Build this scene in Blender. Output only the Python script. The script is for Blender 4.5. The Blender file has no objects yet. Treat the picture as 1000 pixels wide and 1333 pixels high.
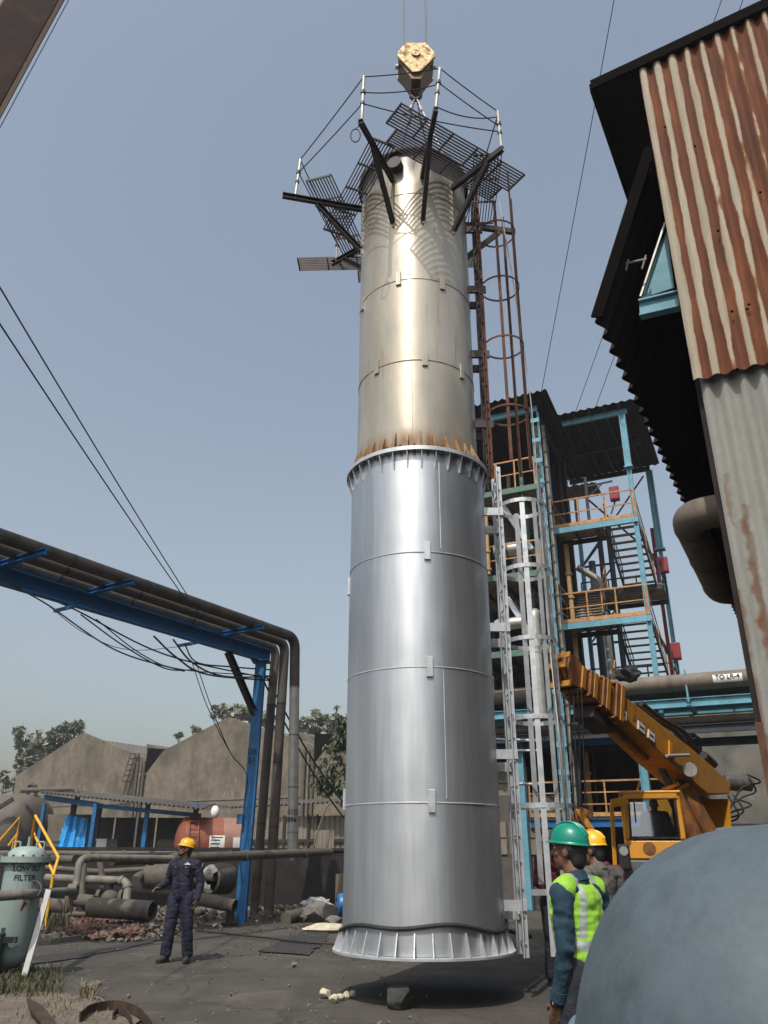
import bpy, bmesh, math, random
from mathutils import Vector as V, Matrix, noise
R = math.radians
rnd = random.Random(7)
scene = bpy.context.scene
COL = scene.collection
Z = V((0, 0, 1))
# ---------------------------------------------------------------- camera
F, TH, RO, CH = 1030.0, R(23.37), R(.264), 1.55
_r0, FW, _u0 = V((1, 0, 0)), V((0, math.cos(TH), math.sin(TH))), V((0, -math.sin(TH), math.cos(TH)))
RT = _r0*math.cos(RO) + _u0*math.sin(RO)
UP = _u0*math.cos(RO) - _r0*math.sin(RO)
CAM = V((0, 0, CH))
def ray(x, y): return FW + RT*((x-500)/F) - UP*((y-666.5)/F)
def at(x, y, Y):
    d = ray(x, y); return CAM + d*(Y/d.y)
def on(x, y, z=0.0):
    d = ray(x, y); return CAM + d*((z-CH)/d.z)
def onp(x, y, p, n):
    d = ray(x, y); return CAM + d*((V(p)-CAM).dot(n)/d.dot(n))
cd = bpy.data.cameras.new('camera'); co = bpy.data.objects.new('camera', cd); COL.objects.link(co)
cd.sensor_fit = 'HORIZONTAL'; cd.sensor_width = 36; cd.lens = 36*F/1000
cd.clip_start = .05; cd.clip_end = 5000
m = Matrix((RT, UP, -FW)).transposed().to_4x4(); m.translation = CAM
co.matrix_world = m
scene.camera = co
# ---------------------------------------------------------------- materials
MATS = {}
def mat(name, base, rough=.7, metal=0.0, var=.18, vs=3.0, col2=None, stain=None, bump=None, streak=None, spec=None, stretch=None, fleck=None):
    """base colour broken up by noise; stain = (colour, scale, lo, hi, (sx,sy,sz)); streak = second stain; fleck = fine grain amount"""
    if name in MATS: return MATS[name]
    mt = bpy.data.materials.new(name); mt.use_nodes = True
    nt = mt.node_tree; N, L = nt.nodes, nt.links
    b = N['Principled BSDF']
    tc = N.new('ShaderNodeTexCoord')
    def nz(scale, st=None, det=6, rough=.6):
        n = N.new('ShaderNodeTexNoise'); n.inputs['Scale'].default_value = scale; n.inputs['Detail'].default_value = det
        n.inputs['Roughness'].default_value = rough
        if st:
            mp = N.new('ShaderNodeMapping'); mp.inputs['Scale'].default_value = st
            L.new(tc.outputs['Object'], mp.inputs[0]); L.new(mp.outputs[0], n.inputs['Vector'])
        else: L.new(tc.outputs['Object'], n.inputs['Vector'])
        return n
    def ramp(src, lo, hi, c0=(0, 0, 0, 1), c1=(1, 1, 1, 1)):
        r = N.new('ShaderNodeValToRGB'); r.color_ramp.elements[0].position = lo; r.color_ramp.elements[1].position = hi
        r.color_ramp.elements[0].color = c0; r.color_ramp.elements[1].color = c1
        L.new(src, r.inputs[0]); return r.outputs[0]
    def mix(fac, a, c):
        x = N.new('ShaderNodeMix'); x.data_type = 'RGBA'
        if hasattr(fac, 'node'): L.new(fac, x.inputs[0])
        else: x.inputs[0].default_value = fac
        for s, val in ((x.inputs[6], a), (x.inputs[7], c)):
            if hasattr(val, 'node'): L.new(val, s)
            else: s.default_value = (*val[:3], 1)
        return x.outputs[2]
    c0 = tuple(max(0, q*(1-var)) for q in base); c1 = tuple(min(1, q*(1+var)) for q in base)
    if col2: c0, c1 = base, col2
    col = ramp(nz(vs, stretch).outputs[0], .3, .7, (*c0, 1), (*c1, 1))
    facs = []
    for s in (stain, streak):
        if not s: continue
        f = ramp(nz(s[1], s[4] if len(s) > 4 else None, 8, .65).outputs[0], s[2], s[3])
        facs.append(f); col = mix(f, col, s[0])
    if fleck:
        f = nz(60, None, 3)
        mm = N.new('ShaderNodeMix'); mm.data_type = 'RGBA'; mm.blend_type = 'MULTIPLY'; mm.inputs[0].default_value = 1
        L.new(col, mm.inputs[6]); L.new(ramp(f.outputs[0], .3, .7, (1-fleck,)*3+(1,), (1+fleck,)*3+(1,)), mm.inputs[7]); col = mm.outputs[2]
    L.new(col, b.inputs['Base Color'])
    b.inputs['Metallic'].default_value = metal
    rr = N.new('ShaderNodeMapRange'); rr.inputs[3].default_value = max(.05, rough-.1); rr.inputs[4].default_value = min(1, rough+.1)
    L.new(nz(vs*2.3).outputs[0], rr.inputs[0])
    rsock = rr.outputs[0]
    if facs and metal > .3:
        x = N.new('ShaderNodeMix'); L.new(facs[0], x.inputs[0]); L.new(rsock, x.inputs[2]); x.inputs[3].default_value = .85; rsock = x.outputs[0]
        mm = N.new('ShaderNodeMath'); mm.operation = 'MULTIPLY_ADD'; L.new(facs[0], mm.inputs[0]); mm.inputs[1].default_value = -metal*.9; mm.inputs[2].default_value = metal
        L.new(mm.outputs[0], b.inputs['Metallic'])
    L.new(rsock, b.inputs['Roughness'])
    if spec is not None: b.inputs['Specular IOR Level'].default_value = spec
    if bump:
        bn = N.new('ShaderNodeBump'); bn.inputs['Strength'].default_value = bump[1]; bn.inputs['Distance'].default_value = bump[2] if len(bump) > 2 else .02
        L.new(nz(bump[0], bump[3] if len(bump) > 3 else None).outputs[0], bn.inputs['Height']); L.new(bn.outputs[0], b.inputs['Normal'])
    MATS[name] = mt
    return mt
def M(n): return MATS[n]
def aniso(n, amount):
    nt = MATS[n].node_tree; b = nt.nodes['Principled BSDF']; t = nt.nodes.new('ShaderNodeTangent'); t.direction_type = 'RADIAL'; t.axis = 'Z'
    b.inputs['Anisotropic'].default_value = amount; b.inputs['Anisotropic Rotation'].default_value = ANISO_ROT; nt.links.new(t.outputs[0], b.inputs['Tangent'])
ANISO_ROT = .25
# ---------------------------------------------------------------- mesh building
class MB:
    def __init__(s): s.v = []; s.f = []
    def add(s, vs, fs):
        o = len(s.v); s.v += [V(p) for p in vs]; s.f += [tuple(i+o for i in f) for f in fs]; return s
    def box(s, c, size, ax=None):
        c = V(c); X, Y, Q = ax or (V((1, 0, 0)), V((0, 1, 0)), Z)
        X, Y, Q = V(X)*size[0]/2, V(Y)*size[1]/2, V(Q)*size[2]/2
        vs = [c+X*i+Y*j+Q*k for k in (-1, 1) for j in (-1, 1) for i in (-1, 1)]
        return s.add(vs, [(0, 2, 3, 1), (4, 5, 7, 6), (0, 1, 5, 4), (2, 6, 7, 3), (0, 4, 6, 2), (1, 3, 7, 5)])
    def box2(s, a, b): a, b = V(a), V(b); return s.box((a+b)/2, [abs(q) for q in (b-a)])
    def frame(s, d, up=Z):
        d = V(d).normalized(); up = V(up)
        if abs(d.dot(up)) > .98: up = V((0, 1, 0)) if abs(d.y) < .9 else V((1, 0, 0))
        x = d.cross(up).normalized(); return x, x.cross(d).normalized(), d
    def bar(s, p0, p1, w, h=None, up=Z):
        p0, p1 = V(p0), V(p1); x, y, d = s.frame(p1-p0, up); h = w if h is None else h
        return s.box((p0+p1)/2, (w, h, (p1-p0).length), (x, y, d))
    def beam(s, p0, p1, w, h, t=.02, up=Z):
        """an I-section of flange width w and depth h"""
        p0, p1 = V(p0), V(p1); x, y, d = s.frame(p1-p0, up); c = (p0+p1)/2; L = (p1-p0).length
        s.box(c+y*(h/2-t/2), (w, t, L), (x, y, d)); s.box(c-y*(h/2-t/2), (w, t, L), (x, y, d)); return s.box(c, (t, h-2*t, L), (x, y, d))
    def chan(s, p0, p1, w, h, t=.015, up=Z):
        p0, p1 = V(p0), V(p1); x, y, d = s.frame(p1-p0, up); c = (p0+p1)/2; L = (p1-p0).length
        s.box(c+y*(h/2-t/2), (w, t, L), (x, y, d)); s.box(c-y*(h/2-t/2), (w, t, L), (x, y, d)); return s.box(c+x*(w/2-t/2), (t, h-2*t, L), (x, y, d))
    def ang(s, p0, p1, w, t=.012, up=Z):
        p0, p1 = V(p0), V(p1); x, y, d = s.frame(p1-p0, up); c = (p0+p1)/2; L = (p1-p0).length
        s.box(c+y*(w/2-t/2), (w, t, L), (x, y, d)); return s.box(c+x*(w/2-t/2)-y*t/2, (t, w-t, L), (x, y, d))
    def tube(s, pts, r, n=10, cap=True, ell=None):
        pts = [V(p) for p in pts]; k = len(pts); rs = r if isinstance(r, (list, tuple)) else [r]*k
        o = len(s.v); x = None
        for i, p in enumerate(pts):
            d = (pts[min(i+1, k-1)]-pts[max(i-1, 0)]).normalized()
            if x is None: x, y, _ = s.frame(d)
            else:
                x = (x-d*x.dot(d)).normalized(); y = d.cross(x) * -1
                y = x.cross(d).normalized()
            for j in range(n):
                a = 2*math.pi*j/n
                s.v.append(p + x*math.cos(a)*rs[i] + y*math.sin(a)*rs[i]*(ell or 1))
        for i in range(k-1):
            for j in range(n):
                a, b = o+i*n+j, o+i*n+(j+1) % n
                s.f.append((a, b, b+n, a+n))
        if cap: s.f.append(tuple(range(o, o+n))[::-1]); s.f.append(tuple(range(o+(k-1)*n, o+k*n)))
        return s
    def lathe(s, prof, n=32, c=(0, 0, 0), axis=Z, a0=0, a1=2*math.pi, ref=None):
        """profile of (radius, height) turned round an axis through c"""
        c = V(c); d = V(axis).normalized(); x, y, _ = s.frame(d, ref or Z); o = len(s.v); full = abs(a1-a0-2*math.pi) < 1e-6; m_ = n if full else n+1
        for r, h in prof:
            for j in range(m_):
                a = a0+(a1-a0)*j/n; s.v.append(c+d*h+x*r*math.cos(a)+y*r*math.sin(a))
        for i in range(len(prof)-1):
            for j in range(n):
                a, b = o+i*m_+j, o+i*m_+(j+1) % m_
                s.f.append((a, b, b+m_, a+m_))
        return s
    def prism(s, poly, off):
        poly = [V(p) for p in poly]; n = len(poly); off = V(off)
        return s.add(poly+[p+off for p in poly], [tuple(range(n))[::-1], tuple(range(n, 2*n))]+[(i, (i+1) % n, (i+1) % n+n, i+n) for i in range(n)])
    def ball(s, c, r, n=12, m_=8):
        c = V(c); r = (r, r, r) if not isinstance(r, (tuple, list)) else r
        vs = [c-Z*r[2]]
        for i in range(1, m_):
            t = -math.pi/2+math.pi*i/m_
            vs += [c+V((math.cos(t)*math.cos(2*math.pi*j/n)*r[0], math.cos(t)*math.sin(2*math.pi*j/n)*r[1], math.sin(t)*r[2])) for j in range(n)]
        vs.append(c+Z*r[2]); fs = []
        for j in range(n):
            fs.append((0, 1+(j+1) % n, 1+j)); fs.append((len(vs)-1, 1+(m_-2)*n+j, 1+(m_-2)*n+(j+1) % n))
        for i in range(m_-2):
            for j in range(n):
                a, b = 1+i*n+j, 1+i*n+(j+1) % n; fs.append((a, b, b+n, a+n))
        return s.add(vs, fs)
    def corr(s, o, u, v, nrm, pitch=.15, amp=.025, seg=6, th=.006, clip=None, wob=0):
        """corrugated sheet: u = width vector (waves run along v), nrm = outward"""
        o, u, v, nrm = V(o), V(u), V(v), V(nrm).normalized(); W = u.length; k = max(4, int(W/pitch*seg)); rows = 4
        base = len(s.v)
        for side in (0, 1):
            for r in range(rows+1):
                for i in range(k+1):
                    t = i/k; q = o+u*t
                    vv = v if clip is None else v*clip(t)
                    s.v.append(q+vv*(r/rows)+nrm*(amp*math.sin(2*math.pi*W*t/pitch)-side*th + (wob*math.sin(t*9+r*2.1) if wob else 0)))
        w = k+1; S = (rows+1)*w
        for side in (0, 1):
            for r in range(rows):
                for i in range(k):
                    a = base+side*S+r*w+i; s.f.append((a, a+1, a+w+1, a+w))
        for i in range(k):
            for r in (0, rows):
                a = base+r*w+i; s.f.append((a, a+1, a+1+S, a+S))
        for r in range(rows):
            for i in (0, k):
                a = base+r*w+i; s.f.append((a, a+w, a+w+S, a+S))
        return s
    def build(s, name, mtl, parent=None, smooth=35, org=None, bevel=0, extra=None):
        if parent is None:
            if org is None:
                xs = [p.x for p in s.v]; ys = [p.y for p in s.v]; org = V(((min(xs)+max(xs))/2, (min(ys)+max(ys))/2, min(p.z for p in s.v)))
        else:
            org = V((0, 0, 0)); q = parent
            while q: org = org+q.location; q = q.parent
        org = V(org)
        me = bpy.data.meshes.new(name); me.from_pydata([tuple(p-org) for p in s.v], [], s.f)
        bm = bmesh.new(); bm.from_mesh(me); bmesh.ops.recalc_face_normals(bm, faces=bm.faces); bm.to_mesh(me); bm.free()
        for mm in ([mtl] if not isinstance(mtl, (list, tuple)) else mtl): me.materials.append(M(mm) if isinstance(mm, str) else mm)
        if smooth:
            me.polygons.foreach_set('use_smooth', [True]*len(me.polygons)); me.set_sharp_from_angle(angle=R(smooth))
        o = bpy.data.objects.new(name, me); COL.objects.link(o)
        if parent is None: o.location = org
        else: o.parent = parent
        if bevel:
            b = o.modifiers.new('bevel', 'BEVEL'); b.width = bevel; b.segments = 2; b.limit_method = 'ANGLE'; b.angle_limit = R(40)
        return o
def tag(o, label=None, cat=None, group=None, kind=None):
    for k, val in (('label', label), ('category', cat), ('group', group), ('kind', kind)):
        if val: o[k] = val
    return o
def thing(name, loc, label, cat, group=None):
    o = bpy.data.objects.new(name, None); COL.objects.link(o); o.location = V(loc); o.empty_display_size = .2
    return tag(o, label, cat, group)
def kids(o): return [c for c in bpy.data.objects if c.parent == o]
def copy_tree(o, parent=None):
    c = o.copy(); COL.objects.link(c); c.parent = parent
    for ch in kids(o): copy_tree(ch, c)
    return c
def curve(pts, n=24):
    """Catmull-Rom through points"""
    pts = [V(p) for p in pts]; q = [pts[0]*2-pts[1]]+pts+[pts[-1]*2-pts[-2]]; out = []
    seg = max(2, n//(len(pts)-1))
    for i in range(1, len(q)-2):
        for k in range(seg):
            t = k/seg; a, b, c, d = q[i-1], q[i], q[i+1], q[i+2]
            out.append(((b*2)+(c-a)*t+(a*2-b*5+c*4-d)*t*t+(b*3-a-c*3+d)*t**3)*.5)
    return out+[pts[-1]]
def elbow(pts, rad, seg=6):
    """polyline with rounded corners"""
    pts = [V(p) for p in pts]; out = [pts[0]]
    for i in range(1, len(pts)-1):
        a, b, c = pts[i-1], pts[i], pts[i+1]; d0, d1 = (a-b).normalized(), (c-b).normalized()
        rr = min(rad, (a-b).length*.48, (c-b).length*.48)
        p0, p1 = b+d0*rr, b+d1*rr
        for k in range(seg+1):
            t = k/seg; out.append(p0*(1-t)**2+b*2*t*(1-t)+p1*t*t)
    return out+[pts[-1]]
def sag(a, b, s, n=16):
    a, b = V(a), V(b); return [a.lerp(b, i/n)-Z*(s*4*(i/n)*(1-i/n)) for i in range(n+1)]
def text_mesh(txt, size, o, u, v, nrm, bend=None, ext=.002, align='CENTER'):
    """lettering as real thin geometry: o = centre, u = reading direction, v = up"""
    cu = bpy.data.curves.new('t', 'FONT'); cu.body = txt; cu.size = size; cu.align_x = align; cu.align_y = 'CENTER'; cu.extrude = ext; cu.offset = size*.018
    to = bpy.data.objects.new('t', cu); COL.objects.link(to)
    dg = bpy.context.evaluated_depsgraph_get(); me = bpy.data.meshes.new_from_object(to.evaluated_get(dg))
    o, u, v, nrm = V(o), V(u).normalized(), V(v).normalized(), V(nrm).normalized(); mb = MB()
    def f(p):
        if bend:
            a = p.x/bend; return o - nrm*bend + (nrm*math.cos(a)+u*math.sin(a))*(bend+p.z) + v*p.y
        return o+u*p.x+v*p.y+nrm*p.z
    mb.add([f(p.co) for p in me.vertices], [tuple(p.vertices) for p in me.polygons])
    bpy.data.objects.remove(to); bpy.data.curves.remove(cu); bpy.data.meshes.remove(me)
    return mb
# ---------------------------------------------------------------- palette
mat('galvanised', (.56, .585, .61), .45, .55, .22, 4, stain=((.30, .31, .32), 6, .55, .75))
mat('silver_shell', (.52, .545, .57), .42, .80, .11, 1.3, stretch=(8, 8, .45), bump=(1.5, .14, .02, (1, 1, .6)))
aniso('silver_shell', .5)
mat('aged_shell', (.44, .40, .325), .38, .48, .16, 1.6, stretch=(1.4, 1.4, .5), stain=((.26, .19, .11), 2.6, .54, .85, (3, 3, .22)), bump=(1.8, .22, .02, (1, 1, .5)))
aniso('aged_shell', .4)
mat('shell_rust', (.30, .16, .06), .85, .1, .4, 5, stain=((.45, .36, .22), 4, .5, .7))
mat('rusty_steel', (.115, .05, .03), .85, .1, .35, 6, stain=((.07, .035, .025), 5, .5, .7), streak=((.24, .12, .06), 9, .6, .8))
mat('dark_steel', (.045, .035, .034), .6, .3, .3, 5, stain=((.09, .045, .03), 4, .55, .8))
mat('black_wire', (.02, .02, .022), .6, .2, .2, 5)
mat('wire_rope', (.10, .10, .10), .5, .6, .3, 20)
mat('block_gold', (.46, .34, .17), .55, .45, .3, 6, stain=((.20, .13, .06), 7, .48, .66), bump=(14, .5))
mat('block_dark', (.20, .12, .06), .6, .2, .3, 6)
mat('post_blue', (.008, .115, .29), .55, 0, .2, 3, stain=((.03, .05, .08), 3, .62, .78, (3, 3, .5)), streak=((.22, .12, .06), 8, .7, .8))
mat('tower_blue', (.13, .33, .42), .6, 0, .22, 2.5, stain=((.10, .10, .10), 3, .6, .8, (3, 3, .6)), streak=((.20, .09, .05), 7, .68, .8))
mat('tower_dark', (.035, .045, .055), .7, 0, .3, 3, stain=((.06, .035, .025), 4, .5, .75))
mat('deck_plate', (.30, .25, .19), .8, 0, .25, 4, stain=((.12, .08, .05), 3, .5, .7))
mat('rail_orange', (.50, .26, .10), .7, 0, .25, 5, stain=((.24, .10, .05), 7, .5, .7))
mat('rail_yellow', (.80, .40, .02), .5, 0, .12, 5, stain=((.3, .13, .03), 8, .65, .8))
mat('box_red', (.25, .02, .03), .5, 0, .2, 4)
mat('pipe_lagging', (.165, .135, .105), .75, 0, .25, 1.5, stain=((.08, .062, .05), 2, .5, .75, (2, 2, .6)), streak=((.26, .21, .16), 6, .62, .8))
mat('pipe_grey', (.19, .18, .15), .7, .15, .28, 3, stain=((.09, .078, .062), 3, .5, .7, (2, 2, .5)), streak=((.30, .28, .23), 8, .6, .75), bump=(18, .15))
mat('pipe_silver', (.40, .39, .36), .5, .6, .2, 4, stain=((.22, .18, .13), 4, .58, .8))
mat('pipe_green', (.08, .16, .12), .6, 0, .2, 4, stain=((.1, .08, .05), 4, .6, .8))
mat('pipe_ochre', (.42, .27, .11), .6, 0, .2, 4)
mat('pipe_dirty', (.115, .10, .08), .8, .1, .35, 2.5, stain=((.045, .04, .035), 2.5, .48, .68), streak=((.24, .22, .17), 7, .6, .75), bump=(20, .2))
mat('insulation', (.5, .48, .43), .9, 0, .3, 9, bump=(25, .4))
mat('crane_dirty_yellow', (.47, .205, .02), .5, 0, .15, 2, stain=((.20, .08, .02), 3, .52, .75), streak=((.10, .05, .03), 9, .66, .8))
mat('crane_yellow', (.66, .29, .02), .42, 0, .12, 2, stain=((.30, .12, .02), 4, .60, .8), streak=((.12, .06, .03), 9, .70, .82))
mat('crane_brown', (.26, .105, .03), .6, 0, .3, 4, stain=((.09, .045, .025), 5, .5, .7))
mat('boom_orange', (.52, .27, .08), .55, 0, .2, 2, stain=((.12, .06, .03), 1.6, .5, .75))
mat('boom_brown', (.040, .020, .013), .6, 0, .3, 1.6, stretch=(1, 1, .4), stain=((.085, .042, .022), 2.2, .5, .7), spec=.25)
mat('tar_black', (.007, .005, .005), .9, 0, .3, 2, spec=.03)
mat('rust_dark', (.040, .022, .016), .85, .1, .35, 6, stain=((.10, .05, .03), 6, .55, .75))
mat('rock_shaded', (.05, .05, .045), .9, 0, .35, 4, stain=((.03, .03, .027), 5, .5, .7), bump=(14, .8))  # darker copy of rock, the column's shadow put into its colour
mat('gantry_lagging', (.078, .064, .052), .75, 0, .3, 1.5, stain=((.038, .032, .028), 1.6, .46, .7, (1.5, 1.5, .6)), streak=((.15, .12, .095), 5, .62, .8))
mat('black_rubber', (.02, .02, .021), .7, 0, .3, 6)
mat('bumper_grey', (.13, .14, .15), .6, 0, .25, 4)
mat('cast_grey', (.09, .09, .09), .65, .3, .3, 6)
mat('lamp_glass', (.75, .78, .78), .15, .6, .05, 4)
mat('vessel_green', (.27, .34, .32), .5, 0, .10, 3, stain=((.16, .17, .15), 3, .6, .85, (2, 2, .4)))
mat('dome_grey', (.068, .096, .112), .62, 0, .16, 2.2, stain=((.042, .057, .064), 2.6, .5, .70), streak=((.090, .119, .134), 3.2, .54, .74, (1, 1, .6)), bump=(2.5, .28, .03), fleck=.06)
mat('dome_cap', (.10, .15, .195), .5, 0, .1, 3)
mat('ink', (.02, .022, .022), .7, 0, .2, 9)
mat('sign_white', (.75, .75, .72), .5, 0, .08, 4)
mat('paint_white', (.62, .62, .6), .6, 0, .15, 6, stain=((.3, .28, .25), 6, .55, .8))
mat('concrete', (.165, .140, .103), .9, 0, .22, 2.2, stain=((.092, .077, .057), .38, .44, .60, (1, 1, .75)), streak=((.26, .23, .18), 2.2, .61, .68, (2.0, 2.0, .45)), bump=(6, .3), fleck=.1)
mat('concrete_grey', (.155, .150, .132), .9, 0, .22, .9, stain=((.08, .08, .072), .8, .5, .7), streak=((.26, .25, .22), 2.2, .6, .78, (1, 1, .5)), bump=(6, .35), fleck=.1)
mat('black_wall', (.018, .017, .016), .9, 0, .4, 1.5, stain=((.055, .05, .045), 1.5, .58, .78, (1.5, 1.5, .5)), bump=(6, .5))
mat('sheet_dark', (.11, .10, .088), .8, 0, .3, 1.2, stain=((.035, .03, .028), 1.2, .45, .7))
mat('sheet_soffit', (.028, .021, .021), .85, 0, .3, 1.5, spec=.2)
mat('sheet_grey', (.25, .25, .225), .85, 0, .14, 1.2, stain=((.15, .148, .135), 1.4, .5, .8, (3, 3, .25)), bump=(9, .25), fleck=.07)
mat('sheet_roof', (.10, .09, .078), .85, 0, .25, 1, stain=((.17, .155, .13), 2, .55, .75), bump=(5, .2))
mat('sheet_fence', (.21, .185, .15), .85, 0, .2, 1.5, stain=((.14, .12, .1), 1.6, .5, .75, (2, 2, .3)))
mat('sheet_maroon', (.13, .055, .05), .8, 0, .3, 2)
mat('tarp_blue', (.03, .33, .72), .45, 0, .15, 3, bump=(4, .9, .1))
mat('tank_orange', (.24, .065, .03), .5, 0, .18, 2.5, stain=((.20, .12, .09), 2.2, .52, .75))
mat('tank_pale', (.28, .14, .10), .55, 0, .18, 2.5, stain=((.25, .15, .11), 2.2, .52, .75))
mat('tank_dull', (.10, .088, .072), .75, 0, .2, 1.5, stain=((.09, .075, .06), 1.4, .5, .75))
mat('rock', (.17, .16, .145), .9, 0, .35, 4, stain=((.09, .085, .075), 5, .5, .7), bump=(14, .8))
mat('rock_pale', (.50, .45, .34), .9, 0, .2, 6, bump=(14, .5))
mat('brick', (.125, .062, .045), .9, 0, .45, 3, stain=((.16, .13, .11), 5, .48, .7), bump=(12, .5))
mat('soil', (.14, .115, .085), .95, 0, .35, 1.5, stain=((.075, .062, .048), 2, .5, .7), bump=(9, .8, .05), fleck=.2)
mat('kerb', (.19, .165, .13), .95, 0, .3, 1.5, stain=((.09, .08, .065), 3, .5, .7), bump=(10, .5), fleck=.15)
mat('dark_tarmac', (.030, .028, .026), .9, 0, .3, 2.5, bump=(14, .3))  # dark rough tarmac for the flat sheets on the ground
mat('barrel_blue', (.02, .16, .42), .4, 0, .1, 4)
mat('foil', (.5, .5, .5), .4, .5, .3, 12, bump=(14, 1, .05))
mat('leaf_tree', (.075, .092, .048), .6, 0, .4, .9)
mat('leaf_pale', (.19, .205, .145), .6, 0, .35, .8)
mat('bark', (.10, .08, .06), .9, 0, .3, 6)
mat('grass', (.038, .046, .018), .7, 0, .5, 5, col2=(.10, .095, .045))
mat('straw', (.17, .145, .095), .8, 0, .3, 8)
mat('skin', (.17, .078, .046), .55, 0, .12, 14)
mat('skin_dark', (.10, .045, .028), .55, 0, .12, 14)
mat('hair', (.010, .009, .009), .7, 0, .3, 30)
mat('coverall_navy', (.013, .014, .034), .85, 0, .25, 6, bump=(5, .9, .05, (1, 1, .5)))
mat('shirt_teal', (.009, .036, .058), .85, 0, .18, 5, bump=(6, .8, .04, (1, 1, .6)))
mat('vest_lime', (.26, .52, .045), .75, 0, .14, 6, bump=(7, .7, .04, (1, 1, .5)))
mat('reflective', (.40, .45, .44), .4, .3, .3, 14)
mat('jacket_grey', (.10, .095, .085), .9, 0, .15, 8, bump=(6, .7, .04), fleck=.25)
mat('shirt_maroon', (.12, .014, .035), .85, 0, .5, 16, bump=(6, .7, .04))
mat('trouser_dark', (.018, .02, .028), .85, 0, .2, 6, bump=(5, .8, .05))
mat('boot', (.035, .028, .022), .75, 0, .3, 9)
mat('hat_green', (.0, .20, .135), .32, 0, .06, 5)
mat('hat_yellow', (.80, .42, .02), .32, 0, .06, 5)
mat('hat_grey', (.3, .3, .31), .5, 0, .1, 5)
mat('watch', (.03, .028, .026), .35, .5, .2, 9)
mat('shirt_white', (.6, .6, .6), .8, 0, .1, 5)
# ---------------------------------------------------------------- light: hazy noon, sun high behind the camera's left shoulder
SUN_EL, SUN_AZ = R(56), R(-21)          # azimuth of the direction to the sun, measured from -Y towards -X
sdir = V((math.sin(SUN_AZ)*math.cos(SUN_EL), -math.cos(SUN_AZ)*math.cos(SUN_EL), math.sin(SUN_EL)))
sl = bpy.data.lights.new('sun', 'SUN'); sl.energy = 3.3; sl.angle = R(.55); sl.color = (1, .95, .87)
so = bpy.data.objects.new('sun', sl); COL.objects.link(so); so.rotation_euler = sdir.to_track_quat('Z', 'Y').to_euler(); so.location = (0, 0, 60)
w = bpy.data.worlds.new('World'); scene.world = w; w.use_nodes = True
nt = w.node_tree; bg = nt.nodes['Background']; sk = nt.nodes.new('ShaderNodeTexSky'); sk.sky_type = 'NISHITA'; sk.sun_disc = False
sk.sun_elevation = SUN_EL; sk.sun_rotation = math.atan2(sdir.x, sdir.y)
sk.altitude = 0; sk.air_density = 1.5; sk.dust_density = 4.6; sk.ozone_density = 2.2
hs = nt.nodes.new('ShaderNodeHueSaturation'); hs.inputs['Saturation'].default_value = .70; hs.inputs['Hue'].default_value = .495
nt.links.new(sk.outputs[0], hs.inputs['Color']); nt.links.new(hs.outputs[0], bg.inputs[0]); bg.inputs[1].default_value = .15
vs = scene.view_settings; vs.view_transform = 'Standard'; vs.look = 'None'; vs.gamma = 1; vs.exposure = 0.0; vs.use_curve_mapping = False
scene.cycles.max_bounces = 6; scene.cycles.diffuse_bounces = 3; scene.cycles.glossy_bounces = 3; scene.cycles.transmission_bounces = 4
scene.cycles.caustics_reflective = False; scene.cycles.caustics_refractive = False
scene.cycles.use_denoising = True
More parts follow.
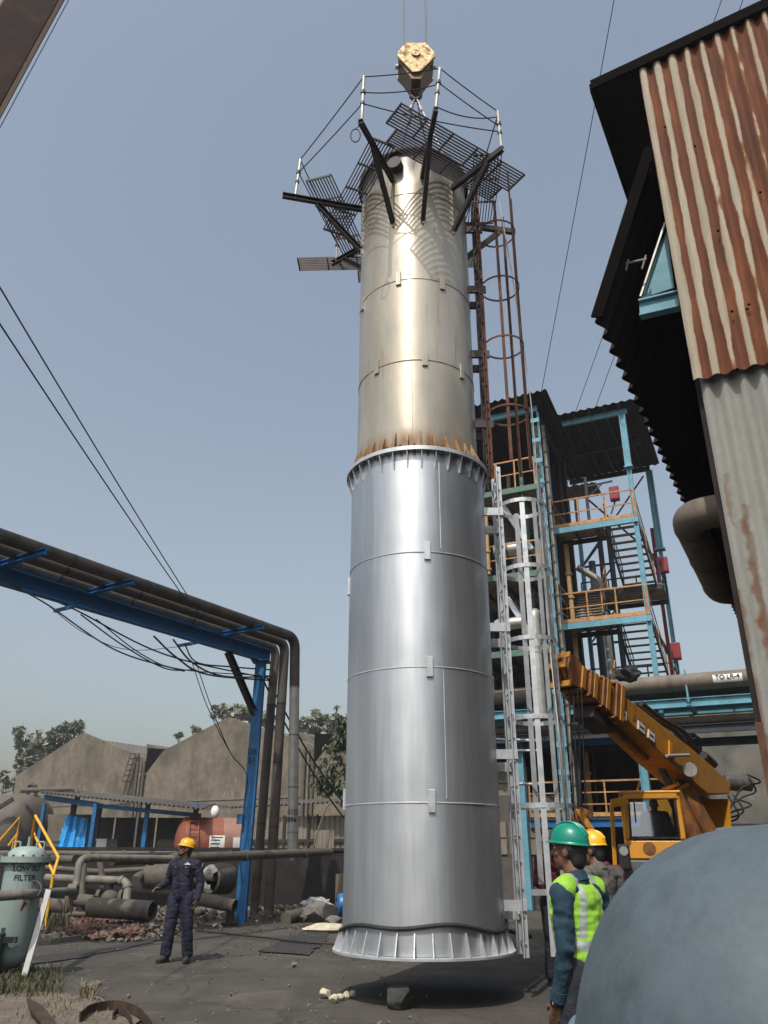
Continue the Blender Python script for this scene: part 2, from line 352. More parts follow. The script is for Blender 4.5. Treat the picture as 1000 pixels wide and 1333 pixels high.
# ---------------------------------------------------------------- ground
def ground_mat():
    mt = bpy.data.materials.new('ground'); mt.use_nodes = True; nt = mt.node_tree; N, L = nt.nodes, nt.links; b = N['Principled BSDF']
    tc = N.new('ShaderNodeTexCoord')
    def nz(s, d=8, r=.62, dist=0):
        n = N.new('ShaderNodeTexNoise'); n.inputs['Scale'].default_value = s; n.inputs['Detail'].default_value = d; n.inputs['Roughness'].default_value = r; n.inputs['Distortion'].default_value = dist
        L.new(tc.outputs['Object'], n.inputs['Vector']); return n.outputs[0]
    def ramp(src, *st):
        r = N.new('ShaderNodeValToRGB'); e = r.color_ramp.elements
        while len(e) < len(st): e.new(.5)
        for q, (p, c) in zip(e, st): q.position = p; q.color = (*c, 1)
        L.new(src, r.inputs[0]); return r.outputs[0]
    def mix(f, a, c, bt='MIX'):
        x = N.new('ShaderNodeMix'); x.data_type = 'RGBA'; x.blend_type = bt
        if hasattr(f, 'node'): L.new(f, x.inputs[0])
        else: x.inputs[0].default_value = f
        for s, val in ((x.inputs[6], a), (x.inputs[7], c)):
            if hasattr(val, 'node'): L.new(val, s)
            else: s.default_value = (*val, 1)
        return x.outputs[2]
    g = lambda v: (v, v, v)
    col = ramp(nz(.35), (.3, (.058, .053, .046)), (.5, (.082, .075, .064)), (.72, (.112, .101, .084)))
    col = mix(ramp(nz(1.7, 10, .7), (.45, g(0)), (.75, g(.8))), col, (.048, .044, .039))
    col = mix(ramp(nz(.9, 9, .7, .6), (.55, g(0)), (.7, g(.7))), col, (.15, .13, .102))
    col = mix(ramp(nz(5, 10, .75), (.58, g(0)), (.68, g(.75))), col, (.045, .042, .038))
    v = N.new('ShaderNodeTexVoronoi'); v.inputs['Scale'].default_value = 26; L.new(tc.outputs['Object'], v.inputs['Vector'])
    col = mix(ramp(v.outputs['Distance'], (.04, g(.8)), (.10, g(0))), col, (.17, .15, .12))
    ve = N.new('ShaderNodeTexVoronoi'); ve.feature = 'DISTANCE_TO_EDGE'; ve.inputs['Scale'].default_value = .45
    wn_ = N.new('ShaderNodeTexNoise'); wn_.inputs['Scale'].default_value = 1.4; wn_.inputs['Detail'].default_value = 8; L.new(tc.outputs['Object'], wn_.inputs['Vector'])
    va = N.new('ShaderNodeVectorMath'); va.operation = 'MULTIPLY_ADD'; L.new(wn_.outputs['Color'], va.inputs[0]); va.inputs[1].default_value = (.9, .9, .9); L.new(tc.outputs['Object'], va.inputs[2]); L.new(va.outputs[0], ve.inputs['Vector'])
    col = mix(ramp(ve.outputs['Distance'], (.004, g(.75)), (.016, g(0))), col, (.05, .045, .04))
    mp = N.new('ShaderNodeMapping'); mp.inputs['Rotation'].default_value = (0, 0, .5); mp.inputs['Scale'].default_value = (1.6, .10, 1); L.new(tc.outputs['Object'], mp.inputs[0])
    tn = N.new('ShaderNodeTexNoise'); tn.inputs['Scale'].default_value = 1.3; tn.inputs['Detail'].default_value = 6; L.new(mp.outputs[0], tn.inputs['Vector'])
    col = mix(ramp(tn.outputs[0], (.54, g(0)), (.66, g(.5))), col, (.045, .041, .036))
    f = nz(90, 2); col = mix(1.0, col, ramp(f, (.25, g(.68)), (.75, g(1.32))), 'MULTIPLY')
    L.new(col, b.inputs['Base Color']); b.inputs['Roughness'].default_value = .92; b.inputs['Specular IOR Level'].default_value = .25
    bn = N.new('ShaderNodeBump'); bn.inputs['Strength'].default_value = .55; bn.inputs['Distance'].default_value = .02
    ad = N.new('ShaderNodeMath'); ad.operation = 'MULTIPLY_ADD'; L.new(nz(7, 10, .7), ad.inputs[0]); ad.inputs[1].default_value = 2.0; L.new(f, ad.inputs[2])
    L.new(ad.outputs[0], bn.inputs['Height']); L.new(bn.outputs[0], b.inputs['Normal'])
    MATS['ground'] = mt
ground_mat()
# yard: fine grid near the camera with gentle unevenness, one sheet out to the horizon
mb = MB(); xs = [-900, -200, -60, -30]+[-20+.5*i for i in range(65)]+[15, 25, 60, 200, 900]; ys = [-60, -10, 0]+[2+.5*i for i in range(49)]+[30, 45, 100, 300, 1500]
for y in ys:
    for x in xs:
        inn = -20 <= x <= 12 and 2 <= y <= 26
        mb.v.append(V((x, y, (noise.noise(V((x*.35, y*.35, 3)))*.012+noise.noise(V((x*1.1, y*1.1, 8)))*.006-.012) if inn else -.012)))
nx = len(xs)
mb.f += [(j*nx+i, j*nx+i+1, (j+1)*nx+i+1, (j+1)*nx+i) for j in range(len(ys)-1) for i in range(nx-1)]
tag(mb.build('ground', 'ground', org=(0, 0, 0)), kind='structure')
# soot-blackened retaining wall behind the pipes
mb = MB(); mb.box2((-45, 25.70, -.3), (-.1, 25.99, 1.62)); mb.box2((-45, 25.66, 1.62), (-.1, 26.03, 1.70))
tag(mb.build('retaining_wall', 'black_wall', org=(-6, 25.8, 0)), 'soot-blackened low wall behind the pipes, below the sheds', 'wall')
# broken concrete kerb slab in front of the pipes
def blob_sheet(name, pts, z, mtl, label=None, cat=None, kind=None, jag=.12, th=0):
    out = []
    for i, p in enumerate(pts):
        q = V(pts[(i+1) % len(pts)]); p = V(p)
        for k in range(6):
            s = p.lerp(q, k/6); out.append(V((s.x+noise.noise(s*2.3)*jag*2, s.y+noise.noise(s*2.3+V((9, 9, 9)))*jag*2, z)))
    mb = MB()
    if th: mb.prism(out, (0, 0, -th))
    else: mb.add(out, [tuple(range(len(out)))])
    return tag(mb.build(name, mtl, smooth=0), label, cat, None, kind)
G = lambda x, y: on(x, y, 0)
blob_sheet('kerb_strip', [G(30, 1213), G(60, 1196), G(205, 1189), G(225, 1192), G(205, 1207), G(70, 1228)], .07, 'kerb', kind='structure', th=.3, jag=.2)
blob_sheet('soil_strip', [G(-40, 1199), G(60, 1197), G(225, 1192), G(330, 1192), G(470, 1188), G(470, 1176), G(200, 1172), G(-60, 1172)], .05, 'soil', kind='structure', jag=.3, th=.2)
blob_sheet('dark_patch', [G(338, 1238), G(398, 1211), G(432, 1212), G(420, 1228), G(402, 1244)], .008, 'dark_tarmac', kind='structure', jag=.05)  # flat dark sheet laid on the tarmac
blob_sheet('soil_patch', [G(-30, 1302), G(30, 1290), G(100, 1296), G(170, 1318), G(190, 1345), G(100, 1420), G(-60, 1420)], .010, 'soil', kind='structure', jag=.10)
blob_sheet('dark_streak', [G(-40, 1250), G(30, 1246), G(110, 1238), G(200, 1222), G(216, 1223), G(150, 1238), G(105, 1247), G(40, 1256), G(-40, 1264)], .007, 'dark_tarmac', kind='structure', jag=.06)  # long dark strip laid across the road
# ---------------------------------------------------------------- the hanging steel column
AX = V((.51, 10.98, 0))
def az(a, r, z): a = R(a); return V((AX.x+math.sin(a)*r, AX.y-math.cos(a)*r, z))     # angle from the side facing the camera, + to the right
def shell_mat():
    mt = M('aged_shell').copy(); mt.name = 'aged_shell_column'; nt = mt.node_tree; N, L = nt.nodes, nt.links; b = N['Principled BSDF']
    src = b.inputs['Base Color'].links[0].from_socket
    tc = N.new('ShaderNodeTexCoord'); sp = N.new('ShaderNodeSeparateXYZ'); L.new(tc.outputs['Object'], sp.inputs[0])
    nz = N.new('ShaderNodeTexNoise'); nz.inputs['Scale'].default_value = 2.0; nz.inputs['Detail'].default_value = 7; mp = N.new('ShaderNodeMapping'); mp.inputs['Scale'].default_value = (2.4, 2.4, .5)
    L.new(tc.outputs['Object'], mp.inputs[0]); L.new(mp.outputs[0], nz.inputs['Vector'])
    out = src; metal_f = None
    for zlo, zhi, c, amp in ((7.02-.47, 6.86-.47, (.22, .11, .035), 1.2), (12.0-.47, 12.6-.47, (.05, .036, .026), 1.3)):
        mr = N.new('ShaderNodeMapRange'); L.new(sp.outputs['Z'], mr.inputs[0]); mr.inputs[1].default_value = zlo+(.25 if zlo > zhi else 0); mr.inputs[2].default_value = zhi; mr.inputs[3].default_value = 0; mr.inputs[4].default_value = 1
        ad = N.new('ShaderNodeMath'); ad.operation = 'MULTIPLY'; L.new(mr.outputs[0], ad.inputs[0]); 
        rp = N.new('ShaderNodeMapRange'); L.new(nz.outputs[0], rp.inputs[0]); rp.inputs[1].default_value = .3; rp.inputs[2].default_value = .62; rp.inputs[3].default_value = .15; rp.inputs[4].default_value = 1.7*amp
        L.new(rp.outputs[0], ad.inputs[1]); ad.use_clamp = True
        x = N.new('ShaderNodeMix'); x.data_type = 'RGBA'; L.new(ad.outputs[0], x.inputs[0]); L.new(out, x.inputs[6]); x.inputs[7].default_value = (*c, 1); out = x.outputs[2]
        if metal_f is None: metal_f = ad.outputs[0]
        else:
            mx = N.new('ShaderNodeMath'); mx.operation = 'MAXIMUM'; L.new(metal_f, mx.inputs[0]); L.new(ad.outputs[0], mx.inputs[1]); metal_f = mx.outputs[0]
    L.new(out, b.inputs['Base Color'])
    mm = N.new('ShaderNodeMath'); mm.operation = 'MULTIPLY_ADD'; L.new(metal_f, mm.inputs[0]); mm.inputs[1].default_value = -.46; mm.inputs[2].default_value = .48; L.new(mm.outputs[0], b.inputs['Metallic'])
    MATS['aged_shell_column'] = mt
shell_mat()
col = thing('steel_column', (AX.x, AX.y, .47), 'tall round steel chimney column hanging from the crane, bare beige above and silver painted below', 'column')
def ripple(mb, r, seams):
    # hand-rolled plate: faint ripples, and each course drawn in a little at its welds
    for i, p in enumerate(mb.v):
        q = p-AX; rr = math.hypot(q.x, q.y)
        if abs(rr-r) > .002: continue
        k = .0030*noise.noise(V((q.x*2.6, q.y*2.6, q.z*1.1)))+.0016*noise.noise(V((q.x*7, q.y*7, q.z*2.6+5)))
        k -= .0035*sum(math.exp(-((q.z-s)/.09)**2) for s in seams)
        mb.v[i] = V((AX.x+q.x*(1+k/r), AX.y+q.y*(1+k/r), p.z))
mb = MB(); mb.lathe([(.96, .50), (1.0, .50)]+[(1.0, .5+i*.15) for i in range(1, 42)]+[(1.0, 6.80), (.9, 6.80)], 144, AX)
ripple(mb, 1.0, (2.11, 3.73, 5.285))
mb.build('lower_shell', 'silver_shell', col)
mb = MB(); mb.lathe([(.9, 6.86), (.93, 6.86)]+[(.93, 6.86+i*.15) for i in range(1, 39)]+[(.93, 12.76), (.88, 12.76), (.88, 11.2)], 144, AX)
ripple(mb, .93, (8.40, 9.93, 11.72))
mb.build('upper_shell', 'aged_shell_column', col)
mb = MB(); mb.lathe([(0, .52), (.97, .52)], 64, AX); mb.lathe([(.97, .50), (.97, .62)], 64, AX); mb.build('bottom_plate', 'dark_steel', col)
# base ring and gussets
mb = MB(); mb.lathe([(.95, .47), (1.115, .47), (1.115, .495), (.95, .495), (.95, .47)], 96, AX); base = mb.build('base_ring', 'galvanised', col)
def gusset(a, r0, rb, rt, zb, zt, t, name, mtl, parent):
    ax_ = az(a, 1, 0)-AX; tg = V((-ax_.y, ax_.x, 0))*t
    p = lambda r, z: AX+ax_*r+Z*z
    MB().prism([p(r0, zb)-tg/2, p(rb, zb)-tg/2, p(rt, zt)-tg/2, p(r0, zt)-tg/2], tg).build(name, mtl, parent, 0)
for k in range(32): gusset(k*11.25+3, 1.0, 1.105, 1.02, .495, .735, .013, 'gusset', 'galvanised', base)
# mid flange
mb = MB(); mb.lathe([(.93, 6.80), (1.085, 6.80), (1.085, 6.825), (1.085, 6.86), (.93, 6.86), (.93, 6.80)], 96, AX); fl = mb.build('flange', 'galvanised', col)
for k in range(32):
    gusset(k*11.25+1, 1.0, 1.075, 1.012, 6.80, 6.55, .014, 'gusset', 'galvanised', fl)
    gusset(k*11.25+1, .93, 1.05, .945, 6.86, 7.12 if k % 5 else 7.17, .016, 'rusty_gusset', 'shell_rust', fl)
for k in range(32):
    p = az(k*11.25+6.6, 1.045, 0); MB().lathe([(0, 6.76), (.018, 6.76), (.018, 6.90), (0, 6.90)], 6, p).build('bolt', 'dark_steel', fl)
mb = MB(); mb.lathe([(.93, 12.66), (1.0, 12.66), (1.0, 12.70), (.93, 12.70), (.93, 12.66)], 96, AX); mb.build('top_ring', 'rusty_steel', col)
# weld seams
def ring(z, r, t, mtl):
    MB().lathe([(r-.002, z-t), (r+t*.7, z-t*.5), (r+t*.7, z+t*.5), (r-.002, z+t)], 96, AX).build('weld_seam', mtl, col)
for z in (5.285, 3.73, 2.11): ring(z, 1.0, .009, 'galvanised')
for z in (11.72, 9.93, 8.40): ring(z, .93, .008, 'shell_rust')
def vseam(px, py0, py1, r, mtl, t=.006):
    a = math.degrees(math.asin(max(-1, min(1, (at(px, (py0+py1)/2, AX.y-r).x-AX.x)/r))))
    z0, z1 = (at(px, q, AX.y-r*math.cos(R(a))).z for q in (py1, py0))
    MB().tube([az(a, r, z0), az(a, r, z1)], t, 6).build('weld_seam', mtl, col)
vseam(573, 602, 714, 1.0, 'galvanised'); vseam(580, 872, 1040, 1.0, 'galvanised'); vseam(495, 200, 245, .93, 'shell_rust', .005); vseam(537, 475, 570, .93, 'aged_shell', .004)
def clip(px, py, r, mtl):
    a = math.degrees(math.asin(max(-1, min(1, (at(px, py, AX.y-r*.95).x-AX.x)/r)))); z = at(px, py, AX.y-r*math.cos(R(a))).z
    n = az(a, 1, 0)-AX; t = V((-n.y, n.x, 0)); c = az(a, r+.014, z); MB().box(c, (.085, .028, .26), (t, n, Z)).build('clip', mtl, col, 0, bevel=.005)
for q in ((519, 363), (576, 369), (553, 467), (491, 478), (603, 484)): clip(*q, .93, 'aged_shell')
for q in ((556, 717), (559, 868), (562, 1043)): clip(*q, 1.0, 'galvanised')
for a, z in ((-88, 5.1), (-88, 2.2), (-70, 9.9), (95, 3.7)):
    n = az(a, 1, 0)-AX; t = V((-n.y, n.x, 0)); MB().box(az(a, (1.0 if z < 6.8 else .93)+.014, z), (.085, .028, .26), (t, n, Z)).build('clip', 'galvanised' if z < 6.8 else 'aged_shell', col, 0)
mb = MB(); mb.lathe([(.0, .18), (.12, .18), (.12, 0), (.0, 0)], 20, az(-20, .9, 12.33), az(-20, 1, 0)-AX); mb.build('lifting_trunnion', 'dark_steel', col)
# ---- platform brackets and gratings round the top
PZ = 12.12
for a, rr, up in ((-77, 2.36, 0), (-24, 2.25, 0), (6.5, 2.3, 0), (42, 2.08, 0), (-128, 1.95, 0), (100, 1.9, 0), (150, 1.9, 0)):
    br = MB().chan(az(a, .95, PZ-.06), az(a, rr, PZ-.06), .07, .10, .012).build('platform_bracket', 'dark_steel', col, 0)
    MB().chan(az(a, .94, 11.12 if abs(a) < 90 else 11.3), az(a, min(rr-.3, 1.75), PZ-.115), .07, .09, .012).build('bracket_brace', 'dark_steel', br, 0)
    MB().box(az(a, .945, 11.6), (.03, .03, 1.1), (az(a, 1, 0)-AX, V((az(a, 1, 0)-AX).cross(Z)), Z)).build('bracket_pad', 'aged_shell', br, 0)
def grating(a, d0, d1, t0, t1, z, rods=(0, 1), gap=.050):
    n = az(a, 1, 0)-AX; t = V((-n.y, n.x, 0)); mb = MB(); k = max(2, round((d1-d0)/gap)); P = lambda d, s: AX+n*d+t*s+Z*z
    for i in range(k+1):
        d = d0+(d1-d0)*i/k; mb.bar(P(d, t0), P(d, t1), .012, .032)
    m_ = max(2, round((t1-t0)/.55))
    for i in range(m_+1):
        s = t0+(t1-t0)*i/m_; wdt = .016 if 0 < i < m_ else .02
        mb.box(P((d0+d1)/2, s), (d1-d0+.012, wdt, .040), (n, t, Z))
    mb.build('platform_grating', 'dark_steel', col, 0)
grating(33, 1.36, 1.78, -1.48, 1.05, PZ+.03)
grating(33, .98, 1.31, -1.25, .95, PZ+.08)
grating(-66, .95, 1.36, -1.0, 1.22, PZ+.02)
grating(-107, 1.12, 1.58, -.72, 1.25, PZ+.06)
grating(178, 1.08, 1.42, -1.2, 2.25, PZ+.03)
grating(178, 1.48, 1.8, -1.0, 1.1, PZ+.03)
grating(88, 1.0, 1.45, -1.3, .25, PZ+.03)
# guard posts and guard ropes
posts = {}
for key, a, rr, h, lean in (('a', -78, 2.14, .92, (.05, 0)), ('b', -24, 2.19, 1.05, (.02, 0)), ('c', 6.5, 2.25, .95, (.09, 0)), ('d', 42, 2.05, .86, (-.02, 0)), ('e', -128, 1.85, .9, (0, 0)), ('f', 150, 1.85, .85, (0, 0))):
    p0 = az(a, rr, PZ-.05); p1 = p0+V((lean[0], lean[1], h)); posts[key] = (p0, p1)
    g_ = MB().tube([p0, p1], .026, 10).build('guard_post', 'pipe_silver', col)
    MB().tube([p0.lerp(p1, .66)-Z*.03, p0.lerp(p1, .66)+Z*.03], .042, 8).build('rope_knot', 'wire_rope', g_)
    MB().tube([p0.lerp(p1, .42)-Z*.025, p0.lerp(p1, .42)+Z*.025], .038, 8).build('rope_knot', 'wire_rope', g_)
pt = lambda k, f: posts[k][0].lerp(posts[k][1], f)
for a, fa, b, fb, s in (('a', 1, 'b', 1, .02), ('b', 1, 'c', 1, .03), ('c', 1, 'd', 1, .02), ('a', .66, 'b', .42, .02), ('b', .66, 'c', .62, .08), ('b', .42, 'd', .45, .06), ('c', .66, 'd', .6, .02), ('c', .1, 'd', .85, .12),
                         ('a', 1, 'e', .66, .02), ('a', .66, 'e', .5, .02), ('e', .66, 'f', .66, .05), ('d', .9, 'f', .9, .06)):
    MB().tube(sag(pt(a, fa), pt(b, fb), s), .010, 6).build('guard_rope', 'black_wire', col)
mb = MB(); q = posts['b'][0]+V((-.09, -.02, -.28)); mb.tube([q+V((math.cos(t)*.075, 0, math.sin(t)*.14)) for t in [i*math.pi/8 for i in range(17)]], .011, 6, False); mb.tube([posts['b'][0], q+Z*.14], .008, 6); mb.build('hanging_ring', 'black_wire', col)
# ---- ladders with safety cages on the right-hand side
def ladder(z0, z1, X, hoops, mtl, rail_m, cx, rr, name, strips, off=0.0, zs0=None, zs1=None, flat=.055, yA=10.72, yB=11.14):
    root = MB().ang((X, yA, z0), (X, yA, z1), .075, .012).build('ladder_rail', rail_m, col, 0)
    MB().ang((X-.01, yB, z0), (X-.01, yB, z1), .075, .012).build('ladder_rail', 'dark_steel' if 'rust' in mtl else mtl, col, 0)
    z = z0+.15
    while z < z1:
        MB().tube([(X, yA, z), (X, yB, z)], .011, 6).build('rung', 'dark_steel' if 'rust' in mtl else mtl, root); z += .30
    ym = (yA+yB)/2
    a0 = R(205); span = R(310)
    for hz in hoops:
        pts = []
        for i in range(25):
            t = R(-155)+R(310)*i/24; pts.append(V((cx+math.cos(t)*rr, ym+math.sin(t)*rr, hz)))
        mb = MB()
        for q in range(24): 
            p0, p1 = pts[q], pts[q+1]; d = (p1-p0); mb.box((p0+p1)/2, (d.length+.004, .008, flat), (d.normalized(), V((-d.y, d.x, 0)).normalized(), Z))
        mb.bar(pts[0], (X, yA if pts[0].y < ym else yB, hz), .008, flat); mb.bar(pts[-1], (X, yB if pts[-1].y > ym else yA, hz), .008, flat)
        mb.build('cage_hoop', mtl, col, 0)
    for ang_, za, zb in strips:
        t = R(ang_); p = V((cx+math.cos(t)*(rr-.012), ym+math.sin(t)*(rr-.012), 0)); n = V((math.cos(t), math.sin(t), 0))
        MB().box(p+Z*(za+zb)/2, (.010, .050 if 'rust' in mtl else .070, zb-za), (n, V((-n.y, n.x, 0)), Z)).build('cage_strip', mtl, col, 0)
lad_z = lambda py: at(660, py, 11).z
ladder(6.75, 12.95, 1.62, [lad_z(q) for q in (308, 379, 455, 543)], 'rusty_steel', 'rusty_steel', 1.97, .33, 'upper', ((-100, 7.0, 12.1), (-40, 6.9, 12.9), (5, 7.1, 12.5), (55, 7.0, 12.3)), flat=.035)
ladder(.42, 6.95, 1.72, [lad_z(q) for q in (664, 747, 838, 938, 1050)], 'galvanised', 'galvanised', 2.08, .345, 'lower', ((-100, .45, 6.3), (-45, 1.2, 6.9), (0, 1.2, 6.6), (45, 1.2, 6.6), (95, 1.2, 6.4)), flat=.06)
MB().bar((1.80, 10.6, 1.13), (2.42, 10.75, 1.13), .008, .07).build('cage_hoop', 'galvanised', col, 0)
for z in (11.6, 10.3, 9.0, 7.7): 
    for y in (10.72, 11.14):
        if y > 11 and z in (11.6,): continue
        MB().chan((1.30, y+.05, z), (1.70, y+.05, z), .05, .13, .010).build('ladder_bracket', 'dark_steel', col, 0)
for z in (6.2, 4.45, 2.75, .98):
    for y, dz in ((10.74, 0), (11.16, -.12)): MB().chan((1.40, y, z+dz), (1.76, y, z+dz), .05, .12, .010).build('ladder_bracket', 'galvanised', col, 0)
gp = [V((1.5, 11.35, 3.02)), V((2.15, 11.35, 3.0)), V((2.15, 11.35, 2.1))]
MB().tube(elbow(gp, .05), .022, 8).tube([(1.5, 11.35, 2.86), (2.15, 11.35, 2.87)], .02, 8).tube([(1.5, 11.35, 2.45), (2.15, 11.35, 2.42)], .02, 8).build('side_rail', 'galvanised', col)
# ---------------------------------------------------------------- hoist: hook block, hoist ropes, slings
HC = V((.585, 10.98, at(541, 73, 10.71).z-.10)); hb = thing('hook_block', HC, 'gold painted crane hook block with dark cheeks above the column', 'hook block')
hexa = lambda y: [V((HC.x+x, y, HC.z+z)) for x, z in ((-.36, .22), (-.20, .50), (.20, .50), (.38, .22), (.38, .10), (.07, -.34), (-.07, -.34), (-.36, .10))]
MB().prism(hexa(HC.y-.27), (0, .05, 0)).build('cheek_plate', 'block_gold', hb, 0, bevel=.012)
MB().prism(hexa(HC.y+.22), (0, .05, 0)).build('cheek_plate', 'block_gold', hb, 0, bevel=.012)
MB().prism([V((HC.x+x, HC.y-.215, HC.z+z)) for x, z in ((-.35, .08), (.36, .08), (.09, -.46), (-.09, -.46))], (0, .43, 0)).build('block_body', 'block_dark', hb, 0, bevel=.01)
for y in (-.12, .0, .12): MB().lathe([(0, -.03), (.30, -.03), (.27, 0), (.30, .03), (0, .03)], 28, HC+V((0, y, .2)), V((0, 1, 0))).build('sheave', 'cast_grey', hb)
for s in (-1, 1): MB().lathe([(0, -.03), (.05, -.03), (.05, .03), (0, .03)], 10, HC+V((.37*s, -.1, .02)), V((1, 0, 0))).build('side_bolt', 'galvanised', hb)
MB().lathe([(0, -.02), (.09, -.02), (.09, .02), (0, .02)], 16, HC+V((0, -.28, .18)), V((0, 1, 0))).build('axle_cap', 'block_gold', hb)
hk = curve([HC+V(p) for p in ((0, 0, -.44), (0, 0, -.54), (.07, 0, -.60), (.085, 0, -.68), (.0, 0, -.77), (-.085, 0, -.70), (-.09, 0, -.62))], 30)
MB().tube(hk, [.038]*8+[.042]*(len(hk)-12)+[.04, .03, .02, .01], 10).build('hook', 'dark_steel', hb)
TIP = at(540, -870, 10.98)
for i, (x, y) in enumerate(((-.235, -.1), (.235, .1))):
    p = HC+V((x, y, .25)); MB().tube([p, V((p.x*.3+TIP.x*.7, p.y, TIP.z))], .016, 6).build('hoist_rope', 'wire_rope', None)
for o, lab in zip([q for q in bpy.data.objects if q.name.startswith('hoist_rope')], ('left of two steel hoist ropes running up from the hook block', 'right of two steel hoist ropes running up from the hook block')): tag(o, lab, 'rope', 'hoist ropes of the hook block')
sl_lab = ('wire sling from hook to the front left rim of the column', 'wire sling from hook to the front right rim of the column', 'wire sling from hook to the back left rim of the column', 'wire sling from hook to the back right rim of the column')
for a, lab in zip((-38, 40, -140, 140), sl_lab):
    h = HC+V((0, 0, -.72)); e = az(a, .88, 12.7)
    o = MB().tube([h+V((.02*math.sin(R(a)), 0, 0)), e], .015, 6).tube([h.lerp(e, .14), h.lerp(e, .22)], .03, 8).build('wire_sling', 'pipe_silver' if abs(a) < 90 else 'wire_rope'); tag(o, lab, 'sling', 'slings holding the column')
# lifting crane's boom, upper left
b0, b1 = at(-14, 104, 10.75), TIP
d = (b1-b0).normalized(); base_p = b0-d*((b0.z-2.0)/d.z)
boom = thing('crane_boom', base_p, 'dark brown and orange telescopic boom of the lifting crane, in the upper left corner', 'crane boom')
xa = d.cross(V((0, -1, 0))).normalized(); ya = d.cross(xa).normalized()
L0 = (b1-base_p).length
ca, sa_ = math.cos(R(-54)), math.sin(R(-54)); xa, ya = xa*ca+ya*sa_, ya*ca-xa*sa_
w_, h_ = .36, .40
for frac0, frac1, k in ((0, .46, 1.0), (.45, .74, .84), (.73, 1.0, .68)):
    f0, f1 = base_p+d*(L0*frac0), base_p+d*(L0*frac1); q = (f0+f1)/2
    sec = MB().box(q, (w_*2*k, h_*2*k, (f1-f0).length), (xa, ya, d)).build('boom_section', 'boom_brown', boom, 0, bevel=.02)
    for s in (-1, 1): MB().box(q+ya*s*(h_*k+.012), (w_*1.9*k, .02, (f1-f0).length*.995), (xa, ya, d)).build('side_plate', 'boom_orange', sec, 0)
    MB().box(f1-d*.15, (w_*2.2*k, h_*2.2*k, .3), (xa, ya, d)).build('collar', 'boom_brown', sec, 0)
    for i in range(int((f1-f0).length/2.6)): e = f0+d*(1.2+2.6*i); MB().box(e+xa*(-w_*k-.03), (.03, .12, .7), (xa, ya, d)).build('marking', 'dark_steel', sec, 0)
for s in (.10, .17): MB().tube([base_p+xa*.25+ya*(h_+s), b1+xa*.2+ya*(h_*.68+s)], .010, 5).build('boom_rope', 'wire_rope', boom)
# rope wound round the foot of the column, tag line
pts = []
for i in range(61):
    a = -150+300*i/60; pts.append(az(a, 1.022, .80+.055*math.cos(R(a*2.2+30))+.03*math.sin(R(a*5))-.05*max(0, math.cos(R(a+35)))))
pts += [az(152, 1.2, .75), az(120, 1.7, .55)]
tag(MB().tube(curve(pts, 120), .024, 8).build('rope', 'black_rubber'), 'black rope wrapped round the foot of the silver column', 'rope')
tp = [at(650, 262, 10.9), at(672, 390, 10.95), at(693, 540, 11.0), at(712, 800, 10.8), at(738, 1070, 10.4), on(742, 1240, 0.05)]
tag(MB().tube(curve(tp, 30), .009, 6).build('tag_line', 'pipe_silver'), 'thin pale tag line falling from the platform past the ladder cage', 'rope')
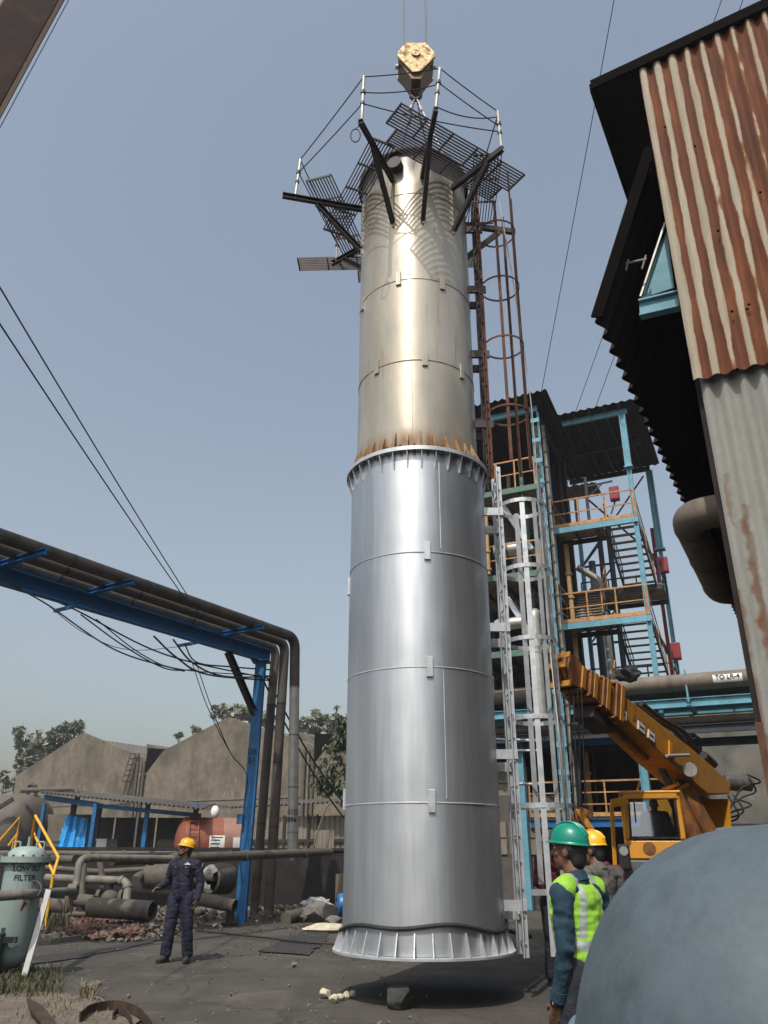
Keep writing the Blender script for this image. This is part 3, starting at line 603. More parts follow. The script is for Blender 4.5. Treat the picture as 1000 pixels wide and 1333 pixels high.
# ---------------------------------------------------------------- warehouses, far left
W1, W2 = on(108, 955, 11.6), on(297, 935, 11.6)
we = (W2-W1); we.z = 0; we.normalize(); wn = V((we.y, -we.x, 0))          # along the wall / towards the camera
wp = lambda x, y: onp(x, y, W1, wn)
bay = (W2-W1).length
W3 = W1+we*(2*bay)
ez = [wp(20, 1006).z, wp(190, 988).z]
for k, (a, lab) in enumerate(((W1, 'weathered concrete gabled warehouse, the one farthest left with a steel ladder on its wall'), (W2, 'weathered concrete gabled warehouse behind the blue pipe gantry post'), (W3, 'weathered concrete gabled warehouse half hidden by the column and the mango tree'))):
    zE = 8.9; hw = bay*.497
    base_c = V((a.x, a.y, 0)); t = thing('warehouse', base_c, lab, 'warehouse', 'gabled concrete warehouses')
    mb = MB(); wl = base_c-we*hw; wr = base_c+we*hw
    mb.prism([wl-Z*.2, wr-Z*.2, wr+Z*zE, base_c+Z*(a.z+.1), wl+Z*(zE-(.6 if k == 0 else 0))], -wn*.35); mb.build('wall', 'concrete', t, 0)
    mb = MB(); q = -wn*.36
    for s, e_ in ((-1, wl), (1, wr)):
        mb.corr(e_+q+Z*(zE-.5), -wn*28, (base_c+Z*(a.z-.35))-(e_+Z*(zE-.5)), Z, .5, .05, 6)
    mb.build('roof', 'sheet_roof', t)
    if k < 2:
     # roof monitor seen beyond the parapet
     m0 = base_c+we*(hw*.22)-wn*6
     mb = MB(); mb.prism([m0+Z*(a.z-1.2), m0+we*(hw*.74)+Z*(zE-.3), m0+we*(hw*.74)+Z*(zE+.45), m0+Z*(a.z-.4)], -wn*12); mb.build('roof_monitor', 'sheet_roof', t, 0)
    # wet streak band: string course and valley gutter head
    if k == 2: continue
    mb = MB(); g0 = wr; mb.prism([g0+we*(-.05)+Z*(zE-1.1)+wn*.02, g0+we*.2+Z*(zE-1.1)+wn*.02, g0+we*2.0+Z*(zE+.70)+wn*.02, g0+Z*(zE+.9)+wn*.02], -wn*1.2); mb.build('gutter_head', 'tar_black', t, 0)
    for dx, r in ((-.75, .13), (-.35, .10), (.05, .12)):
        p0 = wr+we*dx+wn*.22; MB().tube([p0-Z*.1, p0+Z*(zE-.2)], r, 8).tube([p0+Z*(zE-1.3)+wn*.0, p0+Z*(zE-1.3)-wn*.25+we*.01], r*1.3, 8).build('downpipe', 'pipe_dirty' if r > .11 else 'pipe_lagging', t)
    mb = MB(); c0 = wl+Z*(zE*.60)+wn*.004; mb.prism([c0, wr+Z*(zE*.60)+wn*.004, wr+Z*(zE*.60+.12)+wn*.004, c0+Z*.12], wn*.05)
    mb.build('string_course', 'concrete_grey', t, 0)
    if k == 0:
        l0, l1 = wp(166, 1048)+wn*.6, wp(181, 982)+wn*.15; l = MB()
        s_ = we*.28
        l.bar(l0-s_, l1-s_, .07).bar(l0+s_, l1+s_, .07)
        for i in range(26): q = l0.lerp(l1, (i+.5)/26); l.bar(q-s_, q+s_, .045)
        cg = l0.lerp(l1, .62)
        for f in (.45, .56, .67, .78, .9, 1.0):
            q = l0.lerp(l1, f); l.bar(q-s_, q-s_+wn*.5, .05).bar(q+s_, q+s_+wn*.5, .05).bar(q-s_+wn*.5, q+s_+wn*.5, .05)
        for s in (-1, 1): l.bar(l0.lerp(l1, .45)+s_*s+wn*.5, l1+s_*s+wn*.5, .05)
        l.build('wall_ladder', 'dark_steel', t, 0)
# ---------------------------------------------------------------- shelter with corrugated roof, tarp, shutters
SY = 42
S = lambda x, y, dy=0: at(x, y, SY+dy)
sh = thing('shelter', V((-12.5, 44, 0)), 'open shelter with corrugated roof on blue posts in front of the left warehouse', 'shelter')
r0, r1 = S(50, 1031, 1.6), S(268, 1053, -2.6)
rd = (r1-r0); bk = V((-.1, 7.0, .48))
mb = MB(); mb.corr(r0, rd, bk, bk.cross(rd)*-1, .28, .05, 6, .02); mb.build('roof', 'sheet_roof', sh)
mb = MB(); mb.beam(S(57, 1038, 2.4), S(127, 1048, .6), .18, .26).beam(S(127, 1049, .6), S(262, 1062, -.8), .15, .2); mb.build('eave_beam', 'post_blue', sh, 0)
for x, xt, dy, wd, m_ in ((50, 58, 2.4, .16, 'post_blue'), (118, 125, .4, .18, 'post_blue'), (125, 131, 2.6, .2, 'tower_dark'), (90, 97, 2.6, .24, 'tower_dark'), (190, 193, 0, .2, 'post_blue'), (253, 256, -.7, .22, 'post_blue')):
    tp = S(xt, 1046, dy); MB().beam((tp.x, tp.y, 0), tp, wd, wd, .03, V((0, 1, 0))).build('post', m_, sh, 0)
q = S(60, 1060, 5.4); q2 = S(270, 1060, 5.4)
mb = MB(); mb.box2((q.x-1, q.y, 0), (S(118, 1060, 5.4).x, q.y+.25, 3.5)); mb.build('wall', 'concrete', sh, 0)
for x0, x1 in ((119, 150), (152, 178), (181, 204), (206, 262)):
    a, b = S(x0, 1060, 5.3), S(x1, 1060, 5.3); mb = MB()
    mb.corr((a.x, a.y, 0), V((b.x-a.x, 0, 0)), Z*3.35, V((0, -1, 0)), .16, .006, 4); mb.build('shutter', 'sheet_dark', sh)
a = S(86, 1066, 5.2); b = S(114, 1066, 5.2)
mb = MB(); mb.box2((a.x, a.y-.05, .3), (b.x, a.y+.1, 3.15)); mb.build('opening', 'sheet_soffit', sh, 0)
# blue tarpaulin over stacked goods
mb = MB(); t0, t1 = S(72, 1097, 1.9), S(114, 1097, 1.9); n = 20
for j in range(9):
    f = j/8
    for i in range(n+1):
        u_ = i/n; x = t0.x+(t1.x-t0.x)*(u_*(1-.14*f)+.14*f*(1 if u_ > .0 else 1)*(1 if True else 0)*u_*.0+.12*f*(1-u_)); z = .4+f*2.95-.18*u_*f
        mb.v.append(V((x, t0.y-.25+.5*f+.12*math.sin(u_*17+f*2)+.05*math.sin(u_*41), z)))
mb.f = [(j*(n+1)+i, j*(n+1)+i+1, (j+1)*(n+1)+i+1, (j+1)*(n+1)+i) for j in range(8) for i in range(n)]
mb.box2((t0.x+.5, t0.y+.6, .0), (t1.x-.1, t0.y+1.4, 3.0))
tag(mb.build('tarpaulin', 'tarp_blue'), 'bright blue tarpaulin draped over goods under the shelter', 'tarpaulin')
for x0, x1, y0, m_, lab in ((124, 137, 1092, 'paint_white', 'white crate beside the blue tarp under the shelter'), (138, 151, 1092, 'cast_grey', 'grey steel crate under the shelter, right of the white crate'), (60, 74, 1094, 'cast_grey', 'low grey crate on the left of the blue tarp')):
    a, b = S(x0, 1108, 2), S(x1, 1108, 2); c = thing('crate', (a.x, a.y, 0), lab, 'crate', 'crates under the shelter'); zt = S(x0, y0, 2).z
    MB().box2((a.x, a.y, 0), (b.x, a.y+.7, zt-.08)).build('body', m_, c, 0); MB().box2((a.x-.03, a.y-.03, zt-.08), (b.x+.03, a.y+.73, zt)).build('lid', m_, c, 0)
    [MB().box2((a.x-.01, a.y-.03, zt*f-.03), (b.x+.01, a.y-.002, zt*f+.03)).build('slat', 'dark_steel', c, 0) for f in (.2, .5, .8)]
dr = S(205, 1100, .6); mb = MB().lathe([(0, 0), (.24, 0), (.26, .05), (.26, 1.6), (.22, 1.6), (.22, .3), (0, .3)], 20, (dr.x, dr.y, dr.z), V((1, .15, 0))*1)
tag(mb.build('drum', 'tank_dull'), 'grey open-ended drum lying under the shelter by a blue post', 'drum')
# ---------------------------------------------------------------- orange road tanker
c = S(275, 1086, -.5); tk = thing('tanker', V((c.x, c.y, 0)), 'orange road tanker with white hazard panels parked by the shelter', 'tanker')
rad = 1.12; xl, xr = S(231, 1090, -.5).x, S(330, 1090, -.5).x; zc = S(275, 1064, -.5).z-rad-.02; cy = c.y
tdir = V((1, .32, 0)).normalized(); p0 = V((xl+.35, cy-.6, zc)); LL = (xr-xl)*1.2
prof = [(0, -.32), (.35, -.29), (.7, -.2), (.95, -.08), (rad, .06)]
mb = MB().lathe(prof+[(rad, LL*.42)], 36, p0, tdir, ref=Z); mb.build('tank_end', 'tank_orange', tk)
mb = MB().lathe([(rad, LL*.42), (rad+.012, LL*.42), (rad+.012, LL*.5), (rad, LL*.5), (rad, LL), (.7, LL+.2), (0, LL+.3)], 36, p0, tdir, ref=Z); mb.build('tank_body', 'tank_pale', tk)
tn = V((tdir.y, -tdir.x, 0))
def tpatch(f0, f1, h0, h1, m_, name, rows=0):
    mb = MB(); n = 6; vs = []
    for j in range(n+1):
        h = h0+(h1-h0)*j/n; d = math.sqrt(max(0, rad*rad-h*h))+.02
        for f in (f0, f1): vs.append(p0+tdir*(LL*f)+tn*d+Z*h)
    mb.add(vs, [(2*j, 2*j+1, 2*j+3, 2*j+2) for j in range(n)]); return mb.build(name, m_, tk)
a_ = tpatch(.27, .43, -.35, .3, 'sign_white', 'hazard_panel')
for h in (-.22, -.05, .1, .22): 
    mb = MB(); d = math.sqrt(rad*rad-h*h)+.035; mb.bar(p0+tdir*(LL*.285)+tn*d+Z*h, p0+tdir*(LL*(.38 if h < .2 else .41))+tn*d+Z*h, .01, .03); mb.build('lettering', 'ink', a_, 0)
b_ = tpatch(.52, .66, -.25, .22, 'paint_white', 'hazard_panel'); tpatch(.30, .41, -.85, -.45, 'rail_yellow', 'hazard_plate')
for h in (-.75, -.62, -.52): d = math.sqrt(rad*rad-h*h)+.03; MB().bar(p0+tdir*(LL*.32)+tn*d+Z*h, p0+tdir*(LL*.39)+tn*d+Z*h, .01, .04).build('lettering', 'ink', tk, 0)
mb = MB()
for s in (-.22, .22):
    pts = [p0+tdir*(LL*.1)+tdir*s+tn*(math.cos(t)*(rad+.12))+Z*(math.sin(t)*(rad+.12)) for t in [R(-60+15*i) for i in range(11)]]; mb.tube(pts, .03, 6)
for i in range(10):
    t = R(-58+15*i); q = p0+tdir*(LL*.1)+tn*(math.cos(t)*(rad+.12))+Z*(math.sin(t)*(rad+.12)); mb.tube([q-tdir*.22, q+tdir*.22], .025, 6)
mb.build('ladder', 'tank_orange', tk)
mb = MB().bar(p0+Z*(-rad-.25), p0+tdir*(LL+1)+Z*(-rad-.25), .9, .3); mb.build('chassis', 'dark_steel', tk, 0)
for f in (.25, .45, .8):
    w_ = thing('wheel', (0, 0, 0), None, None); w_.parent = tk; bpy.data.objects.remove(w_)
    q = p0+tdir*(LL*f)+tn*.95; q.z = .5; wl_ = MB().lathe([(0, -.14), (.38, -.14), (.5, -.09), (.5, .09), (.38, .14), (0, .14)], 24, q, tn); wo = wl_.build('wheel', 'black_rubber', tk)
    MB().lathe([(0, .145), (.26, .145), (.22, .17), (0, .15)], 18, q, tn).build('rim', 'cast_grey', wo)
# small roofs beyond the tanker, and the white globe
g = S(280, 1057, -4); gl = thing('globe_lamp', V((g.x, g.y, g.z-.3)), 'white oval globe lamp above the orange tanker', 'lamp')
MB().ball(g, (.19, .18, .27), 18, 12).build('globe', 'sign_white', gl); MB().tube(elbow([g+Z*.25, g+Z*.36, S(258, 1055, -1.2)], .05), .022, 8).build('arm', 'dark_steel', gl)
# ---------------------------------------------------------------- corrugated fence shed between gantry and column
FY = 33
fa, fb = at(296, 1052, FY+4), at(470, 1043, FY-1)
fs = thing('corrugated_shed', V((-3.0, FY+1, 0)), 'low corrugated sheet shed with dark eaves between gantry pipes and column', 'shed')
mb = MB(); mb.corr(fa+Z*.02, fb-fa, V((.5, 3.2, .35)), V((0, -.1, 1)), .26, .045, 6, .015); mb.build('roof', 'sheet_roof', fs)
w0, w1 = at(330, 1060, FY+3.2), at(475, 1060, FY+.1)
mb = MB(); mb.corr((w0.x, w0.y, 0), V((w1.x-w0.x, w1.y-w0.y, 0)), Z*2.95, V((0, -1, 0)), .26, .045, 6, .015); mb.build('wall', 'sheet_fence', fs)
wdir = V((w1.x-w0.x, w1.y-w0.y, 0)).normalized()
for f in (.30, .52, .60, .93): q = V((w0.x, w0.y, 0)).lerp(V((w1.x, w1.y, 0)), f)+V((0, -.12, 0)); MB().bar(q, q+Z*3.0, .09, .09).build('post', 'dark_steel', fs, 0)
MB().bar((w0.x, w0.y-.1, 2.02), (w1.x, w1.y-.1, 2.02), .06, .12).build('girt', 'dark_steel', fs, 0)
a_, b_ = at(411, 1084, FY-1.2), at(435, 1084, FY-1.6)
tag(MB().corr((a_.x, a_.y, 0), V((b_.x-a_.x, b_.y-a_.y, 0)), Z*2.35, V((0, -1, 0)), .2, .03, 6, .012).build('sheet_panel', 'sheet_fence'), 'loose corrugated panel leaning in front of the low shed', 'panel')
pts = curve([at(408, 1103, FY-2), at(418, 1070, FY-2), at(428, 1047, FY-2), at(440, 1050, FY-2), at(446, 1062, FY-2)], 24)
tag(MB().tube(pts, .035, 6).build('bent_pipe', 'pipe_lagging'), 'thin bent pipe rising in front of the low corrugated shed', 'pipe')
# ---------------------------------------------------------------- horizontal storage tank, far left
TY = 47
tc_ = at(-30, 1070, TY); HT = thing('storage_tank', V((tc_.x, TY, 0)), 'dull grey horizontal storage tank with domed end at the left edge', 'tank')
hr = 2.0; ax_ = V((-.95, .30, 0)).normalized(); e0 = at(41, 1078, TY); e0.z = at(20, 1034, TY).z-hr
MB().lathe([(0, -.62), (.75, -.56), (1.42, -.36), (1.84, -.12), (hr, .18), (hr, 10)], 48, e0, ax_, ref=Z).build('shell', 'tank_dull', HT)
for f in (1.8, 6.4): q = e0+ax_*f; MB().box((q.x, q.y, (q.z-hr*.4)/2), (3.0, .4, q.z-hr*.4), (V((-ax_.y, ax_.x, 0)), ax_, Z)).build('saddle', 'concrete', HT, 0)
MB().tube(elbow([at(36, 1044, TY-.1), at(37, 1022, TY-.1), at(47, 1022, TY-.1), at(46, 1044, TY-.1)], .35), .10, 8).build('vent_bend', 'dark_steel', HT)
MB().tube(elbow([at(28, 1029, TY-1.5), at(100, 1027, TY-1.5), at(101, 1042, TY-1.5)], .4), .13, 10).build('outlet_pipe', 'pipe_dirty', HT)
MB().bar(at(-5, 1054, TY-2.2), at(17, 1040, TY-2.2), .16, .2).build('stay', 'dark_steel', HT, 0)
# ---------------------------------------------------------------- yellow stair handrails
for k, (pts, lab) in enumerate(((((-6, 1101), (26, 1064), (20, 1101)), 'yellow painted handrail over the storage tank, the one cut by the left edge'), (((40, 1102), (46, 1062), (76, 1116), (69, 1140)), 'yellow painted handrail running down beside the pale green filter vessel'))):
    Y = 20.5; P = [at(x, y, Y-(i*.4 if k else 0)) for i, (x, y) in enumerate(pts)]; hr_ = thing('handrail', V((P[0].x, P[0].y, 0)), lab, 'handrail', 'yellow stair handrails')
    MB().tube(P, .032, 8).build('top_rail', 'rail_yellow', hr_)
    if k: a_, b_ = at(43, 1083, Y), at(70, 1138, Y-1.0); MB().tube([a_, b_], .028, 8).build('mid_rail', 'rail_yellow', hr_)
    else: MB().tube([at(11, 1101, Y), at(23, 1085, Y)], .028, 8).build('mid_rail', 'rail_yellow', hr_)
    q = P[-1]; [MB().tube([e, (e.x, e.y, .0)], .032, 8).build('foot_post', 'rail_yellow', hr_) for e in (q, P[0])]
# ---------------------------------------------------------------- blue pipe gantry
GB = on(313, 1200); GTz = 6.45
gt = thing('pipe_gantry', V((GB.x, GB.y, 0)), 'tall blue steel gantry post and beam carrying lagged pipes on the left', 'gantry')
gtop = at(340, 862, GB.y); gtop = V((gtop.x, gtop.y, GTz))
mb = MB().beam((GB.x, GB.y, -.05), (gtop.x, gtop.y, GTz), .27, .26, .025, V((0, 1, 0))); mb.build('post', 'post_blue', gt, 0)
far = on(0, 762, GTz); gd = (far-gtop); gd.z = 0; gd.normalize(); gs = V((-gd.y, gd.x, 0))
if gs.x < 0: gs = -gs       # towards the right of the beam
e_out = gtop+gd*17
MB().beam(gtop-gd*.35+Z*.20, e_out+Z*.20, .20, .36, .025).build('beam', 'post_blue', gt, 0)
far_post = gtop+gd*15.5; MB().beam((far_post.x, far_post.y, -.05), far_post, .30, .30, .03, V((0, 1, 0))).build('post', 'post_blue', gt, 0)
br0 = gtop-Z*1.55+gd*.1; MB().chan(gtop-Z*1.45+gd*.12, gtop+gd*1.35+Z*.0, .14, .16, .02).build('brace', 'dark_steel', gt, 0)
mb = MB(); 
for s in (-1, 1): mb.prism([gtop+gs*s*.02+gd*.1*s-Z*.02, gtop+gs*(s*.22)-Z*.02, gtop+gs*(s*.04)-Z*.38], gd*.015)
mb.box(gtop+Z*.0, (.5, .5, .025)); mb.build('gusset_plate', 'post_blue', gt, 0)
PIP = [(.95, .615, .135), (.40, .60, .13), (-.14, .59, .125)]        # offset to the right, height over post top, radius
for x0, y0 in ((10, 733), (132, 768), (290, 826), (-60, 716)):
    q = on(x0, y0, GTz+.44); f = (q-gtop).dot(gd); c = gtop+gd*f+Z*.455
    MB().beam(c-gs*.45, c+gs*1.35, .12, .12, .02).build('cross_arm', 'post_blue', gt, 0)
for x0, y0 in ((72, 790), (222, 838)):
    q = on(x0, y0, GTz); f = (q-gtop).dot(gd); c = gtop+gd*f-Z*.09; MB().bar(c-gs*.35, c+gs*.3, .05, .07).build('cable_bracket', 'post_blue', gt, 0)
dwn = [((388, 858), (381, 1108), .19, 'pipe_silver', .62), ((365, 866), (350, 1182), .19, 'gantry_lagging', .70), ((352, 872), (332, 1172), .20, 'gantry_lagging', .61)]
for k, ((off, hz, r_), (t_, b_, rv, m_, _)) in enumerate(zip(PIP, dwn)):
    tx = (384, 371, 359)[k]; corner = None
    for i in range(400):
        c_ = gtop+gd*(1.5-.01*i)+gs*off+Z*hz; q_ = c_-CAM
        if 500+F*q_.dot(RT)/q_.dot(FW) >= tx: break
    corner = c_
    foot = at(b_[0], b_[1], corner.y+.25)
    far_ = gtop+gd*17+gs*off+Z*hz
    lab = ('lagged gantry pipe ending in the bright silver vertical leg with black stencil', 'lagged gantry pipe whose leg comes down in the middle of three', 'dark lagged gantry pipe whose leg comes down just behind the blue post')[k]
    t = thing('insulated_pipe', V((foot.x, foot.y, 0)), lab, 'pipe', 'lagged pipes on the blue gantry')
    MB().tube(elbow([far_, corner-V((0, 0, 0)), corner.lerp(foot, .25)], .34, 8), r_*1.02, 20).build('horizontal_run', ('gantry_lagging', 'tank_dull', 'pipe_lagging')[k], t)
    MB().tube([corner.lerp(foot, .24), foot], r_, 20).build('vertical_leg', m_, t)
    for f in (.25, .48, .72, .92): q = corner.lerp(foot, f); MB().tube([q-Z*.02, q+Z*.02], r_*1.04, 20).build('lagging_band', 'pipe_grey' if k == 0 else 'dark_steel', t)
    for f in (1.5, 3.4, 5.4, 7.4, 9.5): q = corner+gd*f; MB().tube([q-gd*.02, q+gd*.02], r_*1.05, 20).build('lagging_band', 'dark_steel', t)
    if k == 0:
        MB().lathe([(0, -.22), (r_*.55, -.22), (r_*.6, -.1), (r_*1.02, .02), (0, .02)], 16, foot).build('reducer', 'pipe_grey', t)
        q = corner.lerp(foot, .845); nrm = V((-.1, -1, 0)).normalized()
        for dz, s in ((.07, 'DTD'), (-.11, '096')): text_mesh(s, .17, q+nrm*(r_+.006)+Z*dz, V((1, -.1, 0)), Z, nrm, r_+.006).build('stencil', 'ink', t, 0)
    else:
        MB().tube([foot-Z*.35, foot], r_*.9, 16).build('foot_pipe', 'pipe_dirty', t)
# stencil on the blue post
for dz, s in ((.12, 'DS'), (-.1, '51')): text_mesh(s, .2, V((GB.x+.03, GB.y-.17, 3.9+dz)), V((1, 0, 0)), Z, V((0, -1, 0))).build('stencil', 'ink', gt, 0)
b = V((GB.x-.16, GB.y-.2, 2.35)); MB().box(b, (.14, .12, .24)).build('switch_box', 'post_blue', gt, 0)
# cables slung under the gantry
cabs = [((-20, 748), (90, 790), (215, 852), (352, 884), .018, 'black cable in the top of the bundle slung under the gantry'), ((0, 754), (60, 786), (150, 846), (240, 874), .016, 'black cable hanging in the deepest sag under the gantry'), ((105, 800), (160, 840), (215, 870), (255, 872), .016, 'black cable looping from the beam into the middle of the bundle'),
        ((125, 806), (185, 852), (240, 872), (353, 880), .014, 'black cable starting beside the middle cross arm of the gantry'), ((200, 828), (230, 856), (270, 878), (354, 886), .024, 'thick black cable along the bottom of the bundle'), ((225, 832), (250, 862), (290, 880), (354, 881), .022, 'thick black cable leaving the beam at the right cable bracket'),
        ((60, 786), (110, 824), (170, 846), (250, 840), .008, 'thin black wire crossing the sagging cables'), ((240, 838), (256, 862), (300, 868), (352, 872), .02, 'black cable nearest the beam beside the gantry post')]
for *pp, r_, lab in cabs:
    tag(MB().tube(curve([on(x, y, GTz-.1) if i in (0,) else at(x, y, on(x, min(y, 850-(350-x)*.30 if False else y), GTz).y*.0+gtop.y+ (gd.y/gd.x)*(on(x, y, GTz-.3).x-gtop.x)) for i, (x, y) in enumerate(pp)], 30), r_, 6).build('power_cable', 'black_wire'), lab, 'cable', 'cables slung under the gantry')
for dx, lab in ((0, 'left of two thin wires dropping behind the gantry post'), (5, 'right of two thin wires dropping behind the gantry post')):
    tag(MB().tube(curve([at(250+dx, 862, 19), at(270+dx, 920, 19.5), at(300, 980, 20), at(321, 1008, 21), at(318, 1050, 21.4), at(312, 1110, 21.4), at(316, 1150, 21.4)], 36), .011, 5).build('drop_wire', 'black_wire'), lab, 'wire', 'wires dropping behind the post')
for (p, q), lab in zip((((344, 888), (452, 1070)), ((349, 884), (452, 1050))), ('lower of two stay wires slanting from the gantry towards the low shed', 'upper of two stay wires slanting from the gantry towards the low shed')):
    tag(MB().tube(sag(at(*p, 22.3), at(*q, 31), .25), .028, 6).build('stay_wire', 'black_wire'), lab, 'wire', 'stay wires by the gantry')
# overhead lines
for (p, q, Yp, Yq, r_, lab) in (((-60, 273), (258, 797), 7, 19, .012, 'upper of two overhead lines crossing the sky on the left'), ((-60, 330), (250, 792), 7, 18.6, .012, 'lower of two overhead lines crossing the sky on the left'),
                          ((805, -30), (703, 520), 16, 29, .014, 'overhead line running past the column ladder to the dark roof'), ((950, -30), (722, 612), 14, 27, .012, 'left one of the overhead line pair beside the shed roof'), ((978, -30), (735, 640), 14, 27, .012, 'right one of the overhead line pair beside the shed roof')):
    tag(MB().tube(sag(at(*p, Yp), at(*q, Yq), .06), r_, 6).build('overhead_line', 'black_wire'), lab, 'wire', 'overhead lines')
# ---------------------------------------------------------------- pipes heaped in front of the retaining wall
def pipe(pts, r, label, m_='pipe_dirty', bend=.3, name='pipe', group='old pipes heaped by the wall', open_end=None, flanges=(), n=18):
    P = elbow(pts, bend, 8) if len(pts) > 2 else [V(p) for p in pts]
    cap = open_end is None
    if not cap and not flanges:
        mb = MB().tube(P, r, n, False); d = (V(P[-1])-V(P[-2])).normalized()
        mb.tube([P[-1], V(P[-1])-d*.6], r*.9, n, False).lathe([(r*.9, 0), (r, 0)], n, P[-1], d); return tag(mb.build(name, m_), label, 'pipe', group)
    t = thing(name, (P[0].x, P[0].y, 0), label, 'pipe', group)
    MB().tube(P, r, n).build('run', m_, t)
    for f in flanges:
        i = min(int(f*(len(P)-1)), len(P)-2); q = P[i].lerp(P[i+1], f*(len(P)-1)-i); d = (P[i+1]-P[i]).normalized()
        MB().tube([q-d*.035, q+d*.035], r*1.22, n).build('flange', m_, t)
    return t
A = at
pipe([A(-90, 1173, 11.0), A(36, 1164, 11.75), A(98, 1160, 14.6), A(104, 1117, 14.7), A(226, 1118, 16.6)], .062, 'grey pipe crossing in front of the filter vessel, then rising in a bend', 'pipe_grey', .16, flanges=(.96,))
pipe([A(222, 1118, 16.6), A(430, 1109, 21.5)], .092, 'fat lagged pipe running on behind the man in navy to the gantry legs', 'pipe_dirty', flanges=(.02, .4, .8))
pipe([A(146, 1119, 18.0), A(300, 1114, 21.0)], .12, 'lagged pipe just behind and above the long grey pipe', 'pipe_dirty', flanges=(.3,))
pipe([A(105, 1166, 21.2), A(108, 1122, 21.2)], .11, 'short upright pipe just right of the bend of the long grey pipe', 'pipe_grey', flanges=(.1,))
pipe([A(60, 1143, 21.5), A(168, 1147, 21.0), A(164, 1177, 20.8)], .095, 'thin pipe running right then elbowing down beside the man in navy', 'pipe_grey', .28, flanges=(.2, .7))
pipe([A(176, 1147, 21.6), A(182, 1140, 22.0), A(232, 1139, 22.8)], .12, 'pipe stub entering the thick lagged drum behind the man in navy', 'pipe_dirty', .2)
tag(MB().lathe([(.12, 0), (.26, .03), (.30, .10), (.30, 1.5), (0, 1.5)], 24, A(186, 1142, 22.2), V((1, .12, .02))).build('lagged_drum', 'pipe_dirty'), 'thick round lagged drum half hidden behind the man in navy', 'drum')
pipe([A(118, 1181, 19.4), A(199, 1186, 19.0)], .20, 'fat cut pipe with an open dark end lying in front of the heap', 'pipe_dirty', open_end=1)
pipe([A(38, 1177, 20.6), A(88, 1180, 20.2)], .15, 'pipe lying low behind the pale green filter vessel', 'pipe_dirty', open_end=1)
pipe([A(96, 1171, 20.9), A(122, 1175, 20.6)], .15, 'short pipe end lying between the wrapped joint and the fat cut pipe', 'pipe_dirty', open_end=1)
pipe([A(90, 1190, 19.6), A(160, 1191, 19.4)], .05, 'thin conduit on the kerb in front of the fat cut pipe', 'pipe_dirty')
pipe([A(130, 1122, 21.6), A(134, 1150, 21.5), A(129, 1178, 21.4)], .075, 'slim upright pipe with valves in the middle of the heap', 'pipe_dirty', .2, flanges=(.15, .5, .8))
pipe([A(0, 1118, 22.6), A(96, 1119, 22.4)], .10, 'dark pipe running behind the filter vessel lid', 'pipe_dirty')
pipe([A(200, 1131, 24.2), A(130, 1135, 24.2), A(40, 1128, 24.4)], .07, 'dark slim pipe low against the blackened wall', 'pipe_dirty', .3)
pipe([A(-20, 1111, 25.1), A(240, 1112, 24.9)], .085, 'long thin pipe along the top of the blackened wall', 'pipe_dirty', flanges=(.3, .7))
pipe([A(240, 1166, 20.6), A(306, 1180, 20.2)], .145, 'fat pipe end lying behind the blue post and the man', 'pipe_dirty', open_end=1)
pipe([A(250, 1141, 22.4), A(280, 1142, 22.0)], .10, 'short pipe stub running into the white-faced lagging ring', 'pipe_grey')
rg = thing('lagging_ring', A(285, 1160, 22.2), 'cut lagging ring with a torn white face beside the blue gantry post', 'insulation')
c_ = A(272, 1144, 22.0); rd_ = V((.62, .78, -.02)).normalized()
MB().lathe([(.30, .04), (.34, .08), (.36, .3), (.36, .62), (0, .62)], 24, c_, rd_).build('jacket', 'pipe_dirty', rg)
mb = MB(); mb.lathe([(.14, .01), (.23, -.02), (.33, .03)], 24, c_, rd_, a0=.6, a1=5.2); mb.build('torn_face', 'insulation', rg)
pipe([A(372, 1196, 21.5), A(390, 1190, 22.2), A(392, 1200, 22.0)], .14, 'stub of pipe lying on the ground under the gantry pipes', 'pipe_dirty', .2)
vv = thing('valve', A(145, 1178, 21.2), 'rusty valve body with round bonnets in the middle of the pipe heap', 'valve')
q = A(143, 1170, 21.0); MB().ball(q, (.22, .2, .2), 16, 10).build('body', 'pipe_dirty', vv)
for dx in (-.27, .27): MB().lathe([(0, -.04), (.2, -.04), (.2, .04), (0, .04)], 18, q+V((dx, 0, 0)), V((1, 0, 0))).build('flange', 'pipe_dirty', vv)
MB().tube([q, q+Z*.35], .05, 8).lathe([(0, .33), (.14, .33), (.14, .36), (0, .36)], 14, q).build('bonnet', 'dark_steel', vv)
# pipes as supports under the heap
for x, y, Y in ((108, 1185, 20.8), (182, 1190, 19.2), (60, 1187, 20.3), (300, 1190, 20.9)):
    q = on(x, y, 0.02); q = A(x, y, Y); MB()
    tag(MB().box((q.x, q.y, q.z*.5+.06), (.14, .3, max(.12, q.z+.1))).box((q.x, q.y, .03), (.34, .4, .05)).build('pipe_support', 'dark_steel', None, 0), {108: 'dark steel support under the wrapped pipe joint', 182: 'dark steel support under the fat cut pipe', 60: 'dark steel support behind the filter vessel', 300: 'dark steel support beside the blue post foot'}[x], 'support')
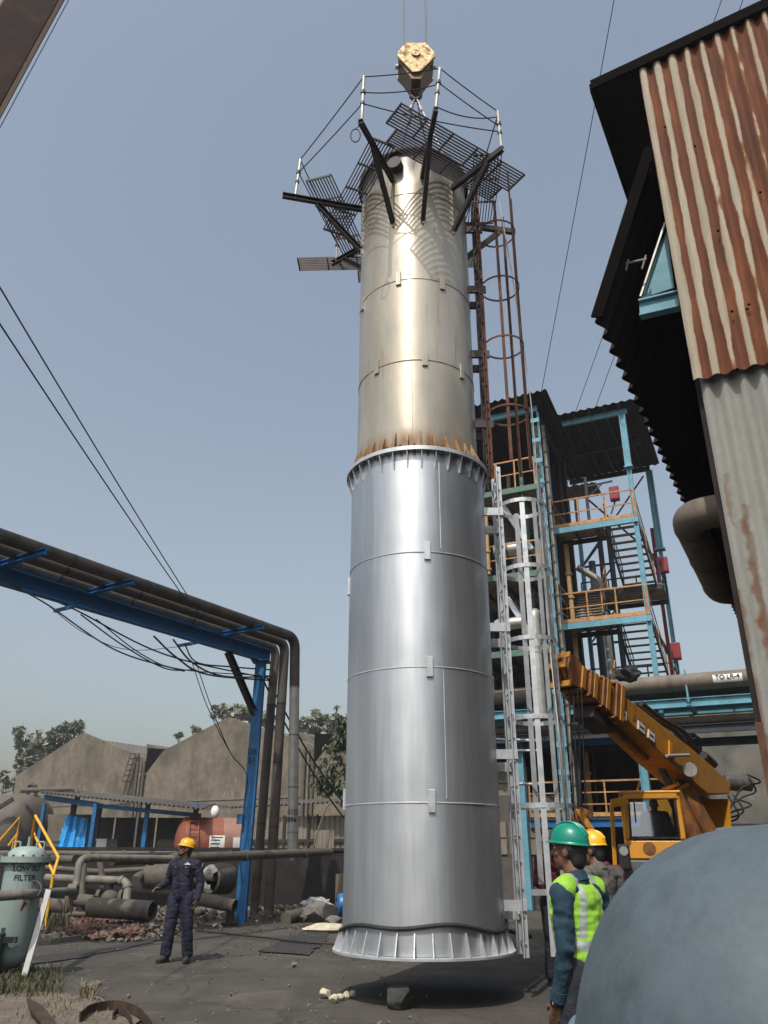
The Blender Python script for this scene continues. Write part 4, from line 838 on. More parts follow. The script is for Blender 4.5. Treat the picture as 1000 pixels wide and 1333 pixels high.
# dark litter and soil heaped under the pipes
def scatter(name, n, area, sz, mtl, seed, z=.02, label=None, cat=None, kind='stuff', hump=0, flat=.6):
    r = random.Random(seed); mb = MB()
    for i in range(n):
        x, y = area(r); s = sz*r.uniform(.4, 1.5); p = on(x, y, 0); p.z = z+hump*max(0, noise.noise(V((p.x*.9, p.y*1.4, seed)))+.3)+s*.15
        e = [V((r.gauss(0, 1), r.gauss(0, 1), r.gauss(0, 1))).normalized() for _ in range(2)]; X = e[0]; Y_ = X.cross(e[1]).normalized(); Q = X.cross(Y_)
        k = len(mb.v); mb.box(p, (s, s*r.uniform(.5, .9), s*flat*r.uniform(.5, 1)), (X, Y_, Q))
        for j in range(k, len(mb.v)): mb.v[j] += V((r.gauss(0, .12), r.gauss(0, .12), r.gauss(0, .12)))*s
    return tag(mb.build(name, mtl, smooth=0, org=(mb.v[0].x, mb.v[0].y, 0)), label, cat, None, kind)
scatter('brick_rubble', 1500, lambda r: (r.gauss(132, 30), min(1226, max(1196, r.gauss(1213, 6)))), .075, 'brick', 3, hump=.22)
scatter('stone_rubble', 700, lambda r: (r.gauss(170, 34), min(1226, max(1194, r.gauss(1211, 8)))), .065, 'rock', 4, hump=.18)
scatter('debris', 1100, lambda r: (r.uniform(40, 430), r.gauss(1190, 6)), .09, 'soil', 5, hump=.16)
scatter('dark_debris', 900, lambda r: (r.uniform(60, 340), r.gauss(1183, 6)), .12, 'cast_grey', 6, hump=.12)
scatter('gravel', 240, lambda r: (r.uniform(0, 560), r.uniform(1215, 1333)), .022, 'rock', 8, z=.0)
scatter('gravel_fine', 130, lambda r: (r.uniform(240, 460), r.uniform(1200, 1250)), .03, 'soil', 9, z=0)
# stones in the yard
def rock(px, py, size, mtl, label, seed, group=None, base=.02, sq=(1, .9, .75)):
    p = on(px, py, 0); bm = bmesh.new(); bmesh.ops.create_icosphere(bm, subdivisions=4, radius=1)
    r = random.Random(seed); pl = [(V((r.gauss(0, 1), r.gauss(0, 1), r.gauss(0, .8))).normalized(), r.uniform(.62, .92)) for _ in range(11)]
    mb = MB()
    for v in bm.verts:
        q = v.co.copy()
        for n_, d_ in pl:
            k = q.dot(n_)
            if k > d_: q -= n_*(k-d_)
        q *= 1+.06*noise.noise(q*3.1+V((seed, 0, 0)))+.03*noise.noise(q*9); mb.v.append(p+V((q.x*sq[0], q.y*sq[1], q.z*sq[2]))*size+Z*(size*sq[2]*.62+base-.02))
    mb.f = [tuple(v.index for v in f.verts) for f in bm.faces]; bm.free()
    return tag(mb.build('rock', mtl, smooth=28), label, 'rock', group)
rock(522, 1311, .185, 'rock_shaded', 'angular grey rock, coloured dark for the shadow of the hanging column', 5, sq=(1.02, .8, .85))
rock(417, 1200, .42, 'rock', 'big rough grey boulder beside the blue barrel', 8, sq=(1.05, .8, .8))
rock(425, 1213, .34, 'rock_pale', 'flat tan slab of rock in front of the grey boulder', 11, sq=(1.6, .8, .32))
for k, (x, y, s, lab) in enumerate(((424, 1298, .075, 'largest of the cream stones near the column, at the left of the row'), (434, 1304, .06, 'cream stone in the middle of the row, tipped towards the camera'), (443, 1301, .05, 'cream stone third along the row from the left'), (451, 1299, .05, 'cream stone next to the right end of the row'), (459, 1297, .045, 'smallest cream stone at the right end of the row'))):
    rock(x, y, s, 'rock_pale', lab, 20+k, 'cream stones on the tarmac', sq=(1, .9, .85))
for k, (x, y, s, lab) in enumerate(((383, 1258, .05, 'small dark stone alone on the tarmac left of the column'), (127, 1283, .045, 'dark clod beside the grass edge'), (167, 1298, .03, 'small dark clod near the rusty steel strip'), (255, 1195, .10, 'brown clod of earth behind the man in navy'), (404, 1196, .2, 'small stone between pipe stub and grey boulder'), (434, 1207, .2, 'dark stone under the blue barrel'))):
    rock(x, y, s, 'soil' if k in (1, 2, 3) else 'rock', lab, 40+k)
bb = A(440, 1180, 22.6); bt = thing('barrel', (bb.x, bb.y, 0), 'bright blue plastic barrel lying half behind the column foot', 'barrel')
ax_ = V((.95, .25, 0)).normalized(); MB().lathe([(0, -.03), (.17, -.03), (.24, 0), (.27, .06), (.28, .2), (.295, .22), (.295, .26), (.28, .28), (.28, .55), (.295, .57), (.295, .61), (.28, .63), (.27, .82), (.2, .88), (0, .88)], 28, (bb.x, bb.y, .34), ax_).build('body', 'barrel_blue', bt)
MB().lathe([(0, -.06), (.04, -.06), (.04, -.02), (0, -.02)], 10, V((bb.x, bb.y, .34))+V((0, 0, .14)), ax_).build('bung', 'ink', bt)
# crumpled foil
mb = MB(); q = A(414, 1182, 22.9); q.z = .28; bm = bmesh.new(); bmesh.ops.create_icosphere(bm, subdivisions=3, radius=.3)
for v in bm.verts: k = 1+.5*noise.noise(v.co*9); mb.v.append(q+V((v.co.x*1.3*k, v.co.y*k, v.co.z*.7*k)))
mb.f = [tuple(v.index for v in f.verts) for f in bm.faces]; bm.free(); tag(mb.build('foil_sheet', 'foil', smooth=0), 'crumpled silver foil lagging behind the grey boulder', 'foil')
# concrete block stack against the wall by the column
tag(MB().box2(A(437, 1172, 25.6)-V((.0, .3, 1.0)), A(452, 1138, 25.6)).build('block_pier', 'concrete'), 'pale concrete pier at the end of the blackened wall', 'pier')
# hose across the yard
tag(MB().tube(curve([on(232, 1211)+Z*.04, on(262, 1214)+Z*.03, on(330, 1222)+Z*.04, on(400, 1230)+Z*.04, on(450, 1232)+Z*.04], 30), .022, 6).build('ground_hose', 'black_rubber'), 'thin dark hose trailing across the tarmac to the column', 'hose')
# ---------------------------------------------------------------- filter vessel, left edge
fv = on(10, 1268); FVY = 12.2
vc = A(24, 1180, FVY); fv = thing('filter_vessel', (vc.x, vc.y, 0), 'pale green filter vessel with black stencilled lettering at the left edge', 'vessel')
zt, zb = A(24, 1121, FVY).z, .22
MB().lathe([(0, zb-.12), (.12, zb-.10), (.23, zb), (.262, zb+.08), (.262, zt-.02), (.24, zt)], 40, (vc.x, vc.y, 0)).build('shell', 'vessel_green', fv)
lid = MB().lathe([(.26, zt-.015), (.335, zt-.015), (.335, zt+.02), (.335, zt+.025), (.335, zt+.06), (.26, zt+.06), (.245, zt+.11), (.19, zt+.165), (.10, zt+.19), (0, zt+.195)], 40, (vc.x, vc.y, 0)).build('lid', 'vessel_green', fv)
for k in range(14):
    a = 2*math.pi*k/14; MB().lathe([(0, zt-.05), (.018, zt-.05), (.018, zt+.085), (0, zt+.085)], 6, (vc.x+.30*math.cos(a), vc.y+.30*math.sin(a), 0)).build('bolt', 'cast_grey', lid)
top = V((vc.x, vc.y, zt+.18))
MB().tube([top, top+Z*.14], .022, 8).build('vent_stub', 'vessel_green', lid)
for s in (-1, 1): MB().tube(elbow([top+V((.17*s-.05, -.02, -.05)), top+V((.17*s-.05, -.02, .07)), top+V((.17*s+.06, -.02, .07)), top+V((.17*s+.06, -.02, -.05))], .025, 4), .011, 6).build('lifting_eye', 'vessel_green', lid)
nv = V((.52, -1, 0)).normalized(); uv_ = V((1, .52, 0)).normalized()
for y, s, sz in ((1131, 'LOW SU', .095), (1143, 'FILTER', .10)):
    o_ = A(30, y, FVY-.262); text_mesh(s, sz, V((vc.x, vc.y, o_.z))+nv*.265, uv_, Z, nv, .265).build('lettering', 'ink', fv, 0)
for k in range(3):
    a = R(-100+120*k); q = V((vc.x+.235*math.cos(a), vc.y+.235*math.sin(a), 0)); MB().chan((q.x, q.y, -.03), (q.x, q.y, .62), .06, .06, .01).build('leg', 'tower_dark', fv, 0)
q = V((vc.x+.33, vc.y-.12, 0))
tag(MB().bar((q.x-.02, q.y-.1, -.02), (q.x+.10, q.y, 1.08), .075, .03).build('white_stake', 'paint_white', None, 0), 'white painted flat stake leaning against the filter vessel', 'stake')
mb = MB(); q = A(95, 1161, 14.45)
for i in range(9):
    a = i*.7; c = [q+V((-.06+.014*i, math.cos(t+a)*.09, math.sin(t+a)*.105)) for t in [j*math.pi/6 for j in range(13)]]; mb.tube(c, .023, 6, False)
for i in range(4): mb.tube(curve([q+V((-.05+.03*i, -.085, .02)), q+V((-.06+.035*i, -.11, -.13)), q+V((-.07+.04*i, -.08, -.28-.04*(i % 2)))], 8), [.025]*8+[.008], 6)
mb.build('rag_wrap', 'pipe_lagging'); tag(bpy.data.objects['rag_wrap'], 'grey rag knotted round the pipe joint right of the filter vessel', 'rag')
mb = MB(); hw = A(41, 1159, 12.0); mb.tube([hw+V((math.cos(t)*.13, .04*math.sin(t), math.sin(t)*.11)) for t in [i*math.pi/10 for i in range(21)]], .012, 6, False).bar(hw-V((.13, 0, 0)), hw+V((.13, 0, 0)), .014).bar(hw-V((0, 0, .11)), hw+V((0, 0, .11)), .014)
tag(mb.build('hand_wheel', 'cast_grey'), 'grey valve hand wheel behind the pipe beside the filter vessel', 'hand wheel')
tag(MB().tube([A(27, 1186, 11.9), A(33, 1174, 11.9)], [.012, .03], 8).build('tape_tag', 'shirt_maroon'), 'red and white tape tag hanging below the front pipe', 'tag')
# foot plates and posts at the vessel
tag(MB().box2((vc.x-.1, vc.y-.42, -.02), (vc.x+.02, vc.y-.30, .56)).box2((vc.x+.02, vc.y-.40, .45), (vc.x+.2, vc.y-.33, .52)).build('post_stub', 'tower_dark', None, 0), 'dark square post stub in the grass below the filter vessel', 'post')
# ---------------------------------------------------------------- grass and scrap in the left foreground
def blades(name, n, area, hmin, hmax, mtl, seed, lean=.5, w=.006):
    r = random.Random(seed); mb = MB()
    for i in range(n):
        x, y = area(r); p = on(x, y, 0); h = r.uniform(hmin, hmax); a = r.uniform(0, 6.28); d = V((math.cos(a), math.sin(a), 0)); s = V((-d.y, d.x, 0))*w*r.uniform(.7, 1.6); ln = r.uniform(.1, lean)*h
        k = len(mb.v); mb.v += [p-s, p+s, p+d*ln*.4+Z*h*.6-s*.7, p+d*ln*.4+Z*h*.6+s*.7, p+d*ln+Z*h*r.uniform(.8, 1)]
        mb.f += [(k, k+1, k+3, k+2), (k+2, k+3, k+4)]
    return tag(mb.build(name, mtl, smooth=0, org=(mb.v[0].x, mb.v[0].y, 0)), kind='stuff')
blades('grass', 3000, lambda r: (min(78, r.gauss(20, 28)), r.gauss(1281, 8)), .03, .15, 'grass', 31, .9)
blades('weeds', 420, lambda r: (r.gauss(72, 6), r.gauss(1213, 3)), .1, .45, 'grass', 32, .6, .012)
blades('dry_grass', 520, lambda r: (r.gauss(80, 34), r.gauss(1316, 11)), .015, .08, 'straw', 33, 1.8, .004)
blades('dry_grass_tuft', 240, lambda r: (r.gauss(114, 5), r.gauss(1296, 3)), .06, .16, 'straw', 34, 2.2, .005)
blades('roadside_grass', 900, lambda r: (r.uniform(0, 230), r.gauss(1207, 9)), .03, .13, 'grass', 35, .8, .006)
for k, (pts, lab) in enumerate((([(120, 1303), (130, 1305), (137, 1311)], 'pale dry twig curving beside the rusty strip'), ([(86, 1305), (100, 1305), (112, 1300)], 'straight pale straw stalk in the dry grass'))):
    tag(MB().tube(curve([on(*q)+Z*.04 for q in pts], 10), .008, 5).build('twig', 'straw'), lab, 'twig')
# bent rusty strip and flat
cs = [on(x, y)+Z*(.03) for x, y in ((103, 1333), (118, 1322), (150, 1317), (178, 1326), (196, 1346))]
mb = MB(); c = curve(cs, 32)
for i in range(len(c)-1): d = c[i+1]-c[i]; mb.box((c[i]+c[i+1])/2+Z*.03, (d.length*1.04, .012, .085), (d.normalized(), V((-d.y, d.x, 0)).normalized(), Z))
t_ = thing('rusty_strip', on(150, 1322), 'bent band of rusty steel lying at the bottom left edge', 'scrap'); mb.build('band', 'rust_dark', t_)
mb = MB(); c = curve([on(x, y)+Z*.03 for x, y in ((146, 1330), (152, 1324), (164, 1327), (170, 1338))], 16)
for i in range(len(c)-1): d = c[i+1]-c[i]; mb.box((c[i]+c[i+1])/2+Z*.02, (d.length*1.05, .01, .06), (d.normalized(), V((-d.y, d.x, 0)).normalized(), Z))
mb.build('inner_band', 'rust_dark', t_)
p, q = on(32, 1315)+Z*.10, on(66, 1345)+Z*.03
tag(MB().prism([p, p.lerp(q, .4)+V((.05, .03, .02)), q+V((.06, .03, 0)), q-V((.05, .02, 0)), p.lerp(q, .4)-V((.05, .03, .0))], Z*.02).build('steel_blade', 'rust_dark', None, 0), 'pointed flat of dark rusty steel in the left foreground', 'scrap')
# ---------------------------------------------------------------- dished-head tank close to the camera
dc = V((1.26, 2.61, .69)); dr = .73; H_ = .95; ztop = dc.z+H_
dt = thing('dished_tank', (dc.x, dc.y, 0), 'blue-grey dished tank head filling the bottom right corner', 'tank')
prof = [(dr*max(0, math.cos(t))**.79, dc.z+H_*math.sin(t)**.73) for t in [math.pi/2*(i/36)**1.6 for i in range(37)]]
prof[-1] = (0, ztop)
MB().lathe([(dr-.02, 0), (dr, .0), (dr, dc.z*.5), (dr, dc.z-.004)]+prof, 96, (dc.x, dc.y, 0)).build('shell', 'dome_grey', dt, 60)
MB().lathe([(.17, -.10), (.17, .02), (.155, .035), (0, .04)], 32, (at(994, 1075, 3.0).x, 3.0, ztop-.035)).build('nozzle_cover', 'dome_cap', dt)
q = at(753, 1331, 2.95); MB().lathe([(0, -.2), (.035, -.2), (.035, 0), (.052, 0), (.056, .012), (.045, .035), (0, .04)], 24, q+V((.02, .0, -.03)), V((-.6, -.5, .6))).build('side_nozzle', 'dome_cap', dt)
# ---------------------------------------------------------------- trees
def tree(label, px, base_y, Y, crowns, n, leaf, mtl, trunk_r, seed, group, twigs=0):
    r = random.Random(seed); b = at(px, base_y, Y); b.z = 0; t = thing('tree', b, label, 'tree', group)
    cs = [(at(x, y, Y+dy), rx*Y/F, rz*Y/F) for x, y, rx, rz, dy in crowns]
    mb = MB(); top = sum((c[0] for c in cs), V((0, 0, 0)))/len(cs); fork = b.lerp(V((top.x*.6+b.x*.4, b.y, top.z)), .6)
    mb.tube(curve([b, b.lerp(fork, .5)+V((r.gauss(0, .15), 0, 0)), fork], 10), [trunk_r*(1-.04*i) for i in range(11)], 8)
    for c, rx, rz in cs:
        mb.tube(curve([fork, fork.lerp(c, .5)+V((r.gauss(0, .3), r.gauss(0, .3), .2)), c+Z*rz*.5], 8), [trunk_r*.55*(1-.1*i) for i in range(9)], 6)
        for k in range(4): e = c+V((r.gauss(0, rx*.6), r.gauss(0, rx*.6), r.gauss(0, rz*.6))); mb.tube([fork.lerp(c, .7), e], [trunk_r*.25, trunk_r*.08], 5)
        for k in range(twigs): e = c+V((r.gauss(0, rx*.5), 0, rz*r.uniform(1.0, 1.7))); mb.tube([c, e], [trunk_r*.15, trunk_r*.04], 4)
    mb.build('trunk', 'bark', t)
    mb = MB()
    for c, rx, rz in cs:
        cl = [c+V((r.gauss(0, rx*.5), r.gauss(0, rx*.5), r.gauss(0, rz*.5))) for _ in range(max(9, n//22))]
        for i in range(n):
            k = r.choice(cl); p = k+V((r.gauss(0, rx*.17), r.gauss(0, rx*.17), r.gauss(0, rz*.17)))
            X = V((r.gauss(0, 1), r.gauss(0, 1), r.gauss(0, .6))).normalized(); Y_ = X.cross(V((r.gauss(0, 1), r.gauss(0, 1), r.gauss(0, 1)))).normalized(); s = leaf*r.uniform(.6, 1.4)
            o = len(mb.v); mb.v += [p-X*s, p+Y_*s*.35, p+X*s, p-Y_*s*.35]; mb.f.append((o, o+1, o+2, o+3))
    mb.build('crown', mtl, t, 0)
tg = 'trees beyond the warehouses'
tree('slim wispy tree, farthest left of the trees over the warehouse roof', 32, 1000, 92, [(27, 962, 8, 12, 0), (31, 985, 9, 12, 0), (24, 1012, 6, 10, 0)], 460, .36, 'leaf_pale', .3, 51, tg, 2)
tree('slim wispy tree, second from the left over the warehouse roof', 46, 1000, 90, [(50, 968, 8, 12, 0), (43, 985, 9, 12, 0), (52, 990, 8, 9, 0)], 460, .36, 'leaf_pale', .3, 52, tg, 3)
tree('rounder leafy tree directly left of the leftmost gable peak', 84, 1000, 88, [(92, 950, 13, 8, 0), (77, 958, 10, 9, 0), (68, 972, 7, 6, 0), (100, 946, 6, 5, 0)], 420, .40, 'leaf_pale', .4, 53, tg, 1)
tree('low bare thin tree at the left edge below the storage tank pipe', 6, 1050, 80, [(5, 1020, 8, 9, 0)], 120, .35, 'leaf_pale', .2, 54, tg, 6)
tree('broad open tree behind the second gable peak and blue post', 320, 1000, 100, [(288, 926, 10, 8, 0), (306, 930, 12, 9, 0), (325, 930, 11, 9, 0), (340, 935, 8, 8, 0), (350, 945, 8, 8, 0)], 430, .42, 'leaf_pale', .4, 55, tg)
tree('small tree tops over the roof slope between the two gable peaks', 240, 1000, 100, [(232, 957, 5, 3, 0), (255, 950, 6, 4, 0)], 130, .38, 'leaf_pale', .3, 56, tg)
tree('large pale dense tree behind the third gable by the column', 415, 1000, 100, [(412, 940, 14, 11, 0), (400, 948, 12, 10, 0), (430, 946, 12, 10, 0), (390, 958, 8, 8, 0), (446, 950, 10, 12, 0)], 700, .45, 'leaf_pale', .5, 57, tg)
# mango tree: long drooping leaves
def mango(seed=61):
    r = random.Random(seed); Y = 40; b = at(470, 1050, Y); b.z = 0; t = thing('tree', b, 'dark mango tree with long drooping leaves beside the column', 'tree')
    cs = [(446, 940, 10, 12), (440, 968, 14, 10), (432, 1000, 16, 14), (444, 1015, 16, 14), (425, 1020, 14, 10), (460, 990, 14, 40), (450, 960, 10, 10), (448, 1030, 10, 10)]
    mb = MB(); f = at(468, 1000, Y); mb.tube(curve([b, b+V((.3, 0, 2)), f], 10), [.32-.015*i for i in range(11)], 8)
    for x, y, rx, rz in cs: mb.tube(curve([f-Z*1.2, f.lerp(at(x, y, Y), .6)+Z*.2, at(x, y, Y)], 8), [.1-.009*i for i in range(9)], 6)
    mb.build('trunk', 'bark', t); mb = MB()
    for x, y, rx, rz in cs:
        c = at(x, y, Y); k_ = Y/F
        for i in range(42):
            tip = c+V((r.gauss(0, rx*k_*.55), r.gauss(0, .6), r.gauss(0, rz*k_*.55)))
            for j in range(13):
                a = r.uniform(0, 6.28); d = V((math.cos(a), math.sin(a), -r.uniform(.3, 1.6))).normalized(); s = d.cross(Z).normalized()*.045; L_ = r.uniform(.22, .42); o = len(mb.v)
                mb.v += [tip, tip+d*L_*.5+s, tip+d*L_-Z*.05, tip+d*L_*.5-s]; mb.f.append((o, o+1, o+2, o+3))
    mb.build('crown', 'leaf_tree', t, 0)
mango()
# leafy mass added behind the camera to darken steel reflections and cut sky light
r = random.Random(90); mb = MB()
for i in range(5200):
    x = r.uniform(-46, 46); h = 7.5+2.5*noise.noise(V((x*.15, 4, 0))); p = V((x, -20-abs(r.gauss(0, 2.2)), h*r.random()**.7))
    X = V((r.gauss(0, 1), r.gauss(0, 1), r.gauss(0, 1))).normalized(); Y_ = X.cross(V((r.gauss(0, 1), r.gauss(0, 1), r.gauss(0, 1)))).normalized(); s = r.uniform(.5, 1.0); o = len(mb.v)
    mb.v += [p-X*s, p+Y_*s*.6, p+X*s, p-Y_*s*.6]; mb.f.append((o, o+1, o+2, o+3))
tag(mb.build('reflection_mass', 'leaf_tree', smooth=0, org=(0, -20, 0)), kind='stuff')
# ---------------------------------------------------------------- corrugated shed on the right
RA = R(28.5); SU, SV = V((math.cos(RA), -math.sin(RA), 0)), V((math.sin(RA), math.cos(RA), 0)); SA = V((2.755, 6.0, 0))
def sv_(x, y, v): p = onp(x, y, SA+SV*v, SV); q = p-SA; return q.dot(SU), v, p.z
def su_(x, y, u): p = onp(x, y, SA+SU*u, SU); q = p-SA; return u, q.dot(SV), p.z
sp = lambda u, v, z: SA+SU*u+SV*v+Z*z
def rust_sheet():
    mt = bpy.data.materials.new('rusty_sheet'); mt.use_nodes = True; nt = mt.node_tree; N, L = nt.nodes, nt.links; b = N['Principled BSDF']
    tc = N.new('ShaderNodeTexCoord')
    def dot(v):
        n = N.new('ShaderNodeVectorMath'); n.operation = 'DOT_PRODUCT'; n.inputs[1].default_value = v; L.new(tc.outputs['Object'], n.inputs[0]); return n.outputs['Value']
    def mth(op, a, c=None, d=None):
        n = N.new('ShaderNodeMath'); n.operation = op
        for s, val in zip(n.inputs, (a, c, d)):
            if val is None: continue
            if hasattr(val, 'node'): L.new(val, s)
            else: s.default_value = val
        return n.outputs[0]
    def nz(scale, st, det=6, off=0):
        mp = N.new('ShaderNodeMapping'); mp.inputs['Scale'].default_value = st; mp.inputs['Location'].default_value = (off, off, off); L.new(tc.outputs['Object'], mp.inputs[0])
        n = N.new('ShaderNodeTexNoise'); n.inputs['Scale'].default_value = scale; n.inputs['Detail'].default_value = det; n.inputs['Roughness'].default_value = .6; L.new(mp.outputs[0], n.inputs['Vector']); return n.outputs[0]
    def ramp(src, *st):
        r = N.new('ShaderNodeValToRGB'); e = r.color_ramp.elements
        while len(e) < len(st): e.new(.5)
        for q, (p, c) in zip(e, st): q.position = p; q.color = (*c, 1)
        L.new(src, r.inputs[0]); return r.outputs[0]
    def mix(f, a, c):
        x = N.new('ShaderNodeMix'); x.data_type = 'RGBA'; L.new(f, x.inputs[0])
        for s, val in ((x.inputs[6], a), (x.inputs[7], c)):
            if hasattr(val, 'node'): L.new(val, s)
            else: s.default_value = (*val, 1)
        return x.outputs[2]
    u = dot(tuple(SU)); z = dot((0, 0, 1))
    wave = mth('SINE', mth('MULTIPLY', u, 2*math.pi/.152))
    n1 = nz(3.0, (1, 1, .35)); n2 = nz(11, (1, 1, .12)); n3 = nz(1.2, (1, 1, .5), 5, 4)
    # rust grows from the troughs; paint survives on the crests, less of it to the right and at the very top edge more
    f = mth('ADD', mth('MULTIPLY', wave, -.34), mth('MULTIPLY_ADD', n1, .95, .10))
    f = mth('ADD', f, mth('MULTIPLY_ADD', n2, .75, -.36)); f = mth('ADD', f, mth('MULTIPLY', u, .24)); f = mth('ADD', f, mth('MULTIPLY_ADD', n3, .5, -.25))
    top = N.new('ShaderNodeMapRange'); L.new(z, top.inputs[0]); top.inputs[1].default_value = 3.05; top.inputs[2].default_value = 3.95; top.inputs[3].default_value = 0; top.inputs[4].default_value = -.28
    f = mth('ADD', f, top.outputs[0])
    cream = ramp(n2, (.3, (.32, .27, .20)), (.7, (.46, .41, .32)))
    rust = ramp(nz(5, (1, 1, .25), 8, 9), (.3, (.060, .020, .010)), (.55, (.145, .044, .015)), (.75, (.25, .09, .025)))
    halo = (.27, .12, .045)
    col = mix(ramp(f, (.235, (0, 0, 0)), (.30, (1, 1, 1))), cream, halo)
    col = mix(ramp(f, (.28, (0, 0, 0)), (.37, (1, 1, 1))), col, rust)
    L.new(col, b.inputs['Base Color']); b.inputs['Roughness'].default_value = .85
    bn = N.new('ShaderNodeBump'); bn.inputs['Strength'].default_value = .3; bn.inputs['Distance'].default_value = .01; L.new(nz(40, (1, 1, .6), 5), bn.inputs['Height']); L.new(bn.outputs[0], b.inputs['Normal'])
    MATS['rusty_sheet'] = mt
rust_sheet()
def grey_sheet():
    mt = M('sheet_grey').copy(); nt = mt.node_tree; N, L = nt.nodes, nt.links; b = N['Principled BSDF']; src = b.inputs['Base Color'].links[0].from_socket
    ua, _, za = sv_(967, 668, .05); ub, _, zb_ = sv_(996, 790, .05)
    tc = N.new('ShaderNodeTexCoord')
    def mth(op, a, c=None, d=None):
        n = N.new('ShaderNodeMath'); n.operation = op
        for s, val in zip(n.inputs, (a, c, d)):
            if val is None: continue
            if hasattr(val, 'node'): L.new(val, s)
            else: s.default_value = val
        return n.outputs[0]
    def dot(v): n = N.new('ShaderNodeVectorMath'); n.operation = 'DOT_PRODUCT'; n.inputs[1].default_value = v; L.new(tc.outputs['Object'], n.inputs[0]); return n.outputs['Value']
    n = N.new('ShaderNodeTexNoise'); n.inputs['Scale'].default_value = 7; n.inputs['Detail'].default_value = 7; L.new(tc.outputs['Object'], n.inputs['Vector'])
    u, z = dot(tuple(SU)), dot((0, 0, 1)); nn = mth('MULTIPLY_ADD', n.outputs[0], .16, -.08)
    out = src
    for u0, wd, zt_, zb2 in ((ua*.9+ub*.1, .035, za, zb_-1.4), (ua*.55, .012, za+.35, za-.1), (.62, .02, za+.9, za-1.0), (.045, .02, za-.6, 0.2)):
        m1 = mth('MINIMUM', mth('MAXIMUM', mth('MULTIPLY', mth('SUBTRACT', wd+.014, mth('ABSOLUTE', mth('ADD', mth('SUBTRACT', u, u0), nn))), 32.0), 0.0), 1.0); m2 = mth('LESS_THAN', mth('ADD', z, mth('MULTIPLY', nn, 3.0)), zt_); m3 = mth('GREATER_THAN', z, zb2)
        f = mth('MULTIPLY', mth('MULTIPLY', m1, m2), m3); f = mth('MULTIPLY', f, mth('MULTIPLY_ADD', n.outputs[0], 1.7, -.12)); 
        x = N.new('ShaderNodeMix'); x.data_type = 'RGBA'; x.clamp_factor = True; L.new(f, x.inputs[0]); L.new(out, x.inputs[6]); x.inputs[7].default_value = (.15, .058, .025, 1); out = x.outputs[2]
    L.new(out, b.inputs['Base Color'])
    MATS['sheet_grey_streaked'] = mt
grey_sheet()
shd = thing('corrugated_shed', sp(0, 0, 0), 'tall corrugated shed with rust streaked upper sheet and black eaves on the right', 'shed')
u_, _, zT = sv_(833, 95, 0); ur, _, zTr = sv_(1000, 18, 0); slope = (zTr-zT)/(ur-u_)
W_ = 2.9; zB = sv_(905, 497, 0)[2]
mb = MB(); mb.corr(sp(0, -.03, zB), SU*W_, Z*(zT-zB), -SV, .152, .026, 8, .004, clip=lambda t: 1+t*W_*slope/(zT-zB))
for x, y in ((866, 165), (973, 402), (953, 405), (975, 396), (905, 190), (935, 300), (960, 480), (990, 250)):
    q = sv_(x, y, -.06); MB().lathe([(0, -.004), (.013, -.004), (.010, .006), (.004, .012), (0, .012)], 10, sp(q[0], -.058, q[2]), -SV, ref=Z).build('fixing', 'tar_black', shd)
# rusty sheet hangs in front of the grey wall
o = mb.build('rusty_wall_sheet', 'rusty_sheet', shd)
mb = MB(); mb.corr(sp(.045, .05, -.05), SU*W_, Z*(zB+.5), -SV, .152, .02, 8, .006); mb.build('grey_wall_sheet', 'sheet_grey_streaked', shd)
mb = MB(); mb.prism([sp(.0, .10, -.05), sp(.0, .10, zT-.08), sp(W_, .10, zT-.08+slope*W_), sp(W_, .10, -.05)], SV*.03); mb.build('wall_frame', 'sheet_soffit', shd, 0)
mb = MB(); mb.prism([sp(.0, .13, -.05), sp(0, 13, -.05), sp(0, 13, zT-.1), sp(0, .13, zT-.1)], SU*.05); mb.build('side_wall', 'sheet_soffit', shd, 0)
ue, _, ze = sv_(770, 112, -.06); u2, v2, z2 = su_(822, 275, ue)
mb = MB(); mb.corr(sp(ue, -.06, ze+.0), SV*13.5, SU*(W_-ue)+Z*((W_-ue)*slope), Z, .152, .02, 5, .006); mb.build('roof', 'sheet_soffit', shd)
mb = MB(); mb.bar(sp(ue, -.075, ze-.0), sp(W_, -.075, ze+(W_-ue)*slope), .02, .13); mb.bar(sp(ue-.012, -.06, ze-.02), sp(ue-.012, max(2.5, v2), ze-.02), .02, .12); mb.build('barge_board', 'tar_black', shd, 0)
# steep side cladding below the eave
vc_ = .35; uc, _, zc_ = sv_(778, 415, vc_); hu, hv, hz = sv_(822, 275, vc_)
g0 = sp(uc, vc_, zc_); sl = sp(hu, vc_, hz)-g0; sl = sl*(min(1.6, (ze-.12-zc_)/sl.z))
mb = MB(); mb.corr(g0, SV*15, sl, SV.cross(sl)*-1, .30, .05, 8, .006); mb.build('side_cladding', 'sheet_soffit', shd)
mb = MB(); mb.bar(g0-SV*.03, g0+sl-SV*.03, .03, .12, SU); mb.build('cladding_edge', 'tar_black', shd, 0)
